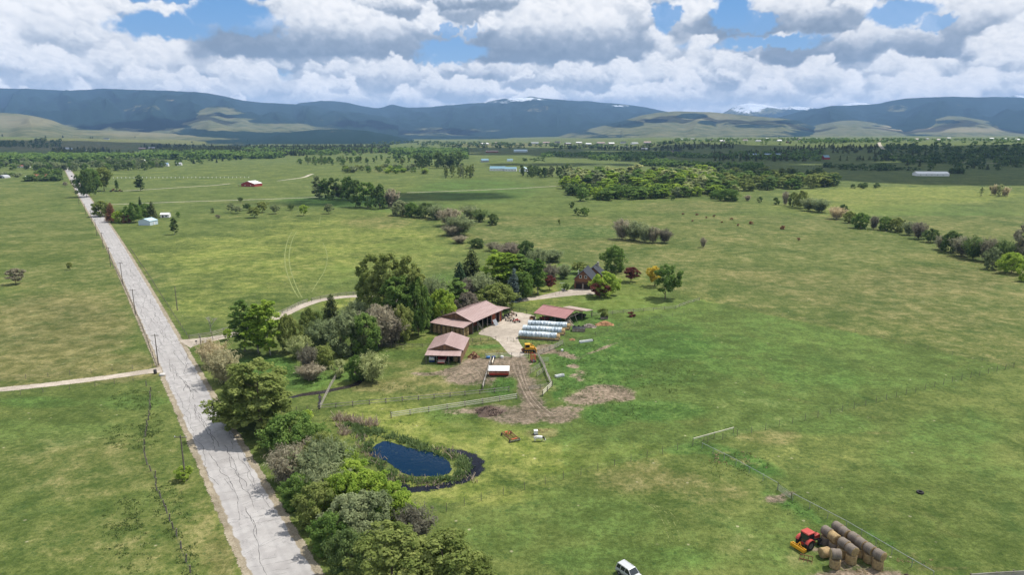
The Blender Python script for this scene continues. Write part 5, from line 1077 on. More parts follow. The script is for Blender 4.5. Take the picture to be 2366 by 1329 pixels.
for y in (-bhw+.55, -2.2, 2.2, bhw-.55):
    mb = MB(); mb.box((-bld+.25, y, bll/2-.1), (.2, .2, bll-.22)); mb.build('post', M_post, big)
for y in (-bhw+.55, bhw-.55):
    mb = MB(); mb.box((bL+bld-.25, y, bll/2-.1), (.2, .2, bll-.22)); mb.build('post', M_post, big)
mb = MB(); mb.beam((-bld+.25, -bhw+.5, bll-.16), (-bld+.25, bhw-.5, bll-.16), .12, .2); mb.beam((.5, -bhw+.5, be-.2), (bL-.3, -bhw+.5, be-.2), .1, .22); mb.build('header_beam', M_post, big)
def wpt(th, ox, oy, x, y): return (ox+math.cos(th)*x-math.sin(th)*y, oy+math.sin(th)*x+math.cos(th)*y)
# ------------------------------------------------------------ small barn
sx_, sy_, sth, shw, sL, se, srg, sld, sll, slh = -19.45, 189.23, 1.49, 5.38, 12.63, 3.15, 4.95, 3.4, 2.6, 3.1
sm = thing('small_barn', 'small brown roofed barn with an open front lean-to beside the muddy yard', 'barn', (sx_, sy_, 0), sth)
roof2('roof', sm, 0, sL, shw, se, srg, M_roofm)
shed_roof(sm, [(-sld, -shw+.3, sll), (-sld, shw-.1, sll), (-.03, shw-.2, slh-.02), (-.03, -shw+.5, slh-.02)], M_roofm)
shed_roof(sm, [(sL+2.6, shw-.6, 2.5), (sL+2.6, -shw+.3, 2.5), (sL+.03, -shw+.3, 2.95), (sL+.03, shw-.6, 2.95)], M_roofr)
mb = MB(); gable_tri(mb, .35, shw-.45, se-.08, srg-.3); mb.build('gable_wall', M_board, sm)
mb = MB(); wall_boards(mb, (.5, -shw+.5), (sL-.3, -shw+.5), 0, se-.1); mb.build('side_wall', M_board, sm)
mb = MB(); wall_boards(mb, (.5, shw-.5), (sL-.3, shw-.5), 0, se-.1); mb.build('side_wall', M_board, sm)
mb = MB(); wall_boards(mb, (sL-.3, -shw+.55), (sL-.3, shw-.55), 0, se-.1); mb.build('back_wall', M_board, sm)
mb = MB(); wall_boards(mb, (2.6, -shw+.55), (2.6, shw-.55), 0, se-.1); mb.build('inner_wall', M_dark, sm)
mb = MB(); wall_boards(mb, (-sld+1.2, -shw+.5), (.4, -shw+.5), 0, sll+.05); mb.build('side_wall', M_board, sm)
for y in (-shw+.5, -1.6, 1.9, shw-.4):
    mb = MB(); mb.box((-sld+.2, y, sll/2-.1), (.18, .18, sll-.2)); mb.build('post', M_post, sm)
mb = MB(); mb.beam((-sld+.2, -shw+.4, sll-.15), (-sld+.2, shw-.3, sll-.15), .1, .16); mb.build('header_beam', M_post, sm)
mb = MB(); mb.box((sL+1.3, -shw+.55, 1.2), (2.4, .1, 2.3)); mb.build('side_wall', M_board, sm)
# ------------------------------------------------------------ machinery shed (open sided)
hx_, hy_, hth, hL, hhw, he, hr, ho = 7.6, 230.87, -0.62, 13.02, 6.07, 3.2, 4.9, 4.9
ms = thing('machine_shed', 'open sided machine shed with a dull red metal roof behind the tarped hay rows', 'shed', (hx_+math.cos(hth)*0-math.sin(hth)*hhw, hy_+math.sin(hth)*0+math.cos(hth)*hhw, 0), hth)
roof2('roof', ms, 0, hL, hhw, he, hr, M_roofr)
shed_roof(ms, [(4.6, hhw+ho, he-.35), (hL+1.2, hhw+ho, he-.35), (hL+1.2, hhw+.05, he+.25), (4.6, hhw+.05, he+.25)], M_rooft)
for x in (.35, 4.4, 8.6, hL-.35):
    for y in (-hhw+.35, hhw-.35):
        mb = MB(); mb.box((x, y, he/2-.08), (.2, .2, he-.18)); mb.build('post', M_post, ms)
for x in (5.0, 9.0, hL+.9):
    mb = MB(); mb.box((x, hhw+ho-.3, he/2-.25), (.16, .16, he-.6)); mb.build('post', M_post, ms)
for x in (.2, hL-.2):
    mb = MB(); mb.beam((x, -hhw+.3, he-.15), (x, hhw-.3, he-.15), .1, .2); mb.beam((x, 0, he-.1), (x, 0, hr-.2), .1, .1)
    for s in (-1, 1): mb.beam((x, s*(hhw-.3), he-.12), (x, 0, hr-.2), .1, .12); mb.beam((x, s*hhw*.5, he-.1), (x, s*hhw*.25, he+.75), .08, .1)
    mb.build('truss', M_post, ms)
mb = MB(); mb.beam((hL-.1, -.5, 0.1), (hL-.1, -3.6, he-.2), .12, .12); mb.beam((hL-.05, 2.0, 0.1), (hL-.05, .2, he-.2), .12, .12); mb.build('brace', M_rail, ms)
mb = MB(); mb.beam((.2, -hhw+.35, he-.2), (hL-.2, -hhw+.35, he-.2), .1, .2); mb.build('header_beam', M_post, ms)
# ------------------------------------------------------------ log house
lh_ = thing('log_house', 'brown log house with a grey shingle roof and two garage doors by the purple maple', 'house', (30.05, 282.08, 0), 1.29)
def gable_block(par, x0, x1, yc, hw, e, r, wall, roofm, over=.5):
    for s in (-1, 1):
        mb = MB(); k = over*(r-e)/hw; mb.slab([(x0-over, yc+s*(hw+over), e-k), (x1+over, yc+s*(hw+over), e-k), (x1+over, yc, r), (x0-over, yc, r)], .16); mb.build('roof', roofm, par)
    mb = MB(); mb.box(((x0+x1)/2, yc, r+.02), (x1-x0+2*over, .3, .08)); mb.build('ridge_cap', roofm, par)
    mb = MB(); b = MB()
    for x in (x0, x1):
        bb = len(mb.v)
        for xx in (x-.08, x+.08): mb.v += [(xx, yc-hw, 0), (xx, yc+hw, 0), (xx, yc+hw, e-.15), (xx, yc, r-.2), (xx, yc-hw, e-.15)]
        mb.f.append(tuple(bb+i for i in range(5))); mb.f.append(tuple(bb+5+i for i in reversed(range(5)))); mb.mi += [0, 0]
        for i in range(5): j = (i+1) % 5; mb.f.append((bb+i, bb+5+i, bb+5+j, bb+j)); mb.mi.append(0)
    for s in (-1, 1): mb.box(((x0+x1)/2, yc+s*(hw-.08), (e-.15)/2), (x1-x0-.17, .14, e-.16))
    return mb.build('wall', wall, par)
gable_block(lh_, 0, 11.2, 0, 3.7, 4.5, 8.1, M_log, M_slate)
gable_block(lh_, 12.3, 20.5, -2.2, 4.0, 3.9, 7.3, M_log, M_slate)
for y in (1.75, -1.75):
    mb = MB(); mb.box((-.13, y, 1.1), (.08, 2.6, 2.2)); mb.build('garage_door', M_dark, lh_)
mb = MB(); mb.box((-.2, 0, 1.2), (.1, .5, 2.4)); mb.build('stone_pier', M_rail, lh_)
for y in (1.15, -1.15):
    mb = MB()
    for s in (-1, 1): mb.box((-.15, y+s*.46, 5.3), (.12, .12, 1.3)); mb.box((-.15, y, 5.3+s*.6), (.12, .8, .12))
    wf = mb.build('window', M_white, lh_); mb = MB(); mb.box((-.12, y, 5.3), (.04, .82, 1.08)); mb.build('pane', M_glass, wf)
mb = MB(); mb.box((-.3, 0, 2.75), (.5, 7.2, .12)); mb.build('eyebrow_roof', M_slate, lh_)
for (x, y, z) in ((19, -3.2, 7.4),):
    mb = MB(); mb.box((x, y, z), (.8, .8, 1.8)); mb.box((x, y, z+.95), (.95, .95, .15)); mb.build('chimney', M_rail, lh_)
mb = MB(); mb.tube((6, 3.2, 4), (6, 3.2, 6.4), .12, .12, 8); mb.box((6, 3.2, 6.5), (.4, .4, .25)); mb.build('vent_pipe', M_white, lh_)
# ------------------------------------------------------------ simple gabled outbuildings (fully built: walls, roof, openings)
def outbuilding(name, px, py, Wm, Lm, e, r, rz, wall, roofm, label, cat, openings=(), group=None, over=.3, lean=None):
    o = thing(name, label, cat, at(px, py), rz, group); x0, x1 = -Lm/2, Lm/2; hw = Wm/2
    gable_block(o, x0, x1, 0, hw, e, r, wall, roofm, over)
    for (x, y, z, sx, sy, sz, nm, m_) in openings:
        mb = MB(); mb.box((x, y, z), (sx, sy, sz)); mb.build(nm, m_, o)
    if lean:
        s, wd, m_ = lean; mb = MB(); mb.slab([(x0, s*(hw+wd), e-.9), (x1, s*(hw+wd), e-.9), (x1, s*hw, e-.25), (x0, s*hw, e-.25)], .12); mb.build('lean_to_roof', m_, o)
        for x in (x0+.3, 0, x1-.3):
            mb = MB(); mb.box((x, s*(hw+wd-.3), (e-1)/2), (.2, .2, e-1.05)); mb.build('post', wall, o)
    return o
M_redw = mat('red_siding', (0.30, 0.045, 0.040), .7, .15, .6, c2=(0.25, 0.04, 0.035))
M_bluew = mat('pale_blue_siding', (0.48, 0.56, 0.60), .6, .1, 1.0, c2=(0.42, 0.5, 0.55))
M_bluer = mat('pale_metal_roof', (0.42, 0.55, 0.60), .4, .12, .6, c2=(0.36, 0.48, 0.53))
M_brick = mat('brick_wall', (0.26, 0.09, 0.055), .85, .25, 2, c2=(0.2, 0.07, 0.05))
M_cyan = mat('blue_green_roof', (0.16, 0.28, 0.34), .4, .15, .5)
M_grayw = mat('grey_siding', (0.36, 0.37, 0.38), .7, .15, 1)
M_bluroof = mat('steel_blue_roof', (0.20, 0.30, 0.42), .4, .15, .5)
def wins(n, x0, dx_, y, z=1.6, s=.9): return [(x0+i*dx_, y, z, s, .08, s, 'window', M_glass) for i in range(n)]
outbuilding('red_barn', 582, 430, 19, 15, 3.6, 6.6, math.radians(74), M_redw, M_white, 'big red gabled barn with a white metal roof alone in the far meadow', 'barn', [(-7.6, -4, 1.6, .1, 1, 1, 'window', M_white), (-7.6, 4, 1.6, .1, 1, 1, 'window', M_white)], lean=(1, 4.5, M_white))
outbuilding('blue_shed', 343, 519, 9.5, 8, 3.2, 4.8, math.radians(78), M_bluew, M_bluer, 'pale blue gabled shed among the trees right of the road', 'shed', [(0, -4.9, 1.1, 1, .1, 2.1, 'door', M_white)])
outbuilding('white_shed', 383, 502, 5.5, 6, 2.6, 3.6, math.radians(10), M_white, M_white, 'small white shed with a flat pale roof right of the pale blue shed', 'shed', [(-1.2, -2.85, 1.0, .9, .1, 1.9, 'door', M_dark), (1.2, -2.85, 1.2, 1, .1, 1, 'window', M_dark)])
outbuilding('brick_house', 96, 413, 11, 17, 4.2, 6.4, math.radians(6), M_brick, M_brick, 'brick coloured house left of the far end of the road', 'house', wins(3, -5, 4, -5.62))
outbuilding('white_garage', 70, 414, 8, 11, 3, 4.4, math.radians(6), M_white, M_white, 'low white garage left of the brick coloured house', 'garage', [(2, -4.1, 1.1, 3, .1, 2.1, 'garage_door', M_dark)])
outbuilding('low_house', 50, 387, 10, 26, 3, 5, math.radians(8), M_white, M_brick, 'long low white house far left below the woods', 'house', wins(5, -9, 4, -5.12))
outbuilding('dark_roof_house', 377, 384, 11, 20, 3.4, 7, math.radians(12), M_white, M_bluroof, 'white house with a dark blue roof beyond the meadow', 'house', wins(4, -6, 3.5, -5.62))
outbuilding('white_house', 414, 382, 8, 10, 3.2, 6, math.radians(12), M_white, M_grayw, 'small white house right of the dark roofed house beyond the meadow', 'house', wins(2, -2, 3, -4.12))
outbuilding('white_barn', 332, 375, 7, 7, 4, 6, .3, M_white, M_white, 'tiny white barn in the woods right of the road end', 'barn', wins(1, 0, 3, -3.6))
outbuilding('stable', 1150, 394, 17, 26, 4, 7.5, math.radians(-4), M_white, M_cyan, 'large white stable with a blue green roof beyond the aspen grove', 'barn', wins(5, -10, 5, -8.62, 2)+[(-13.1, 0, 2, .1, 4, 3.6, 'door', M_glass)])
outbuilding('stable', 1180, 395, 15, 20, 4, 7, math.radians(-4), M_white, M_cyan, 'second white stable wing right of the large stable', 'barn', wins(4, -7, 5, -7.62, 2))
outbuilding('hay_barn', 1210, 396, 13, 15, 4.5, 7.5, math.radians(80), M_white, M_bluer, 'white barn at the left edge of the dark grove', 'barn', [(-7.6, 0, 2, .1, 4, 3.8, 'door', M_glass)])
outbuilding('far_barn', 1120, 374, 14, 16, 4, 7, .2, M_grayw, M_cyan, 'far barn with a blue green roof behind the stables', 'barn', wins(2, -3, 6, -7.12))
outbuilding('far_barn', 1178, 373, 9, 12, 3.5, 6, .2, M_white, M_cyan, 'small far barn with a blue green roof right of the yellow tree', 'barn', wins(2, -3, 5, -4.62))
outbuilding('white_hall', 991, 354, 16, 34, 6, 8, .1, M_white, M_white, 'white hall above the dark tree clump in the far valley', 'building', wins(3, -8, 8, -8.12, 3))
outbuilding('grey_hall', 1203, 351, 20, 44, 5, 8, -.1, M_bluew, M_bluer, 'far pale grey hall in the middle of the valley', 'building', wins(3, -12, 10, -10.12, 3))
outbuilding('pink_hall', 1137, 352, 14, 40, 4, 6, 0, M_brick, M_rooft, 'far low pinkish building left of the pale grey hall', 'building', wins(3, -12, 10, -7.12, 2))
outbuilding('farm_shed', 2150, 406, 16, 46, 3.5, 6.5, math.radians(-6), M_white, M_white, 'long white roofed farm shed in the shaded right field', 'shed', wins(5, -18, 8, -8.12, 1.8))
outbuilding('riding_arena', 1768, 360, 14, 88, 4, 6.5, math.radians(-4), M_grayw, M_bluroof, 'very long blue roofed arena below the right bench', 'building', wins(6, -36, 14, -7.12, 2))
outbuilding('teal_house', 1907, 368, 12, 16, 5, 10, .3, M_redw, M_cyan, 'red house with a teal roof below the right bench', 'house', wins(2, -4, 6, -6.12, 2))
# grey arched shed at the left edge
o = thing('arched_shed', 'grey arched metal shed at the left edge', 'shed', at(8, 411), .1)
mb = MB(); pts = [(6*math.cos(math.pi*k/12), 4.4*math.sin(math.pi*k/12)) for k in range(13)]; mb.prism(pts, -7, 7); mb.build('shell', M_grayw, o)
mb = MB(); mb.box((0, -7.06, 1.4), (4, .1, 2.8)); mb.build('door', M_dark, o)
# far houses: the bench on the right, the town, the left slope
fr = random.Random(21)
HN = ['white walled', 'cream', 'grey', 'pale blue', 'tan']
HW = [M_white, M_rooft, M_grayw, M_bluew, M_board]; HRN = ['dark roofed', 'white roofed', 'brown roofed', 'grey roofed']; HR = [M_slate, M_white, M_roofm, M_grayw]
fp = [(1572,323),(1600,322),(1640,324),(1668,327),(1693,321),(1722,325),(1752,327),(1772,321),(1800,326),(1822,330),(1846,322),(1885,322),(1918,324),(1938,322),(2040,321),(2062,322),(2092,321),(2118,323),(2142,322),(2168,324),(2192,320),(2212,323),(2262,323),(2290,321),(2322,322),(2350,324)]
tp = [(1236,332),(1262,331),(1288,330),(1312,333),(1338,331),(1360,334),(1388,332),(1412,333),(1440,331),(1466,333),(1496,331),(1180,334),(1150,332),(1120,334)]
lp = [(200,299),(192,301),(145,307),(140,316),(246,322),(158,345),(172,352),(205,352),(330,345),(352,344),(395,352),(420,350),(700,310),(812,346),(845,347),(880,343),(1445,341),(1490,346),(1560,352)]
for L_, where, grp in ((fp, 'on top of the right hand bench', 'houses on top of the right hand bench'), (tp, 'in the distant town', 'buildings of the distant town'), (lp, 'on the far slopes and valley edge', 'houses on the far slopes and valley edge')):
    for (px, py) in L_:
        i, j = fr.randrange(5), fr.randrange(4); k = 1.0 if L_ is fp else (2.0 if L_ is tp else 1.3)
        outbuilding('far_house', px, py, fr.uniform(9, 12)*k, fr.uniform(13, 22)*k, 3.2*k**.5, 6.2*k**.5, fr.uniform(-.5, .5), HW[i], HR[j], f'far {HN[i]} {HRN[j]} house {where}', 'house', wins(1, 0, 1, -6.4), group=grp)
# ------------------------------------------------------------ fences
def fence(name, pts, label, cat='fence', step=2.6, rails=(.45, .85, 1.2), ph=1.35, pr=.075, rw=(.04, .13), pm=None, rm=None, round_=True, tilt=.02, seed=1, world=None, group=None, zr=0.0):
    W_ = [np.array(p) for p in (world or [at(*q) for q in pts])]; rs = random.Random(seed*7+len(pts)); pm = pm or M_post; rm = rm or M_rail
    P_ = []
    for a, b in zip(W_[:-1], W_[1:]):
        n = max(1, round(np.linalg.norm(b-a)/step)); P_ += [a+(b-a)*k/n for k in range(n)]
    P_.append(W_[-1]); P_ = [np.array([p[0], p[1], float(zt(p[0], p[1]))]) for p in P_]
    o = thing(name, label, cat, P_[0], 0, group); base = P_[0]; me = None
    cap = 100
    for i, p in enumerate(P_[:cap]):
        if me is None:
            mb = MB()
            if round_: mb.tube((0, 0, -.2), (0, 0, ph), pr, pr*.92, 7)
            else: mb.box((0, 0, ph/2-.1), (pr*2, pr*2, ph+.2))
            me = mb.mesh('post', pm)
        q = bpy.data.objects.new('post', me); link(q, o); q.location = tuple(p-base); q.rotation_euler = (rs.uniform(-tilt, tilt)*2, rs.uniform(-tilt, tilt)*2, rs.uniform(0, 1)); q.scale = (1, 1, rs.uniform(.92, 1.05))
    for z in rails:
        mb = MB(); z0s = [z+rs.uniform(-.025, .025) for _ in P_]
        for i in range(len(P_)-1):
            a, b = P_[i]-base, P_[i+1]-base; d = (b-a)/np.linalg.norm(b-a); n = np.array([d[1], -d[0], 0])*(pr+rw[0]/2+.005)
            if rw[1] > .05: mb.beam(a+n+[0, 0, z0s[i]], b+n+[0, 0, z0s[i+1]], rw[0], rw[1])
            else: mb.tube(a+n+[0, 0, z0s[i]], b+n+[0, 0, z0s[i+1]], rw[0], rw[0], 5)
        mb.build('rail' if rw[0] > .012 else 'wire', rm, o)
    return o
WIRE = dict(rails=(.4, .8, 1.15), rw=(.011, .01), rm=M_pipe)
fence('board_fence', [(904,966),(1194,922)], 'pale four board fence standing alone above the pond', step=4.6, rails=(.42, .88, 1.34), ph=1.55, pr=.13, rw=(.06, .15), rm=M_palerail)
fence('board_fence', [(737,946),(1040,918),(1176,904)], 'long grey rail fence between the stream and the muddy yard', step=4.0, rails=(.45, 1.1), ph=1.3, pr=.13, rw=(.06, .13))
fence('rail_fence', [(739,946),(762,898),(790,850)], 'long grey rail fence crossing the stream', step=4.0, rails=(.4, .8, 1.2), ph=1.4, pr=.09, rw=(.06, .1))
fence('rail_fence', [(803,824),(813,802)], 'short grey rail fence beside the stream thicket', step=3, rails=(.4, .8, 1.2), pr=.1, rw=(.06, .14))
fence('wire_fence', [(650,955),(685,952),(710,950),(737,946)], 'short wire fence left of the long grey rail fence', step=4, **WIRE)
fence('pipe_fence', [(857,803),(905,804),(1000,803)], 'dark rail fence on the grass left of the small barn', step=3.4, rails=(.4, .8, 1.2), pr=.07, rm=M_post, rw=(.05, .1))
fence('pipe_fence', [(1074,792),(1110,789),(1146,786)], 'dark low fence with weeds right of the small barn', step=3.0, rails=(.5, 1.1), pr=.08, rw=(.03, .03), rm=M_pipe)
fence('corral_fence', [(1121,829),(1153,827),(1182,827),(1221,828)], 'steel corral panels behind the covered feed bunk', step=3.3, rails=(.35, .65, .95, 1.25, 1.5), ph=1.7, pr=.07, rw=(.028, .02), pm=M_pipe, rm=M_galv)
fence('corral_fence', [(1243,822),(1270,811),(1288,803),(1300,796)], 'pale rail fence running up from the red chute', step=3.0, rails=(.4, .8, 1.2, 1.5), ph=1.65, pr=.09, rw=(.05, .13))
fence('corral_fence', [(1243,823),(1258,850),(1264,868),(1275,893)], 'grey rail alley fence down the right side of the corral', step=2.8, rails=(.35, .7, 1.05, 1.4), ph=1.6, pr=.1, rw=(.06, .15))
fence('board_fence', [(1276,894),(1265,905),(1254,916)], 'short white board fence at the lower corner of the corral', step=3.2, rails=(.4, .85, 1.3), ph=1.5, pr=.1, rw=(.05, .17), rm=M_palerail)
fence('corral_fence', [(1247,838),(1268,838)], 'small steel panel on the right of the alley fence', step=2.5, rails=(.4, .8, 1.2, 1.5), pr=.05, rw=(.025, .02), rm=M_galv)
fence('corral_fence', [(1226,864),(1248,850)], 'upper pale gate panel inside the corral', step=2.2, rails=(.35, .75, 1.15, 1.5), pr=.06, rw=(.04, .07), rm=M_rail)
fence('corral_fence', [(1240,872),(1260,857)], 'lower pale gate panel inside the corral', step=2.2, rails=(.35, .75, 1.15, 1.5), pr=.06, rw=(.04, .07), rm=M_rail)
fence('corral_fence', [(1222,903),(1248,899),(1272,893)], 'low grey rail fence at the bottom of the corral', step=3, rails=(.4, .8, 1.1), pr=.07, rw=(.04, .1))
fence('corral_fence', [(1136,834),(1126,868),(1116,903)], 'tall rail fence from the blue barrels down past the feed bunk', step=3.4, rails=(.35, .7, 1.05, 1.4), ph=1.6, pr=.1, rw=(.06, .15))
fence('corral_fence', [(1142,836),(1139,848)], 'short pale rail piece above the feed bunk', step=2.5, rails=(1.1, 1.4), pr=.08, rw=(.14, .1), rm=M_palerail)
fence('steel_gate', [(1172,789),(1187,790)], 'free standing steel gate at the edge of the gravel yard', 'gate', step=2.0, rails=(.3, .6, .9, 1.2, 1.5), pr=.05, rw=(.022, .02), rm=M_galv)
fence('board_fence', [(438,784),(460,781),(490,776),(516,768),(548,760)], 'grey board fence above the driveway entrance', step=3.4, rails=(.4, .85, 1.3), ph=1.5, pr=.1, rw=(.05, .15))
fence('board_fence', [(463,795),(492,786),(520,778),(560,770)], 'grey board fence below the driveway entrance', step=3.4, rails=(.4, .85, 1.3), ph=1.5, pr=.1, rw=(.05, .15))
fence('board_fence', [(640,730),(665,719),(690,706),(710,699)], 'lower grey board fence above the curved driveway', step=3.4, rails=(.4, .85, 1.3), ph=1.5, pr=.1, rw=(.05, .15))
fence('board_fence', [(720,697),(760,688),(800,683),(850,680)], 'upper grey green board fence above the curved driveway', step=3.4, rails=(.4, .85, 1.3), ph=1.5, pr=.1, rw=(.05, .15))
fence('rail_fence', [(871,785),(890,777)], 'small rail fence at the right end of the stream thicket', step=3, pr=.1)
fence('wire_fence', [(246,575),(262,612),(283,655),(312,718),(335,775),(362,848)], 'weathered post and wire fence left of the road above the farm track', step=4.2, ph=1.3, pr=.1, **WIRE, tilt=.07, seed=2)
fence('wire_fence', [(338,893),(349,905),(346,960),(336,1010),(333,1045),(340,1075),(358,1105),(363,1135),(380,1170),(392,1205),(408,1240),(430,1300),(450,1350)], 'crooked post and wire fence running down the lower left field', step=3.6, ph=1.4, pr=.12, **WIRE, tilt=.1, seed=3)
fence('wire_fence', [(-60,886),(60,876),(260,858),(352,848)], 'thin post and wire fence above the left farm track', step=5.5, ph=1.3, pr=.06, **WIRE, seed=4)
fence('wire_fence', [(-60,922),(100,908),(220,893),(308,882)], 'thin post and wire fence below the left farm track', step=5.5, ph=1.3, pr=.06, **WIRE, seed=5)
fence('wire_fence', [(302,577),(345,640),(394,718),(436,783)], 'post and wire fence right of the road beside the meadow', step=4.2, ph=1.3, pr=.08, **WIRE, seed=6)
fence('pipe_fence', [(1163,714),(1200,720),(1234,729)], 'dark pipe fence between the long barn and the machine shed', step=3.6, rails=(.35, .7, 1.05, 1.4), ph=1.5, pr=.07, rw=(.03, .03), pm=M_pipe, rm=M_pipe)
fence('board_fence', [(1366,731),(1440,724),(1510,718),(1560,714),(1590,702),(1616,695)], 'grey rail fence across the lawn right of the machine shed', step=4.2, rails=(.5, 1.1), ph=1.3, pr=.09, rw=(.05, .13))
fence('wire_fence', [(1302,800),(1340,788),(1376,775),(1430,757),(1500,741),(1580,725)], 'thin steel post fence along the top of the bright pasture', step=6, ph=1.4, pr=.045, **WIRE, seed=8)
fence('wire_fence', [(990,1196),(1112,1158),(1260,1120),(1420,1078),(1600,1032),(1800,987),(2000,938),(2200,884),(2342,850)], 'long steel post fence crossing the lower pasture to the right edge', step=3.9, ph=1.7, pr=.05, **WIRE, seed=9)
fence('wire_fence', [(2342,850),(2200,822),(2040,784),(1860,742),(1620,690)], 'thin steel post fence along the upper boundary of the bright pasture', step=8, ph=1.3, pr=.04, **WIRE, seed=10)
PF = dict(step=3.3, rails=(1.42,), ph=1.45, pr=.055, rw=(.045, .03), pm=M_galv, rm=M_galv)
fence('pipe_fence', [(1622,1038),(1700,1077),(1796,1132)], 'steel pipe fence running down from the pale rail to the steel gate', **PF)
fence('steel_gate', [(1797,1134),(1828,1155)], 'steel barred gate in the diagonal pipe fence', 'gate', step=4.4, rails=(.2, .42, .64, .86, 1.08, 1.3), ph=1.5, pr=.06, rw=(.022, .02), pm=M_pipe, rm=M_galv)
fence('pipe_fence', [(1831,1157),(1955,1222),(2060,1284),(2155,1340)], 'steel pipe fence beside the round hay bales', **PF)
fence('pipe_fence', [(1601,1027),(1650,1013),(1694,1001)], 'pale rail fence at the top of the diagonal pipe fence', step=4, rails=(1.2, 1.4), ph=1.5, pr=.06, rw=(.05, .05), rm=M_palerail)
fence('feed_bunk', [(2241,1340),(2300,1336),(2380,1331)], 'long grey plank feed bunk in the bottom right corner', 'feed bunk', step=3, rails=(.3, .6, .9), ph=1.1, pr=.1, rw=(.08, .22), rm=M_rail)
fence('wire_fence', [(1284,684),(1300,676),(1318,670)], 'thin wire fence beside the house drive', step=3, ph=1.1, pr=.05, **WIRE)
fence('wire_fence', [(1310,1), (1311,1)], 'x') if False else None
# ------------------------------------------------------------ utility poles
def pole(px, py, top, label, arm=1.2, group='utility poles along the road'):
    h_ = hgt(px, py, top); p = at(px, py); o = thing('utility_pole', label, 'utility pole', p, 0, group)
    mb = MB(); mb.tube((0, 0, -.3), (0, 0, h_), .17, .11, 8); mb.build('pole', M_post, o)
    if arm:
        mb = MB(); mb.box((0, 0, h_-.45), (arm*2, .12, .14)); mb.build('crossarm', M_post, o)
        for x in (-arm+.12, 0, arm-.12):
            mb = MB(); mb.lathe([(.0, h_-.38+0), (.05, h_-.38), (.07, h_-.26), (.03, h_-.18), (0, h_-.16)], (x, 0, 0), seg=8); mb.build('insulator', M_white, o)
    return o
for (px, py, top, lb) in [(429,1113,1006,'nearest utility pole on the left verge beside the yellow green bush'),(366,844,772,'utility pole at the mouth of the left farm track'),(313,728,668,'second utility pole up the road from the left farm track'),(284,658,606,'third utility pole up the road from the left farm track'),(256,616,571,'fourth utility pole up the road from the left farm track'),(239,575,537,'utility pole beside the road opposite the meadow corner'),(224,545,506,'utility pole opposite the pale blue shed'),(213,520,486,'utility pole just above the pale blue shed turning'),(198,497,471,'distant utility pole below the far farm track'),(183,474,450,'distant utility pole level with the dark roadside tree'),(174,452,432,'small far utility pole by the upper road bend')]:
    pole(px, py, top, lb)
pole(410, 718, 662, 'bare pole without crossarm in the meadow right of the road', 0, None)
pole(468, 836, 776, 'pole standing at the driveway mouth beside the tan willow', .35, None)
# ------------------------------------------------------------ round bales
HB = {}
def bale_proto(old):
    mb = MB(); prof = [(0, -.72), (.62, -.74), (.76, -.70), (.80, -.6), (.81, -.2), (.80, .2), (.81, .6), (.76, .70), (.62, .74), (0, .72)]
    mb.lathe(prof, axis='X', seg=26); me = mb.mesh('bale', [M_oldhay if old else M_hay, M_hay], True)
    mi = [1 if abs(me.polygons[i].center.x) > .69 else 0 for i in range(len(me.polygons))]; me.polygons.foreach_set('material_index', mi)
    rs = random.Random(3+old)
    for v in me.vertices: v.co *= 1+rs.uniform(-.03, .03)
    return me
HB['old'] = bale_proto(1); HB['new'] = bale_proto(0)
def bale(p, rz, up, old, label, group, sc_=1.0):
    o = bpy.data.objects.new('round_bale', HB['old' if old else 'new']); link(o); tag(o, label, 'hay bale', group)
    o.location = tuple(map(float, p)); o.rotation_euler = (0, math.pi/2 if up else 0, rz); o.rotation_mode = 'XYZ'
    if up: o.rotation_euler = (random.uniform(0, 6), math.pi/2, rz)
    o.scale = (sc_, sc_, sc_); return o
G = 'round hay bales stacked by the pipe fence'
A0, A3 = at(1910, 1229, 2.3)[:2], at(1969, 1271, 2.3)[:2]; B0, B4 = at(1935, 1219, 2.3)[:2], at(2031, 1282, 2.3)[:2]
ang = math.atan2(*(A3-A0)[::-1])
ordn = ['first', 'second', 'third', 'fourth', 'fifth', 'sixth']
nA = max(3, round(np.linalg.norm(A3-A0)/1.62)); nB = max(4, round(np.linalg.norm(B4-B0)/1.7))
for nm, p0, p1, n in (('near', A0, A3, nA), ('far', B0, B4, nB)):
    for i in range(n+1):
        p = p0+(p1-p0)*i/n; q = p+np.array([random.Random(i).uniform(-.12, .12), random.Random(i+9).uniform(-.12, .12)]); tan_ = (nm == 'near' and i == 1)
        bale((*q, 2.27), ang+random.Random(i*3).uniform(-.13, .13), False, not tan_, f'{"straw yellow" if tan_ else "grey weathered"} top bale, {ordn[i]} from the tractor end of the {nm} row', G)
        bale((*p, .73), ang, True, i < 2, f'upright bottom bale under the {ordn[i]} top bale of the {nm} row', G)
p = at(1928, 1312)[:2]; bale((*p, .73), 0, True, False, 'upright bottom bale of the separate pair left of the rows', G); bale((p[0]-.05, p[1]+.02, 2.27), -.15, False, True, 'grey ribbed bale lying on top of the separate pair left of the rows', G)
p = at(1905, 1288)[:2]; bale((*p, .78), .25, False, False, 'single bale on the ground between tractor and separate pair', G)
# bales inside the long barn's lean-to
G = 'hay bales under the long barn lean-to'
for i in range(7):
    y = -bhw+1.5+i*(2*bhw-3)/6*1.0
    for k in (0, 1):
        w_ = wpt(bth, bx_, by_, -bld+1.35, y); bale((*w_, .74+k*1.48), bth, True, False, f'{"upper" if k else "lower"} tan bale, {["first","second","third","fourth","fifth","sixth","seventh"][i]} column from the right under the long barn lean-to', G)
for k in (0, 1):
    w_ = wpt(bth, bx_, by_, -bld+3.4, -bhw+1.5); bale((*w_, .74+k*1.48), bth, True, False, f'{"upper" if k else "lower"} pale bale behind the right corner column of the long barn lean-to', G)
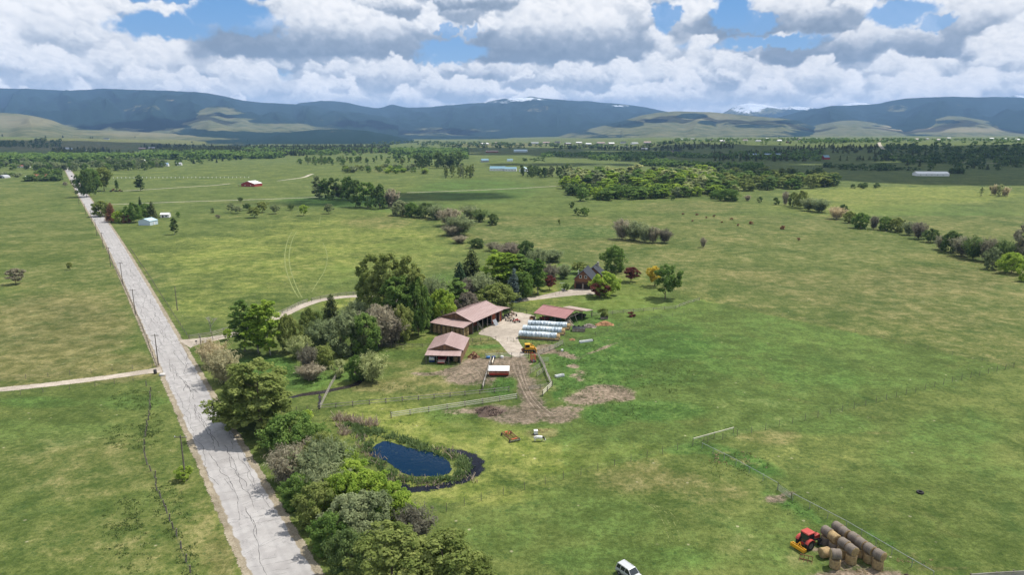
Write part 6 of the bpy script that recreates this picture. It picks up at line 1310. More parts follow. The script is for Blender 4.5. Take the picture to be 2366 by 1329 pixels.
# hay inside the small barn
# ------------------------------------------------------------ tarped hay rows
def tarp_row(pl, pr_, name, label, seed, Wd=2.5, Ht=2.35):
    a, b = at(*pl)[:2], at(*pr_)[:2]; L_ = np.linalg.norm(b-a); rz = math.atan2(*(b-a)[::-1]); o = thing('tarped_hay_row', label, 'hay stack', (*a, 0), rz, 'hay rows under white plastic'); rs = np.random.RandomState(seed)
    mb = MB(); n = 7
    for i in range(n):
        x = (i+.5)*L_/n
        mb.lathe([(0, -L_/n/2+.03), (1.0, -L_/n/2+.05), (1.08, 0), (1.0, L_/n/2-.05), (0, L_/n/2-.03)], (x, Wd/2, 1.0), 'X', 18)
    mb.box((L_/2, Wd/2, .45), (L_*.98, Wd*.86, .9)); mb.build('hay', M_hay, o, True)
    U = 90; Vn = 36; V = []; s_ = np.linspace(0, 1, Vn)
    for i in range(U+1):
        x = -.15+(L_*.93+.15)*i/U; fold = .10*math.sin(i*.9+seed)+.08*math.sin(i*2.3)
        for j in range(Vn):
            t = s_[j]*2-1; aa = t*1.62; y = Wd/2+math.sin(aa)*(Wd/2+.02); z = .32+(Ht-.30)*max(0, math.cos(aa*.93))**.45
            wr = (fold+.05*math.sin(i*.55+j*.3))*(.3+abs(t)); z = max(.25+.1*abs(math.sin(i*.31+seed)), z+rs.uniform(-.02, .02)+.04*math.sin(i*.13+seed)+.035*math.sin(i*1.1+j*.5)); V.append((x+rs.uniform(-.02, .02), y+(1 if t > 0 else -1)*wr, z))
    V = np.array(V); ii = np.arange((U+1)*Vn).reshape(U+1, Vn); Fc = np.stack([ii[:-1, :-1], ii[1:, :-1], ii[1:, 1:], ii[:-1, 1:]], -1).reshape(-1, 4)
    t_ = obj('tarp', np_mesh('tarp', V, Fc, None, M_tarp, True), None, o); sd_ = t_.modifiers.new('s', 'SOLIDIFY'); sd_.thickness = .02
    mb = MB(); mb.box((L_/2, Wd/2, .08), (L_, Wd*.95, .16)); mb.build('pallet_base', M_post, o); return o
tarp_row((1199,783), (1292,789), 0, 'front hay row under white plastic, nearest the yellow crawler', 1)
tarp_row((1208,770), (1304,776), 0, 'middle hay row under white plastic', 2)
tarp_row((1220,758), (1316,764), 0, 'back hay row under white plastic beside the machine shed', 3)
# ------------------------------------------------------------ wheels
def wheel(par, c, r, w_, name='wheel', rimm=None, axis='Y'):
    mb = MB(); mb.lathe([(r*.55, -w_/2), (r*.93, -w_/2), (r, -w_*.36), (r, w_*.36), (r*.93, w_/2), (r*.55, w_/2), (r*.55, -w_/2)], c, axis, 22); t_ = mb.build('tyre', M_rub, par)
    t_.name = name; mb = MB(); mb.lathe([(0, -w_*.30), (r*.5, -w_*.32), (r*.555, -w_*.42), (r*.555, w_*.42), (r*.5, w_*.32), (0, w_*.30)], c, axis, 18); mb.build('rim', rimm or M_steel, t_); return t_
# ------------------------------------------------------------ tractor with box blade
pa, pb = at(1846, 1268)[:2], at(1888, 1256)[:2]; rz = math.atan2(*(pb-pa)[::-1])
pc = (pa+pb)/2
t = thing('tractor', 'red tractor with a cab parked beside the round hay bales', 'tractor', (*pc, 0), rz+.12)
mb = MB(); mb.prism([(.25, 1.0), (2.2, .95), (2.28, 1.15), (2.2, 1.62), (.3, 1.78)], -.42, .42); mb.build('hood', M_redp, t, bevel=.05)
mb = MB(); mb.box((.6, 0, .82), (3.0, .42, .5)); mb.box((2.0, 0, .6), (.5, .9, .16)); mb.box((-.9, 0, .8), (.9, .7, .6)); mb.build('chassis', M_steel, t)
mb = MB(); mb.prism([(-1.25, 1.15), (.35, 1.15), (.2, 2.55), (-1.1, 2.6)], -.68, .68); mb.build('cab', M_glass, t)
for (x, y) in ((-1.22, -.7), (-1.22, .7), (.32, -.7), (.32, .7), (-.4, -.71), (-.4, .71)):
    mb = MB(); mb.beam((x, y, 1.1), (x*.86, y*.98, 2.6), .08, .08); mb.build('cab_pillar', M_rub, t)
mb = MB(); mb.box((-.45, 0, 2.68), (1.75, 1.6, .2), taper=.9); mb.build('cab_roof', M_redp, t, bevel=.06)
for s in (-1, 1):
    mb = MB(); pts = [(-.85+1.0*math.cos(a), .86+1.0*math.sin(a)) for a in np.linspace(.35, 2.7, 9)]+[(-.85+.92*math.cos(a), .86+.92*math.sin(a)) for a in np.linspace(2.7, .35, 9)]
    mb.prism(pts, s*.62, s*1.2); mb.build('fender', M_redp, t)
    wheel(t, (-.85, s*.95, .85), .85, .46, 'rear_wheel'); wheel(t, (1.75, s*.82, .55), .55, .32, 'front_wheel')
    mb = MB(); mb.beam((.4, s*.5, 1.3), (2.2, s*.5, .9), .1, .14); mb.beam((2.2, s*.5, .9), (2.9, s*.5, .3), .1, .14); mb.build('loader_arm', M_rub, t)
mb = MB(); mb.tube((1.2, -.3, 1.6), (1.2, -.3, 2.5), .05, .05, 8); mb.build('exhaust', M_rub, t)
mb = MB(); mb.box((-1.5, 0, .95), (.15, .5, .35)); mb.build('tail_box', M_redp, t)
bl = thing('box_blade', 'yellow box blade behind the red tractor', 'farm implement', (*wpt(rz+.12, pc[0], pc[1], -2.45, 0), 0), rz+.12)
mb = MB(); mb.box((-.25, 0, .55), (.1, 2.5, .55)); mb.build('back_plate', M_yel, bl)
for s in (-1, 1):
    mb = MB(); mb.box((.05, s*1.24, .5), (.7, .06, .5)); mb.build('side_plate', M_yel, bl)
mb = MB(); mb.beam((.2, -1.2, .75), (.2, 1.2, .75), .12, .12); mb.build('crossbar', M_yel, bl)
mb = MB(); mb.beam((.2, -.4, .75), (.35, 0, 1.35), .07, .07); mb.beam((.2, .4, .75), (.35, 0, 1.35), .07, .07); mb.beam((-.2, 0, .8), (.35, 0, 1.35), .07, .07); mb.build('hitch_frame', M_yel, bl)
mb = MB()
for k in range(6):
    mb = MB(); y = -1.0+k*.4; mb.beam((.18, y, .7), (.25, y, .12), .05, .09); mb.build('tine', M_steel, bl)
# rusty bale fork
o = thing('bale_fork', 'small rusty steel frame lying on the grass below the tractor', 'steel frame', at(1862, 1296), -.5)
mb = MB(); mb.beam((-.9, 0, .12), (.9, 0, .12), .1, .1); mb.beam((-.9, .1, .75), (.9, .3, .75), .08, .08); mb.build('crossbar', M_rust, o)
for x in (-.9, -.3, .3, .9):
    mb = MB(); mb.beam((x, 0, .1), (x, .2, .8), .08, .08); mb.beam((x, 0, .1), (x, -.7, .1), .06, .06); mb.build('tine', M_rust, o)
# ------------------------------------------------------------ cars
M_silver = mat('silver_paint', (0.52, 0.53, 0.54), .3, .06, 1.5, metal=.3, c2=(0.46, 0.47, 0.48), spec=.6, coat=.5)
M_trim = mat('dark_trim', (0.20, 0.20, 0.17), .5, .1, 2)
def suv(paint, loc, rz, label):
    o = thing('suv', label, 'car', loc, rz)
    mb = MB(); prof = [(-2.2, .42), (-2.25, .75), (-2.2, 1.02), (-.35+.0, 1.06), (.95, 1.04), (2.05, .94), (2.28, .72), (2.25, .38), (1.9, .32), (-1.9, .34)]
    mb.prism(prof, -.88, .88); mb.build('body', paint, o, bevel=.07)
    def gh(grow_=0):
        b = MB(); lo = [(-2.12, -.84), (.98, -.84), (.98, .84), (-2.12, .84)]; hi = [(-1.95, -.66), (.28, -.66), (.28, .66), (-1.95, .66)]
        z0, z1 = 1.0, 1.66; V = [(x, y, z0) for x, y in lo]+[(x, y, z1) for x, y in hi]; b.v += V
        for f_ in ((0, 1, 5, 4), (1, 2, 6, 5), (2, 3, 7, 6), (3, 0, 4, 7), (4, 5, 6, 7)): b.f.append(f_); b.mi.append(0)
        return b
    gh().build('window_band', M_glass, o)
    mb = MB(); mb.box((-.84, 0, 1.70), (2.32, 1.40, .09)); mb.build('roof', paint, o, bevel=.03)
    for s in (-1, 1):
        for (x0, x1) in ((-2.13, -1.97), (-1.28, -1.22), (-.38, -.33), (.98, .30)):
            mb = MB(); mb.beam((x0, s*.86, 1.02), (x1, s*.675, 1.68), .06, .09); mb.build('pillar', paint, o)
        mb = MB(); mb.beam((-1.9, s*.62, 1.78), (.1, s*.62, 1.78), .04, .04); mb.build('roof_rail', M_white, o)
        mb = MB(); mb.box((0, s*.90, .55), (3.9, .05, .22)); mb.build('lower_cladding', M_trim, o)
        mb = MB(); mb.box((.75, s*1.0, 1.08), (.16, .2, .14)); mb.build('mirror', M_rub, o)
        for x in (-1.4, 1.42): wheel(o, (x, s*.82, .37), .37, .24)
        mb = MB(); mb.box((2.24, s*.62, .72), (.08, .36, .16)); mb.build('headlight', M_white, o)
        mb = MB(); mb.box((-2.24, s*.75, .88), (.06, .16, .3)); mb.build('tail_light', M_redp, o)
    mb = MB(); mb.box((2.29, 0, .45), (.12, 1.7, .2)); mb.build('bumper', M_trim, o); mb = MB(); mb.box((-2.26, 0, .48), (.12, 1.7, .2)); mb.build('bumper', M_trim, o)
    mb = MB(); mb.box((2.27, 0, .70), (.05, .8, .16)); mb.build('grille', M_rub, o)
    return o
ra, fa = (at(1426.7, 1299.6, 1.75)+at(1442.7, 1294.3, 1.75))/2, (at(1468, 1311.4, 1.75)+at(1451.6, 1317.3, 1.75))/2
rzc = math.atan2(fa[1]-ra[1], fa[0]-ra[0]); mid = ra+(fa-ra)*.5; dd = np.array([math.cos(rzc), math.sin(rzc)])
suv(M_silver, (*(mid[:2]+dd*.85), 0), rzc, 'silver sport utility vehicle parked on the grass, cut by the bottom edge')
dc = suv(M_pipe, (*at(166, 408)[:2], .04), math.radians(118), 'tiny dark car on the far end of the road')
# ------------------------------------------------------------ corral and yard things
o = thing('covered_feed_bunk', 'red feed bunk under a white sheet metal roof in the corral', 'feed bunk', at(1153, 868), -.02)
for x in (-2.6, 2.6):
    for y in (-.7, 1.0):
        mb = MB(); mb.box((x, y, 1.0), (.12, .12, 2.0)); mb.build('post', M_post, o)
mb = MB(); mb.slab([(-2.85, -1.15, 1.75), (2.85, -1.15, 1.75), (2.85, 1.45, 2.3), (-2.85, 1.45, 2.3)], .06); seams(mb, (-2.8, -1.15, 1.75), (2.8, -1.15, 1.75), (2.8, 1.45, 2.3), (-2.8, 1.45, 2.3), .6, .03); mb.build('roof', M_white, o)
for (y, z, nm) in ((-.85, .75, 'front_board'), (1.15, .8, 'back_board')):
    mb = MB(); mb.box((0, y, z), (5.3, .1, .62)); mb.build(nm, M_redp, o)
mb = MB(); mb.box((0, .1, .35), (5.1, 1.7, .1)); mb.build('floor', M_rust, o)
# yellow crawler
o = thing('crawler_loader', 'yellow crawler tractor with arched guards standing at the end of the gravel yard', 'crawler tractor', at(1222, 814), .12)
for s in (-1, 1):
    mb = MB(); pts = [(-1.9, .45), (-1.6, .05), (1.3, .05), (1.75, .45), (1.45, .95), (-1.55, .95)]; mb.prism(pts, s*.65, s*1.15); tk = mb.build('track', M_rub, o, bevel=.05)
    for x in (-1.3, -.6, .1, .8): mb = MB(); mb.lathe([(0, -.02), (.2, 0), (.2, .06), (0, .08)], (x, s*1.16-.03, .42), 'Y', 12); mb.build('track_roller', M_yel, tk)
mb = MB(); mb.prism([(-1.2, .9), (1.7, .85), (1.8, 1.5), (.4, 1.75), (-1.2, 1.5)], -.62, .62); mb.build('body', M_yel, o, bevel=.05)
mb = MB(); mb.prism([(-1.2, 1.5), (.3, 1.6), (.1, 2.5), (-1.05, 2.5)], -.55, .55); mb.build('cab', M_dark, o)
mb = MB(); mb.box((-.45, 0, 2.58), (1.6, 1.5, .14)); mb.build('cab_roof', M_yel, o, bevel=.04)
for s in (-1, 1):
    mb = MB()
    arc = [(-.1, 2.55), (.7, 2.35), (1.4, 1.9), (1.9, 1.3), (2.1, .7)]
    for a, b in zip(arc[:-1], arc[1:]): mb.beam((a[0], s*.72, a[1]), (b[0], s*.72, b[1]), .12, .16)
    mb.beam((-1.1, s*.72, 2.5), (-1.3, s*.72, .9), .1, .1); mb.build('side_guard', M_yel, o)
mb = MB(); mb.box((2.1, 0, .65), (.18, 2.5, .9)); mb.build('blade', M_yel, o); mb = MB(); mb.tube((.9, -.3, 1.6), (.9, -.3, 3.0), .09, .09, 8); mb.build('exhaust_stack', M_rust, o)
mb = MB(); mb.box((-1.75, 0, .9), (.5, 1.0, .7)); mb.tube((-2.1, -.6, .8), (-2.1, .6, .8), .22, .22, 12); mb.build('winch', M_rust, o)
# red cattle chute
o = thing('cattle_chute', 'red barred cattle chute at the head of the alley fence', 'cattle chute', at(1232, 836), .3)
mb = MB(); mb.box((0, 0, .25), (1.1, 2.0, .3)); mb.build('floor', M_steel, o)
for s in (-1, 1):
    for k in range(6): mb = MB(); mb.box((s*.5, 0, .5+k*.3), (.06, 2.0, .11)); mb.build('side_bar', M_redp, o)
    for y in (-1, 0, 1): mb = MB(); mb.box((s*.52, y, 1.15), (.09, .09, 2.3)); mb.build('upright', M_redp, o)
mb = MB(); mb.box((0, 1.0, 2.2), (1.1, .12, .2)); mb.box((0, -1.0, 2.2), (1.1, .12, .2)); mb.build('head_gate', M_redp, o)
mb = MB(); mb.tube((.9, -.4, .9), (1.6, -.2, 1.1), .06, .06, 6); mb.build('lever', M_rust, o)
def barrel(px, py, m_, label, r=.32, h_=.9, group=None, lay=False, rz=0):
    o = thing('barrel', label, 'barrel', at(px, py), rz, group); mb = MB(); prof = [(0, .0), (r*.96, 0), (r, .04), (r, .3), (r*1.04, .32), (r, .34), (r, .58), (r*1.04, .6), (r, .62), (r, h_-.04), (r*.96, h_), (0, h_-.03)]
    if lay: mb.lathe([(a, b-h_/2) for a, b in prof], (0, 0, r), 'X', 18)
    else: mb.lathe(prof, seg=18)
    b_ = mb.build('drum', m_, o, True); mb = MB()
    if lay: mb.lathe([(.05, h_/2-.02), (.05, h_/2+.03), (0, h_/2+.03)], (0, .12, r), 'X', 8)
    else: mb.lathe([(.05, h_-.03), (.05, h_+.02), (0, h_+.02)], (.12, 0, 0), seg=8)
    mb.build('bung', M_rub, o); return o
M_blue = mat('blue_plastic', (0.05, 0.17, 0.38), .4, .12, 2); M_blue2 = mat('dark_blue_plastic', (0.02, 0.05, 0.16), .4, .12, 2)
barrel(1128, 829, M_blue, 'light blue plastic barrel lying left of the tall rail fence', .42, 1.1, lay=True); barrel(1140, 829, M_blue2, 'dark blue plastic barrel at the top of the tall rail fence', .42, 1.1, lay=True, rz=.3)
barrel(1160, 828, M_white, 'white tub with dark rim in the steel corral panels', .45, .7)
barrel(1299, 812, M_white, 'small white bucket beside the pale rail fence', .35, .55)
barrel(1100, 1300, M_blue, 'blue tub on the grass beside the trees at the bottom', .45, .8)
barrel(359, 864, M_pipe, 'black rubbish bin beside the left farm track', .42, 1.2)
def boxthing(name, px, py, rz, label, cat, parts, group=None, sc_=1.0):
    o = thing(name, label, cat, at(px, py), rz, group)
    for (nm, m_, fn) in parts: mb = MB(); fn(mb); mb.build(nm, m_, o)
    if sc_ != 1: o.scale = (sc_,)*3
    return o
def trough(mb, L_=3.0, W_=.8, h_=.5):
    mb.box((0, 0, .12), (L_, W_, .1)); mb.box((0, W_/2, .15+h_/2), (L_, .07, h_)); mb.box((0, -W_/2, .15+h_/2), (L_, .07, h_)); mb.box((L_/2, 0, .15+h_/2), (.07, W_-.08, h_)); mb.box((-L_/2, 0, .15+h_/2), (.07, W_-.08, h_))
boxthing('feed_trough', 1293, 871, .5, 'short pale concrete trough in the bright pasture right of the alley fence', 'trough', [('basin', M_white, lambda m: trough(m, 2.6, .9, .45)), ('skid', M_post, lambda m: (m.box((-.9, 0, .04), (.15, 1.0, .08)), m.box((.9, 0, .04), (.15, 1.0, .08))))])
boxthing('feed_trough', 1354, 791, .42, 'long white feed trough on bare ground below the wood piles', 'trough', [('basin', M_white, lambda m: trough(m, 4.6, .8, .5)), ('end_cap', M_rub, lambda m: m.box((2.45, 0, .4), (.3, .7, .5)))])
boxthing('mineral_tub', 1238, 1004, .1, 'square white tub on the straw near the black and white cow', 'tub', [('tub', M_white, lambda m: (m.box((0, 0, .45), (.75, .75, .9)), m.box((0, 0, .93), (.85, .85, .08)))), ('base', M_rub, lambda m: m.box((0, 0, .05), (1.0, 1.0, .1)))])
# harrow trailer
o = thing('harrow_cart', 'rusty flat harrow cart with red end frames on the grass above the pond', 'farm implement', at(1179, 1012), math.radians(-63))
mb = MB()
for s in (-1, 1): mb.beam((-2.2, s*1.0, .55), (2.2, s*1.0, .55), .1, .12)
for k in range(9): mb.beam((-2.2+k*.55, -1, .55), (-2.2+k*.55, 1, .55), .05, .06)
for k in range(5): mb.beam((-2.2, -.8+k*.4, .5), (2.2, -.8+k*.4, .5), .04, .04)
mb.build('deck_grid', M_rust, o)
M_orange = mat('orange_red_paint', (0.40, 0.085, 0.04), .6, .25, 2, c2=(0.4, 0.08, 0.03))
mb = MB(); mb.box((1.95, 0, .6), (.35, 1.3, .08)); mb.build('end_frame', M_orange, o); mb = MB(); mb.prism([(-2.2, .6), (-1.7, .6), (-1.7, .66), (-2.2, .66)], -.35, .35); mb.beam((-1.4, -.6, .66), (-.5, 0, .66), .1, .1); mb.beam((-1.4, .6, .66), (-.5, 0, .66), .1, .1); mb.build('drawbar', M_orange, o)
mb = MB(); mb.beam((2.35, -1.3, .35), (2.35, 1.3, .35), .2, .12); mb.build('rear_bar', M_steel, o)
for (x, y) in ((-1.9, -1.15), (-1.9, 1.15), (2.0, -1.15), (2.0, 1.15)): wheel(o, (x, y, .3), .3, .16)
# tyre in the pasture
o = thing('discarded_tyre', 'black tyre lying flat in the right pasture', 'tyre', at(2126, 1140)); mb = MB(); mb.lathe([(.32, .05), (.6, .02), (.66, .15), (.6, .3), (.32, .27), (.30, .16), (.32, .05)], seg=22); mb.build('tread', M_rub, o, True)
# heaps
def heap(name, px, py, rx, ry, h_, m_, label, cat, seed, n=180, piece=(.5, .12, .12), pm=None):
    o = thing(name, label, cat, at(px, py)); rs = random.Random(seed); nr = np.random.RandomState(seed)
    V = []; R0 = 10; S = 28
    for i in range(R0+1):
        for j in range(S):
            a = 6.283*j/S; r = i/R0; k = 1+.18*math.sin(3*a+seed)+.1*math.sin(5*a); z = h_*(math.cos(r*math.pi)*.5+.5)*(1+nr.uniform(-.18, .18)) if i < R0 else -.05
            V.append((rx*r*k*math.cos(a), ry*r*k*math.sin(a), z))
    ii = np.arange((R0+1)*S).reshape(R0+1, S); jj = np.roll(ii, -1, 1); Fc = np.stack([ii[:-1], ii[1:], jj[1:], jj[:-1]], -1).reshape(-1, 4)
    obj('mound', np_mesh('mound', np.array(V), Fc, None, m_, True), None, o)
    if n:
        mb = MB()
        for _ in range(n):
            r = math.sqrt(rs.random())*.93; a = rs.uniform(0, 6.28); z = h_*(math.cos(r*math.pi)*.5+.5)+rs.uniform(-.02, .12); M_ = Matrix.Rotation(rs.uniform(0, 6.28), 3, 'Z') @ Matrix.Rotation(rs.uniform(-.8, .8), 3, 'Y') @ Matrix.Rotation(rs.uniform(-.8, .8), 3, 'X')
            mb.box((rx*r*math.cos(a), ry*r*math.sin(a), max(.08, z)), (piece[0]*rs.uniform(.6, 1.3), piece[1]*rs.uniform(.6, 1.4), piece[2]*rs.uniform(.6, 1.4)), 0, M_)
        q = mb.build('loose_pieces', pm or m_, o); q['kind'] = 'stuff'
    return o
M_manure = mat('manure', (0.085, 0.058, 0.045), .95, .4, 2.5, c2=(0.14, 0.10, 0.075), bump=1.0)
M_split = mat('split_firewood', (0.58, 0.33, 0.17), .85, .35, 3, c2=(0.34, 0.17, 0.09)); M_graylog = mat('grey_firewood', (0.42, 0.36, 0.31), .9, .4, 3, c2=(0.2, 0.15, 0.12))
heap('manure_heap', 1130, 952, 3.6, 3.2, 1.3, M_manure, 'dark brown manure heap below the long grey rail fence', 'heap', 1, 260, (.35, .14, .1))
heap('straw_heap', 1094, 826, 1.8, 1.6, 1.5, M_hay, 'reddish straw heap beside the right wall of the small barn', 'heap', 2, 160, (.5, .3, .1), M_rust)
heap('firewood_heap', 1397, 751, 3.4, 1.5, 1.2, M_split, 'orange heap of split firewood right of the machine shed', 'wood pile', 3, 420, (.5, .18, .18))
heap('firewood_heap', 1361, 756, 2.7, 1.4, 1.0, M_graylog, 'grey heap of cut firewood left of the orange heap', 'wood pile', 4, 300, (.5, .18, .18))
heap('gravel_heap', 1140, 750, 2.2, 1.3, .45, mat('pale_gravel', (0.5, 0.46, 0.4), .95, .3, 4), 'low pale gravel heap in front of the long barn', 'heap', 5, 0)
heap('straw_heap', 1322, 786, 1.0, .8, .4, M_split, 'small orange wood scrap heap below the black covered pile', 'heap', 15, 60, (.3, .15, .1))
heap('lumber_heap', 1068, 712, 2.6, 1.6, .9, M_rail, 'pile of pinkish boards behind the long barn roof', 'lumber pile', 6, 60, (2.2, .25, .08), mat('pinkish_boards', (0.5, 0.33, 0.26), .9, .3, 2))
heap('log_heap', 1313, 752, 1.7, 1.3, 2.0, M_graylog, 'pale stack of firewood under the right end of the machine shed', 'wood pile', 7, 260, (.45, .16, .16), mat('pale_firewood', (0.55, 0.45, 0.33), .9, .35, 3))
M_black = mat('black_plastic', (0.02, 0.022, 0.022), .35, .2, 2, bump=.4)
def covered(px, py, rz, L_, W_, h_, label, seed):
    o = thing('covered_pile', label, 'covered pile', at(px, py), rz); mb = MB(); rs = random.Random(seed)
    for k in range(5): mb.box((0, -W_/2+W_*(k+.5)/5, h_*.3), (L_, W_/5.5, h_*.55))
    mb.build('lumber', M_graylog, o); mb = MB()
    mb.slab([(-L_/2-.1, -W_/2-.12, h_*.55), (L_/2+.1, -W_/2-.1, h_*.5), (L_/2+.05, 0, h_*.85), (-L_/2, .05, h_*.82)], .06); mb.slab([(-L_/2, .05, h_*.82), (L_/2+.05, 0, h_*.85), (L_/2+.1, W_/2+.1, h_*.5), (-L_/2-.1, W_/2+.1, h_*.55)], .06); mb.build('black_sheet', M_black, o)
    for k in range(3): mb = MB(); x = -L_/3+k*L_/3; mb.lathe([(.18, -.06), (.34, -.08), (.38, 0), (.34, .08), (.18, .06), (.18, -.06)], (x, rs.uniform(-.3, .3), h_*.85+.08), seg=14); mb.build('weight_tyre', M_rub, o)
    return o
covered(1337, 765, -.1, 4.2, 2.4, 2.0, 'pile under black sheeting between hay rows and firewood', 1); covered(1396, 737, -.05, 2.6, 1.4, 1.6, 'small black covered pile behind the orange firewood heap', 2)
# things kept under the machine shed roof
def shedpos(x, y): return (*wpt(hth, hx_-math.sin(hth)*hhw, hy_+math.cos(hth)*hhw, x, y), 0)
def cart(loc, rz, label, m_, L_=3.4, W_=1.7, h_=.7):
    o = thing('farm_wagon', label, 'farm wagon', loc, rz); mb = MB(); mb.box((0, 0, .7), (L_, W_, .12)); mb.box((0, W_/2, .7+h_/2), (L_, .06, h_)); mb.box((0, -W_/2, .7+h_/2), (L_, .06, h_)); mb.box((L_/2, 0, .7+h_/2), (.06, W_-.07, h_)); mb.build('bed', m_, o)
    mb = MB(); mb.beam((-L_/2, 0, .55), (-L_/2-1.4, 0, .35), .09, .09); mb.build('drawbar', M_steel, o)
    for x in (-L_*.3, L_*.3):
        for s in (-1, 1): wheel(o, (x, s*(W_/2+.02), .38), .38, .18)
    return o
cart(shedpos(2.4, -2.6), hth, 'dark red wagon under the left end of the machine shed', mat('maroon_paint', (0.22, 0.03, 0.03), .5, .2, 2))
cart(shedpos(6.6, -2.2), hth+.1, 'dark green wagon under the middle of the machine shed', mat('dark_green_paint', (0.02, 0.07, 0.045), .5, .2, 2))
cart(shedpos(10.2, 8.3), hth, 'dark wagon under the tan lean-to of the machine shed', M_pipe, 4.5)
cart(shedpos(-1.0, -5.6), 1.2, 'small wooden crate wagon at the left post of the machine shed', M_board, 1.6, 1.3, .9)
# red dump truck bed in the small barn
sp = wpt(sth, sx_, sy_, -1.9, .55)
o = thing('manure_spreader', 'red spreader wagon parked tail out under the small barn lean-to', 'farm wagon', (*sp, 0), sth)
mb = MB(); mb.box((1.0, 0, .95), (3.0, 2.1, .1)); mb.box((1.0, 1.05, 1.35), (3.0, .08, .8)); mb.box((1.0, -1.05, 1.35), (3.0, .08, .8)); mb.box((2.5, 0, 1.45), (.08, 2.0, 1.0)); mb.build('bed', M_redp, o)
mb = MB(); mb.slab([(-2.0, -1.05, .75), (-2.0, 1.05, .75), (-.5, 1.05, 1.1), (-.5, -1.05, 1.1)], .08); mb.build('tailgate', M_rooft, o)
mb = MB(); mb.box((-1.2, 0, .62), (1.7, 1.9, .2)); mb.build('rear_frame', M_redp, o)
for s in (-1, 1): wheel(o, (.8, s*.95, .45), .45, .28)
sp = wpt(sth, sx_, sy_, -1.6, 3.6); o = thing('water_tank', 'white plastic tank in the left bay of the small barn', 'tank', (*sp, 0), sth)
mb = MB(); mb.lathe([(0, -.8), (.5, -.78), (.55, -.6), (.55, .6), (.5, .78), (0, .8)], (0, 0, 1.0), 'Y', 18); mb.build('tank', M_white, o, True); mb = MB(); mb.box((0, 0, .3), (.9, 1.6, .35)); mb.build('stand', M_blue2, o)
sp = wpt(sth, sx_, sy_, -.4, -3.2); bale((*sp, .74), 0, True, False, 'hay bale inside the right bay of the small barn', 'hay inside the small barn'); sp = wpt(sth, sx_, sy_, 1.2, -3.2); bale((*sp, .74), 0, True, False, 'second hay bale deeper inside the right bay of the small barn', 'hay inside the small barn')
# ladder and junk at the long barn
o = thing('ladder', 'wooden ladder leaning in the first open bay of the long barn', 'ladder', (*wpt(bth, bx_, by_, 4.6, -bhw-.9), 0), bth)
for s in (-1, 1): mb = MB(); mb.beam((0, s*.28, 0), (-1.3, s*.28+1.2, 3.3), .06, .09); mb.build('stile', M_rail, o)
for k in range(8): u = (k+1)/9; mb = MB(); mb.beam((-1.3*u, -.28+1.2*u, 3.3*u), (-1.3*u, .28+1.2*u, 3.3*u), .04, .04); mb.build('rung', M_rail, o)
def machine(loc, rz, label, m1, m2, seed, k=1.0):
    o = thing('old_implement', label, 'farm implement', loc, rz); rs = random.Random(seed)
    mb = MB(); mb.beam((-1.6*k, 0, .7), (1.6*k, 0, .7), .14, .18); mb.beam((-1.2*k, -1*k, .7), (-1.2*k, 1*k, .7), .12, .14); mb.beam((1.2*k, -1*k, .7), (1.2*k, 1*k, .7), .12, .14); mb.build('frame', m1, o)
    mb = MB(); mb.box((0, 0, 1.15*k), (1.1*k, .9*k, .7*k)); mb.box((.5*k, 0, 1.6*k), (.5*k, .6*k, .4*k)); mb.build('hopper', m2, o, bevel=.04)
    for (x, y) in ((-1.2, -1.05), (-1.2, 1.05), (1.2, -1.05), (1.2, 1.05)): wheel(o, (x*k, y*k, .45*k), .45*k, .2*k)
    mb = MB(); mb.beam((1.6*k, 0, .7), (2.6*k, .1, .4), .1, .1); mb.build('drawbar', m1, o)
    mb = MB()
    for q in range(5): mb = MB(); x = -1.1*k+q*.5*k; mb.beam((x, -1.0*k, .9), (x+.1, -1.2*k, .15), .05, .05); mb.build('tine', M_steel, o)
    return o
M_beige = mat('faded_beige_paint', (0.45, 0.37, 0.27), .6, .3, 2, c2=(0.25, 0.17, 0.12))
machine(at(1193, 745), .4, 'red implement at the outer end of the machinery row by the long barn', M_redp, M_redp, 1, .75)
machine(at(1178, 741), 1.1, 'beige implement in the machinery row at the end of the long barn', M_beige, M_beige, 2, .95)
machine(at(1168, 736), .2, 'dark implement under the far lean-to of the long barn', M_steel, M_pipe, 3, .95)
machine(at(1184, 730), 2.0, 'tall beige implement behind the red one at the long barn', M_rust, M_beige, 4, 1.0)
machine((*wpt(bth, bx_, by_, 16.1, -bhw+2.2), 0), 1.3, 'grey machine inside the far open bay of the long barn', M_steel, M_steel, 5, .8)
# pale things leaning on the long barn
o = thing('sheet_stack', 'grey metal sheets leaning on the red wall panel of the long barn', 'metal sheets', (*wpt(bth, bx_, by_, 13.5, -bhw-.1), 0), bth)
for k in range(4): mb = MB(); mb.slab([(-1.2+k*.55, -.9, .02), (-.75+k*.55, -.9, .02), (-.75+k*.55, .35, 1.9), (-1.2+k*.55, .35, 1.9)], .04); mb.build('sheet', M_galv, o)
